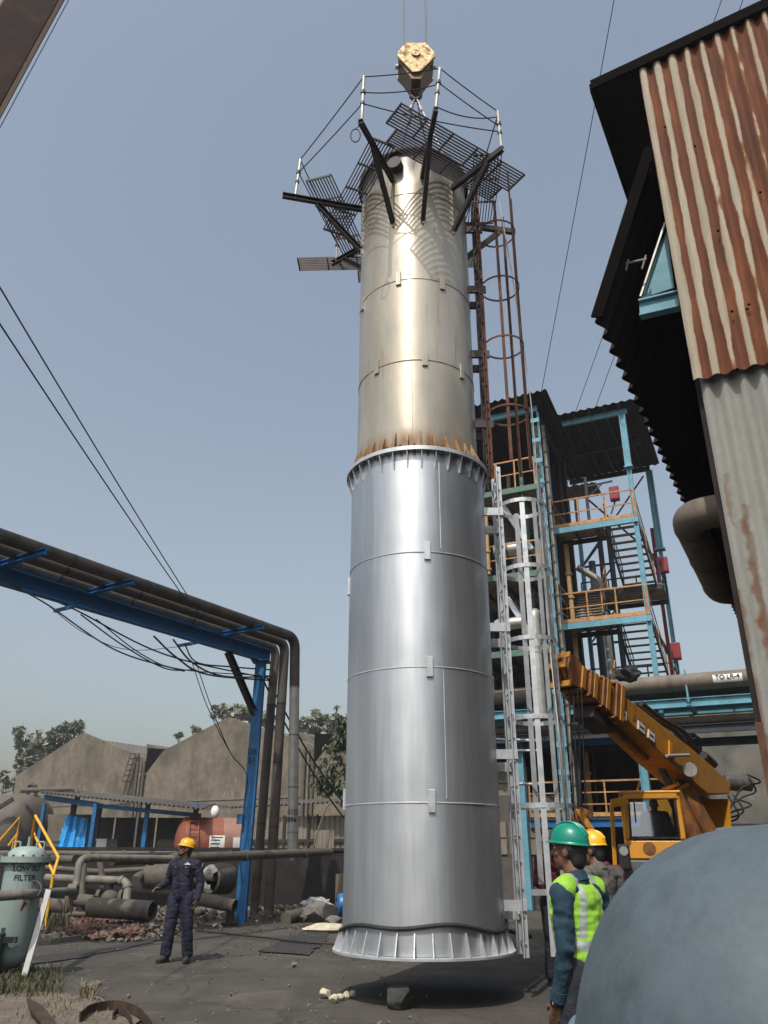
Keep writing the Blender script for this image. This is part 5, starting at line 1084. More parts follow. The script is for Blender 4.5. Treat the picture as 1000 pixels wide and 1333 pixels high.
# under-eave steel: pale blue beam, pane and bracket
b0_, b1_ = sv_(833, 403, .6), sv_(884, 391, .6); MB().beam(sp(*b0_), sp(*b1_), .10, .20, .02).build('eave_beam', 'tower_blue', shd, 0)
p_ = [sp(*sv_(x, y, .7)) for x, y in ((836, 388), (878, 374), (868, 300), (860, 318))]
MB().prism(p_, SV*.02).build('pale_panel', 'tower_blue', shd, 0)
MB().tube([sp(*sv_(815, 343, .5)), sp(*sv_(842, 337, .5))], .012, 6).tube([sp(*sv_(818, 338, .5)), sp(*sv_(815, 352, .5))], .010, 6).tube([sp(*sv_(841, 332, .5)), sp(*sv_(836, 350, .5))], .010, 6).build('pipe_hanger', 'pipe_silver', shd, 0)
MB().bar(sp(*sv_(834, 386, .65)), sp(*sv_(866, 290, .65)), .02, .02).build('pane_edge', 'pipe_silver', shd, 0)
# rusty corner flashing low on the wall
q0, q1 = sv_(985, 928, -.03), sv_(1003, 1010, -.03); MB().bar(sp(.03, -.035, .8), sp(.03, -.035, 2.45), .05, .03, SV).build('corner_flashing', 'rusty_steel', shd, 0)
# elbowed duct on the side of the shed
du = -.42; d0 = su_(893, 672, du); d1 = su_(938, 772, du); zD = (d0[2]+d1[2])/2
dct = thing('elbow_duct', sp(du, d0[1], zD), 'fat brown elbowed duct looping out from the side of the corrugated shed', 'duct')
pd = [sp(.1, d0[1], d0[2]), sp(du, d0[1], d0[2]), sp(du, d1[1], d1[2]), sp(.1, d1[1], d1[2])]
MB().tube(elbow(pd, .34, 9), .17, 24).build('bend', 'pipe_lagging', dct)
for f in (.12, .5, .88): q = pd[1].lerp(pd[2], f); d = (pd[2]-pd[1]).normalized(); MB().tube([q-d*.015, q+d*.015], .178, 24).build('seam_band', 'pipe_lagging', dct)
# ---------------------------------------------------------------- stair tower, pale blue
TA = R(25); TU, TV = V((math.cos(TA), -math.sin(TA), 0)), V((math.sin(TA), math.cos(TA), 0)); TO = V((8.88, 25.7, 0))
tp = lambda u, v, z: TO+TU*u+TV*v+Z*z
def tz(x, y, u, v): p = tp(u, v, 0); return at(x, y, p.y).z
st = thing('stair_tower', TO, 'open pale blue steel stair tower with two landings and a dark roof behind the crane', 'stair tower')
zr = tz(808, 540, 0, 0); zl = [tz(825, 673, 0, 0), tz(845, 801, 0, 0)]
TD, TW = 5.3, 2.95
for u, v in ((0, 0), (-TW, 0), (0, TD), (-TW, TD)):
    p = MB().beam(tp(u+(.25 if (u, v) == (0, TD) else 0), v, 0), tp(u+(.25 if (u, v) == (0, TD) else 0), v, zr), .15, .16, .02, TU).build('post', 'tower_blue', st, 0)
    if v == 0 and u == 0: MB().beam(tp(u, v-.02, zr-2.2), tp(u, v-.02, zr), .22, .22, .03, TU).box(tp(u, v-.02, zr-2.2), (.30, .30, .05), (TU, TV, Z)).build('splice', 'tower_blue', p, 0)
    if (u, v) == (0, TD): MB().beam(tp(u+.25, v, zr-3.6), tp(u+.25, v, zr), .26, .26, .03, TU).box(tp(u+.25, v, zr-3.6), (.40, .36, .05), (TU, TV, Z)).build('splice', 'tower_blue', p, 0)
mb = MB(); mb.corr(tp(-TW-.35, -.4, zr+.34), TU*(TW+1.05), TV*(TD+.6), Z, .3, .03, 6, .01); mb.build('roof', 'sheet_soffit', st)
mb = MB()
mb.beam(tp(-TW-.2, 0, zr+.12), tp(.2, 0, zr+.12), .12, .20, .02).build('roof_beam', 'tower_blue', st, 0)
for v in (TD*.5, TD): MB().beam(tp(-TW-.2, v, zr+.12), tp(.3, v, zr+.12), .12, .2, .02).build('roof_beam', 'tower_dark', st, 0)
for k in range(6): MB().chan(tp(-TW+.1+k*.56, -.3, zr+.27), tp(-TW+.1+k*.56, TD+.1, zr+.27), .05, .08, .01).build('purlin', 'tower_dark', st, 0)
for a, b_ in (((-TW, TD, zl[0]+.3), (0, TD, zr-.2)), ((0, TD, zl[0]+.3), (-TW, TD, zr-.2))): MB().ang(tp(*a), tp(*b_), .07).build('brace', 'tower_dark', st, 0)
def railing(pts, h, parent, m_='rail_orange', mids=(.5,), step=1.0, toe=True):
    pts = [V(p) for p in pts]
    for a, b_ in zip(pts, pts[1:]):
        g = MB().bar(a+Z*h, b_+Z*h, .05, .05).build('guard_rail', m_, parent, 0)
        for f in mids: MB().bar(a+Z*h*f, b_+Z*h*f, .035, .035).build('mid_rail', m_, g, 0)
        if toe: MB().bar(a+Z*.07, b_+Z*.07, .012, .12).build('toe_board', m_, g, 0)
        n = max(1, round((b_-a).length/step))
        for i in range(n+1): q = a.lerp(b_, i/n); MB().bar(q, q+Z*h, .045, .045).build('baluster', m_, g, 0)
for k, z in enumerate(zl):
    pl = MB().box(tp(-TW/2, .28, z+.02), (TW, .60, .03), (TU, TV, Z)).box(tp(-TW/2-.6, .95, z+.02), (TW-1.2, .74, .03), (TU, TV, Z)).build('deck', 'deck_plate', st, 0)
    MB().chan(tp(-TW-.1, -.06, z-.11), tp(.1, -.06, z-.11), .08, .20, .02).build('edge_beam', 'tower_blue', pl, 0)
    MB().chan(tp(-TW, 1.32, z-.11), tp(-1.15, 1.32, z-.11), .08, .18, .02).build('edge_beam', 'tower_dark', pl, 0)
    for u in (-TW+.05, -2.2, -1.45): MB().chan(tp(u, 0, z-.09), tp(u, 1.3, z-.09), .05, .14, .012).build('joist', 'tower_dark', pl, 0)
    zh = z-1.75
    back = MB().box(tp(-TW/2+.1, 3.6, zh+.02), (TW+.5, 2.1, .03), (TU, TV, Z)).build('deck', 'deck_plate', st, 0)
    MB().chan(tp(-TW, 2.55, zh-.1), tp(.35, 2.55, zh-.1), .07, .18, .02).build('edge_beam', 'tower_dark', back, 0); MB().chan(tp(-TW, 4.65, zh-.1), tp(.35, 4.65, zh-.1), .07, .18, .02).build('edge_beam', 'tower_dark', back, 0)
    MB().beam(tp(.0, 0, z-.13), tp(0, TD, z-.13), .08, .16, .02).build('edge_beam', 'tower_dark', pl, 0)
    railing([tp(-TW, -.02, z+.03), tp(-.02, -.02, z+.03)], 1.05, st); railing([tp(-TW+.0, .05, z+.03), tp(-TW, 1.3, z+.03)], 1.05, st); railing([tp(.02, 0, z+.03), tp(.02, .5, z+.03)], 1.05, st, toe=False)
    railing([tp(.33, 2.6, zh+.03), tp(.33, 4.6, zh+.03), tp(-TW, 4.6, zh+.03)], 1.05, st, 'tower_dark', toe=False)
    for u0, u1, v0, v1, za, zb in ((-1.12, .02, .5, 2.6, z, zh), (-2.75, -1.65, 1.1, 2.6, zh-1.35, zh)):
        a0, a1 = tp(u0, v0, za-.03), tp(u1, v0, za-.03); run = TV*(v1-v0)+Z*(zb-za)+TU*(.14 if k+1 and u0 > -2 else 0)
        s1 = MB().chan(a0, a0+run, .05, .20, .012).build('stringer', 'tower_dark', st, 0); MB().chan(a1, a1+run, .05, .20, .012).build('stringer', 'tower_dark', st, 0)
        for i in range(9): q = run*((i+.5)/9); MB().box((a0+a1)/2+q+Z*.03, ((a1-a0).length-.06, .20, .03), (TU, TV, Z)).build('tread', 'deck_plate', s1, 0)
        for e in (a0, a1):
            m_ = 'rail_orange' if e is a1 else 'tower_dark'
            h_ = MB().bar(e+Z*.95, e+run+Z*.95, .035, .035).build('stair_rail', m_, st, 0); MB().bar(e+Z*.5, e+run+Z*.5, .025, .025).build('mid_rail', m_, h_, 0)
            for f in (.02, .5, .98): MB().bar(e+run*f, e+run*f+Z*.95, .03, .03).build('baluster', m_, h_, 0)
# back-left column bundle of the tower: dark steel, pipes, small jib
for u, v, r_, m_ in ((-TW+.75, TD+.5, .10, 'tower_dark'), (-TW+1.15, TD+.5, .10, 'tower_dark')): MB().beam(tp(u, v, 0), tp(u, v, zl[0]+2.4), .18, .18, .02).build('back_post', m_, st, 0)
for z in (zl[1]-2, zl[1]+.6, zl[1]+2.2, zl[0]+.4, zl[0]+2.2): MB().ang(tp(-TW-.1, TD+.5, z), tp(-TW+1.3, TD+.5, z), .10).build('tie', 'tower_dark', st, 0)
for z in (zl[1]-2, zl[1]+.6, zl[0]-1.2, zl[0]+.4): MB().ang(tp(-TW-.1, TD+.5, z), tp(-TW+1.2, TD+.5, z+1.5), .07).build('brace', 'tower_dark', st, 0)
MB().bar(tp(-TW+1.2, .9, zl[0]), tp(-TW+1.2, .9, zl[0]+2.3), .10).bar(tp(-TW+1.2, .9, zl[0]+1.9), tp(-TW+2.2, .9, zl[0]+1.95), .06).bar(tp(-TW+1.2, .9, zl[0]+1.4), tp(-TW+1.8, .9, zl[0]+1.9), .04).build('jib', 'tower_dark', st, 0)
MB().corr(tp(-TW-.2, 3.4, zl[0]+3.2), TU*1.4, TV*1.6+Z*.1, Z, .2, .03, 6, .01).build('low_roof', 'sheet_fence', st)
pipe2 = [tp(-TW+.55, .3, zl[0]-3.0), tp(-TW+.55, .3, zl[0]-.4), tp(-TW+1.0, 2.2, zl[0]-.9), tp(-TW+1.1, 3, zl[0]-3.0)]
t = thing('pipe', tp(-TW+.5, .6, 0), 'silver pipe bending under the upper landing of the stair tower', 'pipe'); MB().tube(elbow([tp(-TW+.35, 2.2, zl[0]-.8), tp(-TW+1.15, 2.4, zl[0]-1.4), tp(-TW+1.15, 2.4, zl[1]-2)], .3), .13, 14).build('run', 'pipe_silver', t)
for z in (zl[0]-1.9, zl[0]-2.6): MB().tube([tp(-TW+1.15, 2.4, z), tp(-TW+1.15, 2.4, z+.06)], .19, 14).build('flange', 'cast_grey', t)
for u, v, r_, m_, lab in ((-TW+.25, .9, .09, 'pipe_ochre', 'tan upright pipe inside the left post of the stair tower'), (-TW+.75, 3.2, .14, 'tower_dark', 'dark upright pipe in the middle of the stair tower'), (-TW+1.05, 3.8, .11, 'tower_dark', 'dark slimmer upright pipe right of the middle of the stair tower')):
    t = thing('riser_pipe', tp(u, v, 0), lab, 'pipe', 'riser pipes in the stair tower'); MB().tube([tp(u, v, 0), tp(u, v, zl[0]-.3)], r_, 12).build('run', m_, t)
    for z in (4, 7.2, 10.1, 11): MB().tube([tp(u, v, z), tp(u, v, z+.08)], r_*1.5, 12).build('flange', m_, t)
pt_ = thing('fire_main', tp(.35, TD-.2, 0), 'maroon upright pipe at the back right corner of the stair tower', 'pipe'); MB().tube([tp(.02, TD+.2, 0), tp(.02, TD+.2, zl[0]+1.6)], .075, 12).build('run', 'box_red', pt_)
for (x, y, v, hh, lab) in ((800, 643, 1.2, .55, 'red box on a bracket over the upper landing of the stair tower'), (864, 736, 3.4, .62, 'red box on the right side of the stair tower halfway down the upper stair'), (880, 848, 3.0, .62, 'red box on the right side of the stair tower just above the pipe rack')):
    c = at(x, y, tp(0, v, 0).y); t = thing('red_box', c, lab, 'box', 'red boxes on the stair tower')
    MB().box(c, (.34, .24, hh), (TU, TV, Z)).build('body', 'box_red', t, 0, bevel=.02); MB().box(c-TV*.13, (.28, .02, hh-.1), (TU, TV, Z)).build('cover', 'box_red', t, 0)
    MB().bar(c-Z*hh*.5, c-Z*(hh*.5+.5)-TU*.2, .05).build('bracket', 'tower_dark', t, 0)
# brown battened cable ladder beside the tower
cb = thing('cable_riser', V((5.68, 25.4, 0)), 'brown vertical cable ladder between the dark roofed tower and the stair tower', 'cable ladder')
for dx in (-.13, .13): MB().bar((5.68+dx, 25.4, 0), (5.68+dx, 25.4, 16), .10, .08).build('rail', 'deck_plate', cb, 0)
for k in range(26): MB().bar((5.50, 25.36, .5+k*.6), (5.86, 25.36, .5+k*.6), .04, .07).build('rung', 'cast_grey', cb, 0)
# ---------------------------------------------------------------- dark roofed process tower behind the column
PO = V((5.40, 24.7, 0)); pp_ = lambda u, v, z: PO+TU*u+TV*v+Z*z
pz = lambda x, y, u, v: at(x, y, pp_(u, v, 0).y).z
pw = thing('process_tower', PO, 'dark roofed process tower full of pipes behind the silver column', 'tower')
zrf = on(700, 518, 0) and at(700, 518, 26.0).z
PWD = 3.3; PDP = 4.2; zt_ = pz(689, 536, 0, 0)
for u, v in ((0, 0), (-PWD, 0), (0, PDP), (-PWD, PDP)):
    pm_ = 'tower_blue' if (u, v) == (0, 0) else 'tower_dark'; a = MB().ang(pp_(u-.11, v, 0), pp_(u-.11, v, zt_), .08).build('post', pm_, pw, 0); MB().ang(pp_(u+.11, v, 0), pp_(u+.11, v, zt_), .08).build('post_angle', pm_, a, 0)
    if v == 0:
        for k in range(20): MB().box(pp_(u, v-.06, .6+k*.8), (.30, .012, .16), (TU, TV, Z)).build('batten', pm_, a, 0)
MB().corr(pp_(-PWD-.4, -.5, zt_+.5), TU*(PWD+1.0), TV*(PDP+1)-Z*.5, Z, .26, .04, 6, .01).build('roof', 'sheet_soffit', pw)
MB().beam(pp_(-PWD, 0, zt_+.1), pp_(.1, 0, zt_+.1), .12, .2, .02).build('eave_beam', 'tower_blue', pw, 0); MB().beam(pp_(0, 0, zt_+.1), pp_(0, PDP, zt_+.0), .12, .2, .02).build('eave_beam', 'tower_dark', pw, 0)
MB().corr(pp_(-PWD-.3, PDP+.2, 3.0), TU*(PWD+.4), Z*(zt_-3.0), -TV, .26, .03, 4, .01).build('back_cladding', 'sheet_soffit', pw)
MB().corr(pp_(-PWD-.15, -.1, pz(640, 866, -3, 0)), TV*2.2, Z*(pz(640, 745, -3, 0)-pz(640, 866, -3, 0)), -TU, .2, .02, 4, .01).build('maroon_side_sheet', 'sheet_maroon', pw)
MB().corr(pp_(-PWD-.15, -.12, pz(640, 866, -3, 0)), TU*.62, Z*(pz(640, 745, -3, 0)-pz(640, 866, -3, 0)), -TV, .2, .02, 4, .01).build('maroon_front_sheet', 'sheet_maroon', pw)
MB().corr(pp_(-PWD-.15, -.12, pz(640, 625, -3, 0)), TU*.55, Z*(zt_-pz(640, 625, -3, 0)), -TV, .2, .02, 4, .01).build('brown_front_sheet', 'sheet_maroon', pw)
for zz, rail in ((pz(670, 635, -1, 0), 1), (pz(680, 745, -1, 0), 1), (pz(690, 845, -1, 0), 0)):
    d_ = MB().box(pp_(-PWD/2, PDP/2, zz), (PWD-.1, PDP-.2, .04), (TU, TV, Z)).build('deck', 'deck_plate', pw, 0)
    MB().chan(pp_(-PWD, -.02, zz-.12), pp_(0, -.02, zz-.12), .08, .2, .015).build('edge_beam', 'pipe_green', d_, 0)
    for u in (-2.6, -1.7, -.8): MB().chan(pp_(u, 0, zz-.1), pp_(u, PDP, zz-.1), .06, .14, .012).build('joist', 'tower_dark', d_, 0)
    if rail: railing([pp_(-PWD+.3, .05, zz+.02), pp_(-.2, .05, zz+.02)], 1.05, pw, step=.8, toe=False)
for (x0, y0, x1, y1) in ((652, 655, 692, 715), (660, 778, 694, 832)):
    a, b_ = at(x0, y0, 25.8), at(x1, y1, 25.8); s_ = MB().chan(a, b_, .05, .18, .012).build('stair_stringer', 'galvanised', pw, 0); MB().chan(a+TV*.7, b_+TV*.7, .05, .18, .012).build('stair_stringer', 'galvanised', pw, 0)
    for k in range(10): q = a.lerp(b_, (k+.5)/10); MB().box(q+TV*.35, (.22, .68, .03), (TU, TV, Z)).build('tread', 'galvanised', s_, 0)
ploc = [((676, 600), (700, 905), 25.3, .075, 'pipe_green', 'front green upright pipe in the dark process tower'), ((682, 640), (706, 930), 26.2, .065, 'pipe_green', 'rear green upright pipe in the dark process tower'), ((632, 672), (636, 748), 25.2, .085, 'pipe_ochre', 'tan upright pipe at the column edge in the dark process tower'),
        ((660, 620), (672, 760), 27, .07, 'pipe_lagging', 'brown upright pipe on the upper deck of the dark process tower'), ((712, 640), (722, 860), 27, .10, 'tower_dark', 'dark upright pipe behind the brown cable ladder')]
for (a, b_, Y, r_, m_, lab) in ploc:
    p0, p1 = at(*a, Y), at(*b_, Y); p1.x = p0.x = (p0.x+p1.x)/2; t = thing('riser_pipe', p1, lab, 'pipe', 'riser pipes in the process tower'); MB().tube([p0, p1], r_, 12).build('run', m_, t)
    for f in (.2, .6, .9): q = p0.lerp(p1, f); MB().tube([q, q-Z*.07], r_*1.45, 12).build('flange', m_, t)
t = thing('bent_riser', at(705, 905, 24.2), 'bright silver riser with a rounded bend behind the ladder cage', 'pipe'); MB().tube(elbow([at(706, 935, 24.2), at(695, 796, 24.2), at(695, 796, 24.2)+TV*.9-Z*.02, at(697, 850, 25.1)], .22), .15, 18).build('run', 'pipe_silver', t)
MB().tube([at(699, 850, 24.2), at(699, 846, 24.2)], .165, 18).build('band', 'pipe_silver', t)
for (x, y, Y, rx, rz, ax, lab) in ((662, 716, 26, .26, .5, TU, 'pale lagged duct end on the middle deck of the dark process tower'), (676, 722, 26.1, .2, .45, Z, 'pale lagged pot right of the duct end on the middle deck'), (664, 812, 25.6, .20, .5, TU, 'tan lagged stub above the lower deck of the dark process tower'), (662, 702, 27, .3, .7, Z, 'grey upright vessel at the back of the middle deck')):
    c = at(x, y, Y); t = thing('lagged_duct', c, lab, 'duct'); MB().lathe([(0, -rz), (rx*.8, -rz), (rx, -rz*.8), (rx, rz*.8), (rx*.8, rz), (0, rz)], 20, c, ax, ref=TV).build('body', 'pipe_silver' if rx < .27 else 'tank_dull', t); MB().lathe([(rx*1.02, -.03), (rx*1.08, 0), (rx*1.02, .03)], 20, c, ax, ref=TV).build('band', 'cast_grey', t)
# ---------------------------------------------------------------- pipe rack across the yard
k0, k1 = on(640, 908, 6.35), on(985, 881, 6.35); kd = (k1-k0).normalized(); kn = V((kd.y, -kd.x, 0))
kn = kn if kn.y < 0 else -kn
rk = thing('pipe_rack', (k0+k1)/2*V((1, 1, 0)) if False else V(((k0.x+k1.x)/2, (k0.y+k1.y)/2, 0)), 'pale blue pipe rack crossing behind the mobile crane', 'pipe rack')
kp = lambda f, dz, off=0: k0.lerp(k1, f)+Z*dz-kn*off
for off, dz in ((-.1, -.62), (1.5, -.62)): MB().beam(kp(-.35, dz, off), kp(1.5, dz, off), .16, .26, .02).build('longitudinal_beam', 'tower_blue', rk, 0)
MB().beam(kp(-.3, -1.35, .2), kp(1.5, -1.35, .2), .16, .24, .02).build('lower_beam', 'tower_dark', rk, 0); MB().beam(kp(-.3, -1.6, 1.4), kp(1.5, -1.6, 1.4), .16, .24, .02).build('lower_beam', 'tower_dark', rk, 0)
for f in (.08, .53, .76, 1.15):
    MB().bar(kp(f, -.62, -.14), kp(f, .34, -.14), .16, .05, kd).build('upright', 'tower_blue', rk, 0); MB().bar(kp(f, .2, -.1), kp(f+.1, -.5, .9), .08, .08).build('knee_brace', 'tower_dark', rk, 0)
    MB().beam(kp(f, -.62, -.2), kp(f, -.62, 1.6), .14, .2, .02).build('cross_arm', 'tower_blue', rk, 0)
for x, y in ((676, 965), (838, 1000)):
    p = at(x, y, 0.0+kp(.1 if x < 700 else .56, 0, .6).y); MB().beam((p.x, p.y, 0), (p.x, p.y, 5.7), .24, .24, .025, kd).build('post', 'tower_blue', rk, 0)
bp = thing('rack_pipe', kp(.5, -.0), 'big brown lagged pipe lying on the pale blue rack, carrying a white tag', 'pipe', 'pipes on the rack')
MB().tube([kp(-.4, 0), kp(1.6, 0)], .25, 24).build('run', 'pipe_lagging', bp)
for f in (.02, .3, .62, .82, 1.05): MB().tube([kp(f, 0), kp(f+.004, 0)], .258, 24).build('band', 'pipe_lagging', bp)
for off, dz, r_, m_, lab in ((.55, -.18, .16, 'pipe_dirty', 'dark pipe next behind the big brown pipe on the rack'), (1.0, -.22, .12, 'pipe_grey', 'grey pipe lying in the middle of the rack'), (1.35, -.2, .14, 'pipe_dirty', 'dark pipe on the far side of the rack'), (.4, -1.05, .13, 'pipe_lagging', 'brown pipe slung on the lower tier of the rack'), (.95, -1.1, .10, 'tower_dark', 'black pipe on the lower tier of the rack')):
    t = thing('rack_pipe', kp(.5, dz, off), lab, 'pipe', 'pipes on the rack'); MB().tube([kp(-.4, dz, off), kp(1.6, dz, off)], r_, 16).build('run', m_, t)
    for f in (.1, .45, .9): MB().tube([kp(f, dz, off), kp(f+.006, dz, off)], r_*1.25, 16).build('flange', m_, t)
# white tag with its lettering
def rackf(px):
    best = min(range(2000), key=lambda i: abs(500+F*(k0.lerp(k1, i/1600)-CAM).dot(RT)/(k0.lerp(k1, i/1600)-CAM).dot(FW)-px)); return best/1600
f0, f1 = rackf(929), rackf(967)
mb = MB(); vs_ = []; up_ = kn.cross(kd) if kn.cross(kd).z > 0 else kd.cross(kn)
for i in range(7):
    for j in range(2): a = R(-34+68*i/6-6); vs_.append(k0.lerp(k1, f0 if j == 0 else f1)+kn*(math.cos(a)*.262)+up_*(math.sin(a)*.262*.86))
mb.add(vs_, [(2*i, 2*i+1, 2*i+3, 2*i+2) for i in range(6)]); tgp = mb.build('pipe_tag', 'sign_white', bp)
o_ = k0.lerp(k1, (f0+f1)/2)+kn*.268; tilt = R(-14); uu = kd*math.cos(tilt)+up_*math.sin(tilt); vv_ = up_*math.cos(tilt)-kd*math.sin(tilt)
text_mesh('TO LR-4', .185, o_+up_*.02, kd, up_, kn).build('lettering', 'ink', tgp, 0)
# black sheeting lump on the rack
mb = MB(); c = at(819, 872, 22.6); bm = bmesh.new(); bmesh.ops.create_icosphere(bm, subdivisions=3, radius=.27)
for v in bm.verts: k = 1+.6*noise.noise(v.co*7); mb.v.append(c-Z*.12+V((v.co.x*1.25*k, v.co.y*k, v.co.z*.8*k)))
mb.f = [tuple(v.index for v in f.verts) for f in bm.faces]; bm.free(); tag(mb.build('sheeting_bundle', 'black_rubber'), 'bundle of black sheeting lying on the rack pipe', 'bundle')
# dark sheds and walls under and behind the rack
kz = lambda u, v, z: V((5.4, 28.0, 0))+TU*u+TV*v+Z*z
bs = thing('dark_shed', kz(0, 0, 0), 'unlit dark sheeted shed under the pipe rack behind the crane', 'shed')
MB().corr(kz(-4.5, 2.2, 0), TU*9.5, Z*5.0, -TV, .3, .03, 4, .01).build('wall', 'sheet_soffit', bs); MB().corr(kz(-4.6, -1.5, 5.0), TU*9.6, TV*3.8+Z*.25, Z, .3, .03, 4, .01).build('roof', 'sheet_soffit', bs)
MB().beam(kz(-4.5, -1.4, 4.85), kz(5.0, -1.4, 4.85), .14, .22, .02).build('eave_beam', 'post_blue', bs, 0)
for u in (-4.3, -1.6, 1.4, 4.6): MB().beam(kz(u, -1.3, 0), kz(u, -1.3, 4.8), .18, .18, .02).build('post', 'tower_dark', bs, 0)
MB().corr(kz(-2.2, -.9, 0), TU*1.9, Z*4.2, -TV, .3, .03, 4, .01).build('pale_sheet_wall', 'sheet_fence', bs)
MB().beam(kz(-.2, -1.2, 2.45), kz(5.0, -1.2, 2.45), .14, .24, .02).build('landing_beam', 'post_blue', bs, 0)
MB().box(kz(2.4, .2, 2.6), (5.2, 2.6, .05), (TU, TV, Z)).build('landing_deck', 'deck_plate', bs, 0)
railing([kz(-.2, -1.15, 2.63), kz(4.6, -1.15, 2.63)], 1.05, bs, step=1.2, mids=(.35, .68))
for a, b_ in (((.6, -1.0, 2.7), (1.6, -.8, 5.2)), ((2.9, -1.0, 2.7), (3.6, -.8, 4.6))): MB().ang(kz(*a), kz(*b_), .06).build('diagonal_brace', 'rail_orange', bs, 0)
cw0 = at(892, 960, 30.5); cw = thing('concrete_wall', (cw0.x+3, 29.5, 0), 'stained grey concrete wall behind the crane at the right', 'wall')
MB().prism([cw0*1-Z*cw0.z-Z*.2, cw0-Z*cw0.z+TU*14-Z*.2, cw0-Z*cw0.z+TU*14+Z*6.6, cw0-Z*cw0.z+Z*6.6], TV*.4).build('wall', 'concrete_grey', cw, 0)
for z in (1.95, 2.55): MB().tube([cw0-Z*cw0.z+Z*z-TV*.12+TU*.5, cw0-Z*cw0.z+Z*z-TV*.12+TU*13], .035, 8).build('conduit', 'black_wire', cw)
# pale window strip and low wall seen between column and ladder
q0, q1 = at(640, 1072, 27), at(690, 1110, 27); t = thing('cabin', (q0.x, 27, 0), 'low grey cabin with pale window panes seen between column and ladder', 'cabin')
MB().box2((q0.x-1.2, 27.05, 0), (q1.x+1.2, 29, 3.3)).build('body', 'sheet_dark', t, 0)
for i in range(3): MB().box2((q0.x+.05+i*.5, 27.0, 1.55), (q0.x+.45+i*.5, 27.06, 2.0)).build('window_pane', 'sheet_fence', t, 0); MB().box2((q0.x+.05+i*.5, 27.0, 2.04), (q0.x+.45+i*.5, 27.06, 2.5)).build('window_pane', 'sheet_fence', t, 0)
# ---------------------------------------------------------------- yellow mobile crane
def glass_mat():
    mt = bpy.data.materials.new('cab_glass'); mt.use_nodes = True; nt = mt.node_tree; N, L = nt.nodes, nt.links; out = N['Material Output']; N.remove(N['Principled BSDF'])
    t = N.new('ShaderNodeBsdfTransparent'); t.inputs[0].default_value = (.72, .78, .80, 1); g = N.new('ShaderNodeBsdfGlossy'); g.inputs['Roughness'].default_value = .04; fr = N.new('ShaderNodeFresnel'); fr.inputs[0].default_value = 1.5
    a = N.new('ShaderNodeMath'); a.operation = 'MULTIPLY_ADD'; a.inputs[1].default_value = 1.0; a.inputs[2].default_value = .16; L.new(fr.outputs[0], a.inputs[0])
    x = N.new('ShaderNodeMixShader'); L.new(a.outputs[0], x.inputs[0]); L.new(t.outputs[0], x.inputs[1]); L.new(g.outputs[0], x.inputs[2]); L.new(x.outputs[0], out.inputs[0]); MATS['cab_glass'] = mt
glass_mat()
BP = at(945, 1020, 18.0); BT = at(735, 876, 13.6); bf = V((BT.x-BP.x, BT.y-BP.y, 0)).normalized(); bn_ = V((-bf.y, bf.x, 0)); bn_ = bn_ if bn_.y < 0 else -bn_
mc = thing('mobile_crane', V((BP.x-.8, BP.y-.8, 0)), 'yellow mobile crane with retracted rusty boom and driver in the cab', 'mobile crane')
side = lambda x, y, o=.32: onp(x, y, BP+bn_*o, bn_)
poly = [side(x, y) for x, y in ((952, 1019), (950, 1034), (922, 1034), (869, 989), (812, 933), (806, 901), (834, 922), (904, 977))]
bm_ = MB().prism(poly, -bn_*.64).build('boom', 'crane_dirty_yellow', mc, 0, bevel=.02)
bd = (side(806, 915)-side(900, 995)).normalized(); bu = bn_.cross(bd); bu = bu if bu.z > 0 else -bu
MB().prism([side(x, y, .34) for x, y in ((870, 964), (874, 967), (874, 986), (870, 983))], bn_*.03).build('side_rib', 'crane_yellow', bm_, 0)
for i, (x, y) in enumerate(((811, 932), (835, 950), (848, 961))):
    o = side(x, y-3, .335); MB().box(o, (.24, .02, .16), (bd, bn_, bu)).build('warning_plate', 'sign_white', bm_, 0); MB().box(o+bn_*.012, (.15, .006, .03), (bd, bn_, bu)).build('lettering', 'ink', bm_, 0)
for k in range(5): o = side(826+k*6, 934+k*5.2, .325); MB().box(o, (.10, .006, .12), (bd, bn_, bu)).build('faded_marking', 'crane_brown', bm_, 0)
c0 = (side(812, 933)+side(806, 901))/2-bn_*.32; axd = (BT-c0).normalized(); Lb = (BT-c0).length; bu2 = bn_.cross(axd); bu2 = bu2 if bu2.z > 0 else -bu2
for i, (f0_, f1_, s_) in enumerate(((-.15, .36, .235), (.2, .66, .20), (.5, .98, .165))): MB().box(c0+axd*Lb*(f0_+f1_)/2, (.62*s_/.27, Lb*(f1_-f0_), .60*s_/.27), (bn_, axd, bu2)).build('telescopic_section', 'crane_brown', bm_, 0)
for i, (f, s_) in enumerate(((.02, .36), (.12, .345), (.30, .30), (.38, .29), (.56, .255), (.64, .245), (.80, .215))):
    q = c0+axd*Lb*f; cm = MB()
    for e_ in (-1, 1): cm.box(q+bn_*e_*s_*.98, (.04, .12, s_*1.9), (bn_, axd, bu2)).box(q+bu2*e_*s_*.97, (s_*1.9, .12, .04), (bn_, axd, bu2))
    cm.build('collar', 'crane_dirty_yellow' if i % 2 == 0 else 'crane_brown', bm_, 0, bevel=.01)
for i in range(3): MB().lathe([(0, -.03), (.2, -.03), (.17, 0), (.2, .03), (0, .03)], 20, BT+axd*.02+bn_*(-.13+.13*i)+bu2*(.1-.2*(i % 2)), bn_).build('head_sheave', 'crane_brown', bm_)
for e_ in (-1, 1): MB().prism([BT+bn_*.20*e_+axd*a+bu2*b_ for a, b_ in ((-.45, -.15), (.05, -.26), (.20, -.05), (.16, .26), (-.08, .28), (-.45, .15))], -bn_*.03*e_).build('head_plate', 'crane_brown', bm_, 0)
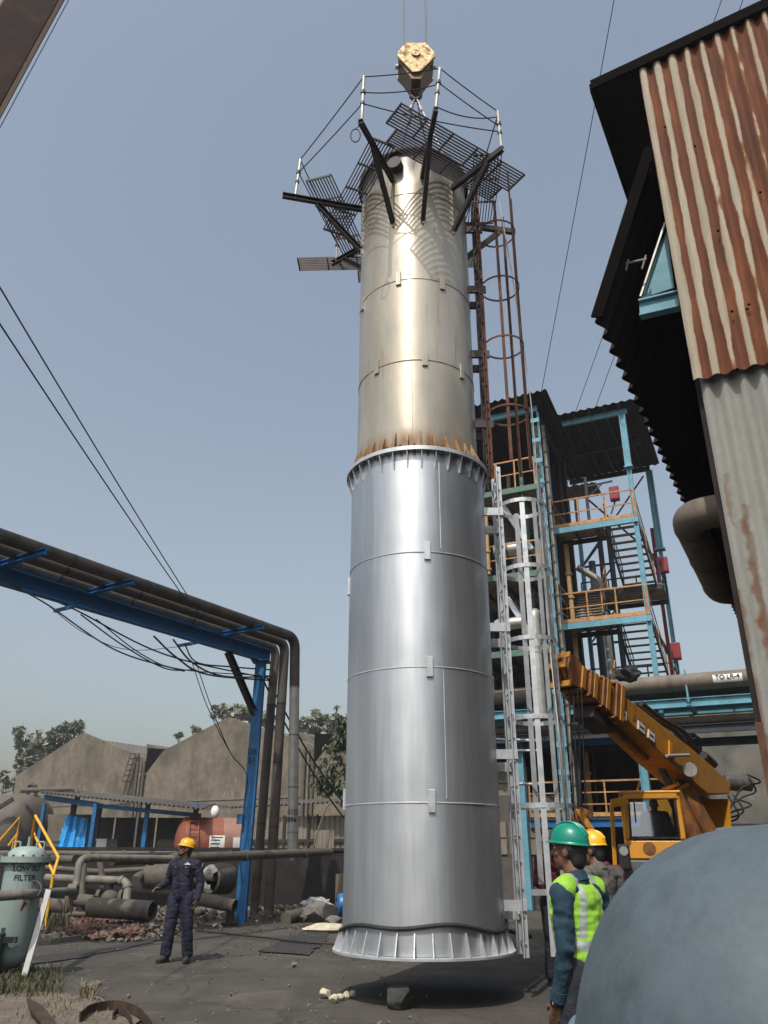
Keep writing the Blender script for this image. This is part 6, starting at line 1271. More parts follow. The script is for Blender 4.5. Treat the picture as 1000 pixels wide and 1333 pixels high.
for a, b_ in ((.26, 0), (.16, .24), (.1, -.27)): MB().box(BT+axd*a+bu2*b_, (.40, .05, .10), (bn_, axd, bu2)).build('head_spacer', 'crane_dirty_yellow', bm_, 0)
MB().box(c0+axd*Lb*.25-bu2*.42, (.4, Lb*.5, .2), (bn_, axd, bu2)).build('hose_guard', 'dark_steel', bm_, 0)
MB().prism([side(x, y, .05) for x, y in ((770, 922), (843, 990), (856, 974), (812, 934), (790, 926))], -bn_*.1).build('fly_bracket', 'crane_brown', bm_, 0)
hs_ = curve([side(905, 976, .1), side(890, 962, .1)+bu*.15, side(862, 944, .1)+bu*.12, side(835, 922, .1)+bu*.1], 16); MB().tube(hs_, .05, 8).tube([p-bn_*.14 for p in hs_], .045, 8).build('boom_hose', 'black_rubber', bm_)
lp = side(896, 986, .42); MB().tube([side(868, 984, .35), side(897, 983, .42)], .03, 8).lathe([(0, -.06), (.09, -.05), (.13, .02), (.13, .05), (0, .05)], 18, lp-Z*.22, V((-.3, -.9, -.15))).build('work_lamp', 'galvanised', mc)
# lift cylinders
for o, (t0, m0, b0_) in ((.30, ((852, 982), (872, 1022), (905, 1092))), (-.22, ((866, 984), (888, 1022), (928, 1092)))):
    f_ = lambda x, y: at(x, y, 15.9 if o > 0 else 16.2)
    cyl = MB().tube([f_(*m0), f_(*b0_)], .155, 16).build('lift_cylinder', 'crane_brown', mc); MB().tube([f_(*t0), f_(*m0)], .075, 14).build('piston_rod', 'cast_grey', cyl); MB().tube([f_(*m0), f_(*m0).lerp(f_(*b0_), .06)], .175, 16).build('gland', 'crane_yellow', cyl)
# turret, winch, hoses
tb = at(928, 1060, 17.6); MB().prism([at(x, y, 17.3) for x, y in ((908, 1040), (951, 1040), (955, 1110), (900, 1110), (903, 1066))], bn_*-.7).build('turret', 'crane_yellow', mc, 0, bevel=.02)
MB().prism([at(x, y, 17.25) for x, y in ((886, 1040), (903, 1041), (899, 1110), (884, 1110))], bn_*-.7).build('turret_side', 'crane_yellow', mc, 0, bevel=.01)
MB().prism([at(x, y, 17.6) for x, y in ((893, 1002), (910, 1014), (910, 1032), (893, 1032))], bn_*-.3).build('boom_foot', 'crane_yellow', mc, 0, bevel=.01)
wq = at(960, 1020, 18.3); MB().lathe([(0, -.3), (.14, -.3), (.17, -.25), (.17, .05), (.13, .1), (.13, .3), (0, .3)], 18, wq, V((1, .1, -.12))).build('winch_motor', 'cast_grey', mc)
mb = MB(); 
for i, s in enumerate(((975, 1012, 984, 1030), (972, 1008, 990, 1018), (955, 1035, 968, 1056), (958, 1040, 978, 1048), (948, 1036, 962, 1062))): mb.tube(curve([at(s[0], s[1], 18.2), at(s[2], s[3], 18.1), at(s[0]-8+i*2, s[3]+8, 18.0), at(950, 1050+i*3, 17.8)], 20), .02, 6)
mb.build('hose_loop', 'black_rubber', mc); MB().tube([side(916, 986, -.1)+bu*.05, side(930, 1010, -.1)+bu*.25], .09, 8).build('boom_motor', 'black_rubber', mc)
# cab
CN = V((-.26, -.965, 0)).normalized(); CX = V((-CN.y, CN.x, 0)); CX = CX if CX.x > 0 else -CX; CY = -CN
cc = at(846, 1090, 15.3)
zc0, zc1 = at(846, 1093, 15.3).z, at(846, 1036, 15.3).z; zb0 = at(846, 1118, 15.2).z
xl_, xr_ = (at(814, 1065, 15.3)-cc).dot(CX), (at(885, 1065, 15.3)-cc).dot(CX)
cp = lambda x, y, z: V((cc.x, cc.y, 0))+CX*x+CY*y+Z*z
cab = MB()
for x in (xl_, xr_):
    cab.bar(cp(x, 0, zc0), cp(x+(.06 if x < 0 else -.02), .03, zc1), .10, .10, CY)
cab.bar(cp(xl_+.0, .0, zc1), cp(xr_, .0, zc1), .10, .12).build('cab_frame', 'crane_yellow', mc, 0, bevel=.02)
MB().prism([cp(xl_-.02, -.06, zc0-.02), cp(xr_+.1, -.06, zc0-.02), cp(xr_+.1, -.10, zb0), cp(xl_-.12, -.10, zb0), cp(xl_-.12, -.08, zc0-.14)], CY*.12).build('front_panel', 'crane_yellow', mc, 0, bevel=.015)
o = cp((xl_+xr_)/2-.12, -.10, zc0-.15); MB().lathe([(0, -.012), (.09, -.012), (.11, 0), (0, 0)], 20, o, CN, ref=Z).build('round_badge', 'crane_brown', mc)
MB().prism([cp(xl_, 0, zc0), cp(xl_+.1, 0, zc0), cp(xl_+.1, 1.25, zc0), cp(xl_, 1.25, zc0)], Z*-.7).build('cab_side', 'crane_yellow', mc, 0); MB().box(cp(xr_, .62, (zc0+zb0)/2-.1), (.06, 1.2, .9), (CX, CY, Z)).build('cab_side', 'crane_yellow', mc, 0)
MB().box(cp((xl_+xr_)/2, .62, zc1+.06), (xr_-xl_+.12, 1.36, .05), (CX, CY, Z)).build('cab_roof', 'crane_yellow', mc, 0, bevel=.02)
for x in (xl_, xr_): MB().bar(cp(x, 1.25, zb0), cp(x, 1.25, zc1), .08, .08, CY).build('rear_pillar', 'crane_yellow', mc, 0)
MB().box(cp((xl_+xr_)/2, .6, zb0-.05), (xr_-xl_, 1.25, .05), (CX, CY, Z)).build('cab_floor', 'dark_steel', mc, 0); MB().box(cp((xl_+xr_)/2, 1.27, zc0-.2), (xr_-xl_, .04, .9), (CX, CY, Z)).build('cab_back', 'tank_dull', mc, 0)
gl_ = MB().box(cp((xl_+xr_)/2+.01, .03, (zc0+zc1)/2), (xr_-xl_-.12, .008, zc1-zc0-.10), (CX, (CY-Z*.13).normalized(), (Z+CY*.13).normalized())).build('windscreen', 'cab_glass', mc, 0)
sm = MB(); xa_, xb_ = xl_+.07, xr_-.05
for a, b_ in (((xa_, zc0+.03), (xb_, zc0+.03)), ((xa_, zc1-.05), (xb_, zc1-.05)), ((xa_, zc0+.03), (xa_+.03, zc1-.05)), ((xb_, zc0+.03), (xb_, zc1-.05))): sm.bar(cp(a[0], -.03, a[1]), cp(b_[0], -.03, b_[1]), .03, .03, CY)
sm.build('window_seal', 'black_rubber', gl_, 0); MB().tube([cp(xa_+.12, -.05, zc1-.06), cp(xa_+.11, -.05, zc0+.3)], .012, 6).build('wiper', 'black_rubber', gl_)
MB().lathe([(.18, -.012), (.195, 0), (.18, .012), (.165, 0), (.18, -.012)], 24, cp(.0, .38, zc0+.13), V(CN*.6+Z*.8)).tube([cp(0, .38, zc0+.12), cp(0, .2, zc0-.3)], .02, 6).build('steering_wheel', 'black_rubber', mc)
MB().box(cp(.18, .9, zc0-.1), (.46, .46, .12), (CX, CY, Z)).box(cp(.18, 1.12, zc0+.2), (.46, .10, .55), (CX, CY, Z)).build('driver_seat', 'black_rubber', mc, 0, bevel=.03)
dm = MB(); dl = [(at(x, y, 15.15)) for x, y in ((801, 1128), (796, 1046), (818, 1042))]
dh = dl[2]; dm.bar(dl[0], dl[1], .07, .05).bar(dl[1], dl[2], .07, .14).bar(dl[0]+Z*0, at(818, 1128, 15.15), .05, .05); dm.build('open_door', 'crane_yellow', mc, 0, bevel=.015)
hl = at(813, 1116, 15.0); lm = MB().box(hl, (.20, .16, .42), (CX, CY, Z)).build('headlight_box', 'black_rubber', mc, 0, bevel=.04); MB().lathe([(0, -.02), (.06, -.02), (.075, .0), (0, .0)], 18, hl+CN*.09+Z*.10, CN, ref=Z).build('headlight', 'lamp_glass', lm)
MB().box(cp((xl_+xr_)/2+.5, .2, zb0-.24), (xr_-xl_+1.3, .7, .44), (CX, CY, Z)).build('bumper', 'bumper_grey', mc, 0, bevel=.03)
MB().box(V((BP.x-.9, BP.y-.6, .95)), (1.3, 4.6, .5), (bn_, bf, Z)).build('chassis', 'bumper_grey', mc, 0); MB().box(V((BP.x+.5, BP.y+.2, 1.42)), (2.0, 2.6, .4), (bn_, bf, Z)).build('counterweight', 'crane_yellow', mc, 0, bevel=.04)
for s in (-1, 1):
    for f in (-1.3, 1.9):
        q = V((BP.x-.9, BP.y-.6, .55))+bn_*s*.95+bf*f; wo = MB().lathe([(0, -.17), (.42, -.17), (.55, -.1), (.55, .1), (.42, .17), (0, .17)], 24, q, bn_).build('wheel', 'black_rubber', mc); MB().lathe([(0, .175*s), (.28, .175*s), (.22, .19*s), (0, .18*s)], 18, q, bn_).build('rim', 'crane_yellow', wo)
# crane's own hook, hanging from the boom head
hk2 = at(757, 1072, 13.3); t = thing('crane_hook', hk2, 'small rusty yellow hook block hanging from the mobile crane boom head', 'hook block')
MB().prism([hk2+CX*a+Z*b_ for a, b_ in ((-.14, .16), (.02, .24), (.2, .16), (.16, .06), (.06, .10), (-.02, .02), (.0, -.22), (-.12, -.25), (-.18, -.05))], CY*.16).build('block', 'crane_brown', t, 0, bevel=.015)
MB().prism([hk2+CX*a+Z*b_-CY*.02 for a, b_ in ((-.06, .2), (.0, .22), (.22, -.12), (.17, -.2), (.0, .05))], CY*.05).build('cheek', 'crane_yellow', t, 0)
MB().tube(curve([hk2+V((0, .05, -.2)), hk2+V((.05, .05, -.38)), hk2+V((-.05, .05, -.5)), hk2+V((-.15, .05, -.4))], 14), .03, 8).build('hook', 'dark_steel', t)
for (x0, x1, lab) in ((741, 748, 'leftmost rope of the mobile crane hook'), (746, 753, 'second rope of the mobile crane hook from the ladder'), (752, 758, 'third rope of the mobile crane hook from the ladder'), (757, 763, 'rope of the mobile crane hook nearest the boom collars')):
    tag(MB().tube([at(x0, 895, 13.5), at(x1, 1064, 13.3)], .012, 6).build('hoist_rope', 'black_wire'), lab, 'rope', 'ropes of the mobile crane hook')
# ---------------------------------------------------------------- people
def bake(o, voxel, smooth_it=4, fold=0, seed=0):
    r = o.modifiers.new('r', 'REMESH'); r.mode = 'VOXEL'; r.voxel_size = voxel; r.use_smooth_shade = True
    s = o.modifiers.new('s', 'SMOOTH'); s.factor = .5; s.iterations = smooth_it
    dg = bpy.context.evaluated_depsgraph_get(); me = bpy.data.meshes.new_from_object(o.evaluated_get(dg)); old = o.data; mats = list(old.materials)
    o.modifiers.clear(); o.data = me; bpy.data.meshes.remove(old); me.materials.clear()
    for q in mats: me.materials.append(q)
    if fold:
        ns = [v.normal.copy() for v in me.vertices]
        for v, n in zip(me.vertices, ns):
            c = v.co; k = noise.noise(V((c.x*7+seed, c.y*7, c.z*13)))*.6+noise.noise(V((c.x*15, c.y*15+seed, c.z*26)))*.4
            k = (1-abs(k)*2.2)*.5+k*.5
            v.co = c+n*(k*fold-fold*.25)
    me.polygons.foreach_set('use_smooth', [True]*len(me.polygons)); me.update()
    return o
def cap(mb, a, b, ra, rb, n=14):
    a, b = V(a), V(b); d = (b-a); L_ = d.length; d = d/L_; pts = []; rs = []
    for t in (0, .35, .7, 1): 
        pass
    for k in range(5): t = math.pi/2*k/4; pts.append(a-d*ra*math.cos(t)); rs.append(max(.002, ra*math.sin(t)))
    for k in range(1, 4): pts.append(a.lerp(b, k/4)); rs.append(ra+(rb-ra)*k/4)
    for k in range(5): t = math.pi/2*k/4; pts.append(b+d*rb*math.sin(t)); rs.append(max(.002, rb*math.cos(t)))
    return mb.tube(pts, rs, n)
def ell(mb, c, r, X, Y_, Q, n=18, m_=12):
    k = len(mb.v); mb.ball((0, 0, 0), 1.0, n, m_)
    for i in range(k, len(mb.v)): v = mb.v[i]; mb.v[i] = V(c)+X*(v.x*r[0])+Y_*(v.y*r[1])+Q*(v.z*r[2])
    return mb
def person(base, fwd, label, J, head_fwd, shirt, trouser, hat, hat_label=None, skin='skin', scale=1.0, group=None, vest=False, extras=(), hands=True, legs_shown=True, coverall=False, cap_hat=False, hair_long=.0, beard=False):
    """J: joints in the person's own frame (left, forward, up)"""
    F_ = V(fwd); F_.z = 0; F_.normalize(); Lf = V((-F_.y, F_.x, 0)); base = V(base)
    W = lambda p: base+(Lf*p[0]+F_*p[1]+Z*p[2])*scale
    D = dict(pelvis=(0, 0, .95), waist=(0, .0, 1.08), chest=(0, .01, 1.27), neck=(0, -.01, 1.46), head=(0, .03, 1.60), shL=(.185, -.01, 1.415), shR=(-.185, -.01, 1.415), elL=(.24, -.02, 1.13), elR=(-.24, -.02, 1.13), wrL=(.25, .04, .88), wrR=(-.25, .04, .88),
             hipL=(.095, 0, .92), hipR=(-.095, 0, .92), knL=(.11, .03, .50), knR=(-.11, .03, .50), anL=(.12, 0, .085), anR=(-.12, 0, .085)); D.update(J)
    P = {k: W(v) for k, v in D.items() if len(v) == 3}; s = scale
    t = thing('person', base, label, 'person', group)
    H = V(head_fwd).normalized(); HX = H.cross(Z).normalized(); HU = HX.cross(H).normalized(); hc = P['head']
    hp = lambda r, f, u: hc+(HX*r+H*f+HU*u)*s
    mb = MB()
    # body under the clothes
    cap(mb, P['pelvis'], P['waist'], .085*s, .080*s); cap(mb, P['waist'], P['chest'], .080*s, .085*s); cap(mb, P['shL'], P['shR'], .042*s, .042*s); cap(mb, P['chest'], P['neck'], .085*s, .05*s); cap(mb, P['neck']-Z*.03*s, hp(0, -.015, -.06), .062*s, .058*s)
    for q in 'LR':
        cap(mb, P['sh'+q], P['el'+q], .050*s, .038*s); cap(mb, P['el'+q], P['wr'+q], .039*s, .026*s); cap(mb, P['hip'+q], P['kn'+q], .065*s, .045*s); cap(mb, P['kn'+q], P['an'+q], .045*s, .032*s)
        dq = F_ if 'toe'+q not in J else (Lf*J['toe'+q][0]+F_*J['toe'+q][1]).normalized(); cap(mb, P['an'+q]-Z*.04*s-dq*.02*s, P['an'+q]+dq*.10*s-Z*.045*s, .028*s, .022*s)
    # head: skull, jaw, brow, nose, lips, ears
    ell(mb, hp(0, -.015, .03), (.076*s, .096*s, .098*s), HX, H, HU); ell(mb, hp(0, .03, -.035), (.058*s, .062*s, .075*s), HX, H, HU); ell(mb, hp(0, .055, -.085), (.030*s, .030*s, .026*s), HX, H, HU)
    cap(mb, hp(0, .080, .025), hp(0, .108, -.018), .010*s, .017*s, 10); ell(mb, hp(0, .068, .038), (.055*s, .022*s, .014*s), HX, H, HU); ell(mb, hp(0, .078, -.055), (.026*s, .016*s, .008*s), HX, H, HU); ell(mb, hp(0, .076, -.068), (.022*s, .014*s, .008*s), HX, H, HU)
    for e in (-1, 1): ell(mb, hp(.078*e, -.01, .0), (.014*s, .022*s, .034*s), HX, H, HU, 10, 8); ell(mb, hp(.045*e, .055, -.015), (.022*s, .02*s, .02*s), HX, H, HU, 10, 8)
    if hands:
        for q, sg in (('L', 1), ('R', -1)):
            wr, el = P['wr'+q], P['el'+q]; d = (wr-el).normalized(); hd = J.get('hand'+q)
            if hd: d = (W(hd)-wr).normalized()
            palm_n = J.get('palm'+q); pn = (Lf*palm_n[0]+F_*palm_n[1]+Z*palm_n[2]).normalized() if palm_n else (Lf*(-sg)).normalized()
            pn = (pn-d*pn.dot(d)).normalized(); w_ = d.cross(pn).normalized(); w_ = w_ if w_.dot(F_) > 0 else -w_
            pc = wr+d*.052*s; ell(mb, pc, (.040*s, .050*s, .017*s), w_, d, pn, 14, 10); cap(mb, wr-d*.01, pc, .025*s, .026*s)
            for i, (off, L_, c_) in enumerate(((.028, .074, .5), (.010, .082, .6), (-.010, .077, .7), (-.028, .060, .8))):
                k0_ = wr+d*.088*s+w_*off*s; k1_ = k0_+(d*math.cos(c_*.5)+pn*math.sin(c_*.5))*L_*.45*s; k2_ = k1_+(d*math.cos(c_*1.3)+pn*math.sin(c_*1.3))*L_*.35*s; k3_ = k2_+(d*math.cos(c_*1.9)+pn*math.sin(c_*1.9))*L_*.25*s
                mb.tube([k0_-d*.02*s, k0_, k1_, k2_, k3_], [.0095*s, .0095*s, .009*s, .0082*s, .006*s], 8)
            th0 = wr+d*.03*s+w_*.03*s; th1 = th0+(d*.6+w_*.7+pn*.25).normalized()*.04*s; th2 = th1+(d*.9+w_*.2+pn*.4).normalized()*.032*s; mb.tube([th0-w_*.015*s, th0, th1, th2], [.013*s, .0125*s, .011*s, .008*s], 8)
    bake(mb.build('body', skin, t), .0062*s, 2)
    # eyes
    for e in (-1, 1):
        eo = ell(MB(), hp(.030*e, .078, .018), (.013*s, .009*s, .008*s), HX, H, HU, 12, 8).build('eye', 'sign_white', t); ell(MB(), hp(.030*e, .0845, .018), (.006*s, .004*s, .006*s), HX, H, HU, 10, 6).build('iris', 'ink', eo)
    # hair
    mb = MB(); ell(mb, hp(0, -.030, .035), (.083*s, .092*s, .098*s), HX, H, HU); ell(mb, hp(0, -.065, -.03), (.066*s, .050*s, .075*s), HX, H, HU)
    bake(mb.build('hair', 'hair', t), .009*s, 3, .004, 3)
    if beard:
        mb = MB(); ell(mb, hp(0, .058, -.085), (.040*s, .036*s, .034*s), HX, H, HU); ell(mb, hp(0, .085, -.044), (.030*s, .016*s, .008*s), HX, H, HU)
        for e in (-1, 1): cap(mb, hp(.070*e, .0, -.03), hp(.03*e, .055, -.09), .012*s, .016*s)
        bake(mb.build('beard', 'hair', t), .007*s, 2)
    # trousers and shirt
    def torso(mb, k=1.0, lo=.0):
        for z0, z1, wx, wy in (('pelvis', 'waist', .162, .128), ('waist', 'chest', .160, .132)):
            a, b = P[z0], P[z1]
            for f in (0, .25, .5, .75, 1): c = a.lerp(b, f); ell(mb, c, ((wx+(.028*f if z1 == 'chest' else 0))*k*s, wy*k*s, .11*s), Lf, F_, Z, 18, 10)
        ell(mb, P['chest']+Z*.05*s, (.192*k*s, .132*k*s, .15*s), Lf, F_, Z)
        for e, q in ((1, 'shL'), (-1, 'shR')): cap(mb, P[q]-Lf*.03*e*s, P['neck']+Lf*.05*e*s-Z*.005*s, .070*k*s, .045*k*s)
        cap(mb, P['shL']-Lf*.03*s, P['shR']+Lf*.03*s, .070*k*s, .070*k*s); cap(mb, P['chest']+Z*.1*s, P['neck'], .11*k*s, .070*k*s)
    def arm(mb, q, k=1.0):
        cap(mb, P['sh'+q], P['el'+q], .078*k*s, .064*k*s); cap(mb, P['el'+q], P['wr'+q].lerp(P['el'+q], .06), .064*k*s, .047*k*s)
    def leg(mb, q, k=1.0):
        cap(mb, P['hip'+q], P['kn'+q], .118*k*s, .095*k*s); cap(mb, P['kn'+q], P['an'+q]+Z*.03*s, .093*k*s, .086*k*s)
    top = MB(); torso(top); ak = D['armk'][0] if 'armk' in D else 1.0; arm(top, 'L', ak); arm(top, 'R', ak)
    col_ = lambda mb: mb.lathe([(.060*s, -.03*s), (.075*s, -.02*s), (.066*s, .035*s), (.058*s, .04*s), (.056*s, -.02*s), (.06*s, -.03*s)], 20, P['neck']+Z*.0*s, (hc-P['neck']).normalized())
    low = MB(); leg(low, 'L'); leg(low, 'R'); ell(low, P['pelvis'], (.158*s, .122*s, .10*s), Lf, F_, Z)
    if coverall:
        top.add(low.v, low.f); cl = bake(top.build('coverall', shirt, t), .0115*s, 2, .020, 5)
        bl = MB(); n = 28
    else:
        cl = bake(top.build('shirt', shirt, t), .0115*s, 2, .020, 7); bake(low.build('trousers', trouser, t), .012*s, 3, .012, 9)
    col_(MB()).build('collar', shirt, cl)
    for q in 'LR':
        mb = MB(); a_ = P['an'+q]; dr_ = F_ if 'toe'+q not in J else (Lf*J['toe'+q][0]+F_*J['toe'+q][1]).normalized()
        ell(mb, a_+dr_*.03*s-Z*.035*s, (.048*s, .075*s, .052*s), dr_.cross(Z), dr_, Z); ell(mb, a_+dr_*.115*s-Z*.050*s, (.050*s, .075*s, .036*s), dr_.cross(Z), dr_, Z); cap(mb, a_+Z*.05*s, a_-Z*.02*s, .052*s, .054*s); ell(mb, a_-dr_*.035*s-Z*.05*s, (.04*s, .04*s, .034*s), dr_.cross(Z), dr_, Z)
        b_ = bake(mb.build('boot', 'boot', t), .009*s, 2)
        so_ = MB(); out = [a_+dr_*(f*s)+dr_.cross(Z)*(w_*s) for f, w_ in ((-.075, -.025), (-.06, -.042), (.03, -.045), (.10, -.054), (.16, -.046), (.19, -.02), (.19, .02), (.16, .046), (.10, .054), (.03, .045), (-.06, .042), (-.075, .025))]
        zz = base.z+.002; so_.prism([V((p.x, p.y, zz)) for p in out], Z*.022*s).build('sole', 'black_rubber', b_, 0)
    if vest:
        mb = MB()
        for z0, z1 in (('pelvis', 'waist'), ('waist', 'chest')):
            for f in (0, .2, .4, .6, .8, 1): c = P[z0].lerp(P[z1], f)-(Z*.15*(1-f)*s if z0 == 'pelvis' else Z*0); ell(mb, c, ((.176 if z0 == 'pelvis' else .176+.022*f)*s, .146*s, .085*s), Lf, F_, Z, 20, 10)
        ell(mb, P['chest']+Z*.06*s, (.192*s, .146*s, .13*s), Lf, F_, Z)
        for e, q in ((1, 'shL'), (-1, 'shR')): cap(mb, P[q]-Lf*.030*e*s+Z*.018*s, P['neck']+Lf*.085*e*s-Z*.016*s, .074*s, .056*s)
        vo = bake(mb.build('vest', ['vest_lime', 'reflective'], t), .010*s, 2, .017, 13)
        me = vo.data
        for p in me.polygons:
            c = p.center+base; q = (c-base); x = q.dot(Lf)/s; f = q.dot(F_)/s; z = q.z/s
            curve_x = .085+.045*max(0, (1.36-z)/.3)
            if abs(z-1.06) < .022 or (z > 1.10 and abs(abs(x)-curve_x) < .019 and z < 1.60): p.material_index = 1
    # hard hat
    if hat:
        tilt = H; hu = HU
        def dome(r, f, u): return hp(r, f, u)
        mb = MB(); n = 32; rows = 9; o0 = 0
        for i in range(rows+1):
            a = math.pi/2*i/rows
            for j in range(n):
                b_ = 2*math.pi*j/n; rx, ry, rz = .103, .124, .118
                ridge = 1+.05*max(0, 1-abs(math.cos(b_))*6)*math.sin(a)
                mb.v.append(hp(math.cos(b_)*rx*math.cos(a)**.85*ridge, -.008+math.sin(b_)*ry*math.cos(a)**.85*ridge, .058+rz*math.sin(a)*(ridge if i < rows else 1.05)))
        for i in range(rows):
            for j in range(n): a, b_ = i*n+j, i*n+(j+1) % n; mb.f.append((a, b_, b_+n, a+n))
        if cap_hat:
            k = len(mb.v); 
        ht = mb.build('cloth_cap' if cap_hat else 'hard_hat', hat, t, 60)
        br = MB(); 
        for ring, (kx, dz) in enumerate(((.985, .006), (1.055, -.004), (1.06, -.010), (1.0, -.006))):
            for j in range(n):
                b_ = 2*math.pi*j/n; peak = max(0, math.sin(b_))**3*(.030 if ring in (1, 2) else 0)
                br.v.append(hp(math.cos(b_)*.103*kx, -.008+math.sin(b_)*(.124*kx)+peak, .058+dz-peak*.22))
        for i in range(3):
            for j in range(n): a, b_ = i*n+j, i*n+(j+1) % n; br.f.append((a, b_, b_+n, a+n))
        br.build('brim', hat, ht, 60)
        if not cap_hat:
            rg_ = MB()
            for off in (-.022, 0, .022): rg_.tube([hp(off*1.2, -.008+math.cos(a)*.123, .060+math.sin(a)*.120) for a in [R(22+136*i/16) for i in range(17)]], .0055*s, 6)
            rg_.build('ridge', hat, ht)
            hb_ = MB(); hb_.lathe([(.080*s, -.012*s), (.086*s, -.012*s), (.086*s, .022*s), (.080*s, .022*s)], 24, hp(0, -.018, .026), HU); hb_.build('headband', 'jacket_grey', ht)
    return t, P, W, hp, (Lf, F_, HX, H, HU)
# man in navy coverall, left
mb_ = on(229, 1252)
t, P, W, hp, ax5 = person((mb_.x+.0, mb_.y-.02, .0), (-.16, -1, 0), 'man in navy coverall and yellow hard hat standing in the yard, looking aside',
    dict(handR=(-.40, .40, 1.00), shL=(.195, -.02, 1.375), shR=(-.185, .0, 1.385), neck=(0, -.005, 1.455), elL=(.285, -.05, 1.12), wrL=(.265, .02, .87), elR=(-.285, -.07, 1.13), wrR=(-.345, .17, 1.03), palmR=(.5, .2, -.8), hipL=(.10, 0, .90), hipR=(-.10, 0, .90), knL=(.135, .02, .49), knR=(-.135, .04, .49), anL=(.165, -.04, .085), anR=(-.165, .02, .085), toeL=(.25, 1), toeR=(-.35, 1), pelvis=(0, .02, .94), waist=(.0, .03, 1.08)),
    (-.86, -.42, .20), 'coverall_navy', None, 'hat_yellow', scale=1.0, coverall=True, beard=True)
g_ = MB(); s_ = ax5
for e in (-1, 1): ell(g_, hp(.034*e, .092, .018), (.028, .006, .018), s_[2], s_[3], s_[4], 12, 8); g_.tube([hp(.062*e, .085, .02), hp(.082*e, .0, .02)], .004, 5)
g_.tube([hp(-.012, .098, .02), hp(.012, .098, .02)], .004, 5).build('glasses', 'ink', t)
Lf, F_ = ax5[0], ax5[1]
for e in (-1, 1): c = W((.085*e, .135, 1.29)); MB().box(c, (.11, .014, .13), (Lf, F_, Z)).box(c+Z*.055+F_*.006, (.118, .014, .035), (Lf, F_, Z)).build('breast_pocket', 'coverall_navy', t, 0, bevel=.004); MB().ball(c+Z*.048+F_*.016, .007, 8, 6).build('button', 'sign_white', t)
MB().box(W((.10, .135, 1.385)), (.10, .008, .014), (Lf, F_, Z)).box(W((.10, .135, 1.402)), (.03, .008, .016), (Lf, F_, Z)).build('chest_badge', 'sign_white', t, 0)
# man in green hat and lime vest, right foreground
gb = at(749, 1300, 5.35)
t, P, W, hp, ax5 = person((gb.x+.075, 5.42, 0), (-.68, .73, 0), 'man in green hard hat and lime reflective vest, seen from behind',
    dict(elL=(.225, -.05, 1.04), wrL=(.205, .05, .765), shL=(.195, -.02, 1.335), shR=(-.195, -.02, 1.335), handL=(.20, .12, .60), chest=(0, .01, 1.22), waist=(0, 0, 1.05), head=(0, .035, 1.565), neck=(0, -.01, 1.41), armk=(.86, 0)), (-.80, .59, .10), 'shirt_teal', 'trouser_dark', 'hat_green', scale=1.0, vest=True)
w0 = P['wrL']; d = (P['wrL']-P['elL']).normalized(); wt = MB().lathe([(.032, -.016), (.040, -.014), (.040, .014), (.032, .016), (.030, 0), (.032, -.016)], 22, w0-d*.005, d).build('watch', 'watch', t)
n_ = (ax5[0]-d*ax5[0].dot(d)).normalized(); MB().lathe([(0, 0), (.024, 0), (.026, .006), (.022, .012), (0, .012)], 20, w0-d*.005+n_*.036, n_).build('watch_face', 'watch', wt)
MB().box(w0-d*.005+n_*.049, (.003, .014, .002), (d.cross(n_), d, n_)).build('watch_hand', 'sign_white', wt, 0)
MB().lathe([(.046, -.03), (.050, -.028), (.050, .03), (.044, .032)], 20, P['wrL'].lerp(P['elL'], .14), d).build('cuff', 'shirt_teal', t)
# man in yellow hat and grey jacket
yb = at(787, 1180, 7.5)
person((yb.x-.0, 7.6, 0), (-.62, .78, 0), 'man in yellow hard hat and grey jacket, seen from behind beside the lime vest', dict(head=(0, .04, 1.60), shL=(.21, -.02, 1.41), shR=(-.21, -.02, 1.41)), (-.80, .58, -.04), 'jacket_grey', 'trouser_dark', 'hat_yellow', scale=.985)
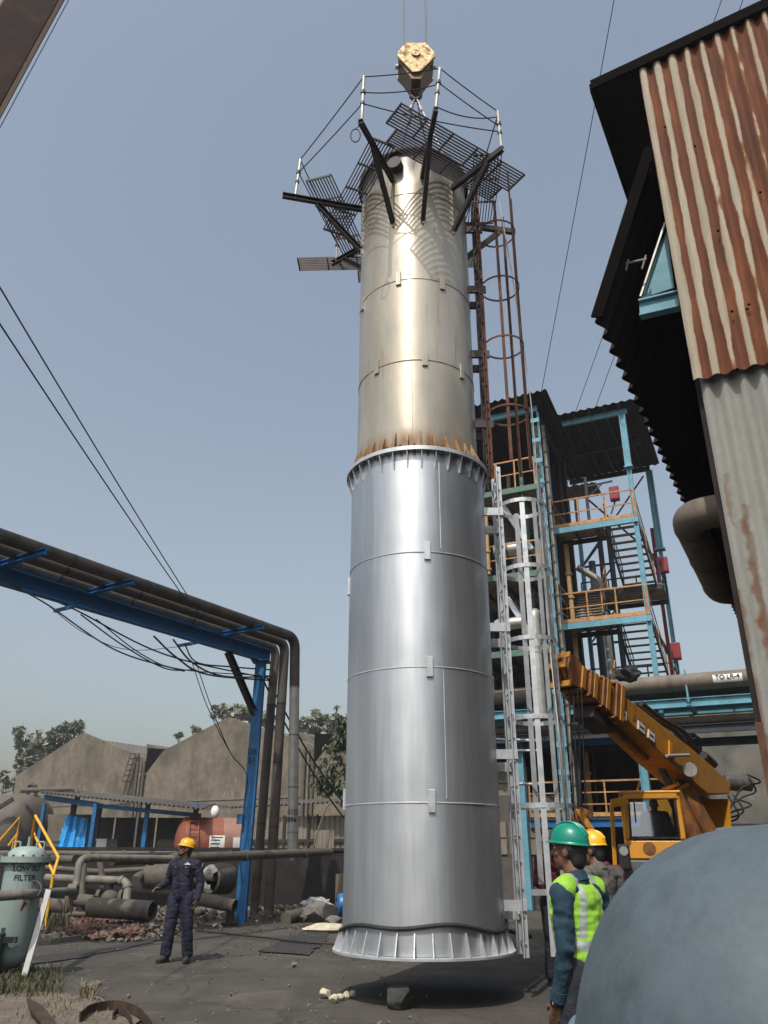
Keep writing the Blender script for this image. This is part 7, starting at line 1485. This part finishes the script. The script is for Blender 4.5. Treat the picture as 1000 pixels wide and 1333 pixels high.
# men beyond
mbp = at(716, 1100, 11.9)
t, P, W, hp, ax5 = person((mbp.x-.0, 11.9, 0), (.55, -.83, 0), 'man in maroon checked shirt and grey cap half hidden behind the ladder cage', dict(elR=(-.30, .05, 1.14), wrR=(-.2, .22, 1.05), elL=(.27, .02, 1.12), wrL=(.2, .2, 1.0)), (.75, -.6, .1), 'shirt_maroon', 'trouser_dark', 'hat_grey', scale=1.05, cap_hat=True, skin='skin_dark')
MB().box(hp(0, .09, -.05), (.10, .05, .07), ax5[2:5]).build('face_mask', 'hat_yellow', t, 0, bevel=.015)
mp2 = at(790, 1130, 9.6)
person((mp2.x-.02, 9.6, 0), (-.5, .87, 0), 'man in maroon shirt standing hidden behind the man in the yellow hat', dict(head=(.06, .12, 1.53)), (-.6, .8, -.2), 'shirt_maroon', 'trouser_dark', None, scale=.97, skin='skin_dark')
# crane driver, seated
drv = cp(.18, .86, zc0-.60)
person((drv.x, drv.y, zc0-.93+.0), tuple(CN), 'crane driver in pale shirt sitting behind the windscreen of the yellow crane', dict(hipL=(.10, .02, .93), hipR=(-.10, .02, .93), knL=(.14, .42, .93), knR=(-.14, .42, .93), anL=(.14, .46, .52), anR=(-.14, .46, .52), elL=(.26, .12, 1.16), elR=(-.26, .12, 1.16), wrL=(.12, .38, 1.14), wrR=(-.12, .38, 1.14), handL=(.08, .5, 1.16), handR=(-.08, .5, 1.16)), tuple(CN), 'jacket_grey', 'trouser_dark', None, scale=.97, skin='skin_dark')
# ---------------------------------------------------------------- dusty air over the yard
mt = bpy.data.materials.new('haze'); mt.use_nodes = True; nt = mt.node_tree; nt.nodes.remove(nt.nodes['Principled BSDF'])
pv = nt.nodes.new('ShaderNodeVolumePrincipled'); pv.inputs['Color'].default_value = (.88, .92, 1, 1); pv.inputs['Density'].default_value = .0007; pv.inputs['Anisotropy'].default_value = .2
nt.links.new(pv.outputs[0], nt.nodes['Material Output'].inputs['Volume']); MATS['haze'] = mt
tag(MB().box2((-160, -40, -1.2), (160, 170, 62)).build('haze', 'haze', None, 0), kind='stuff')
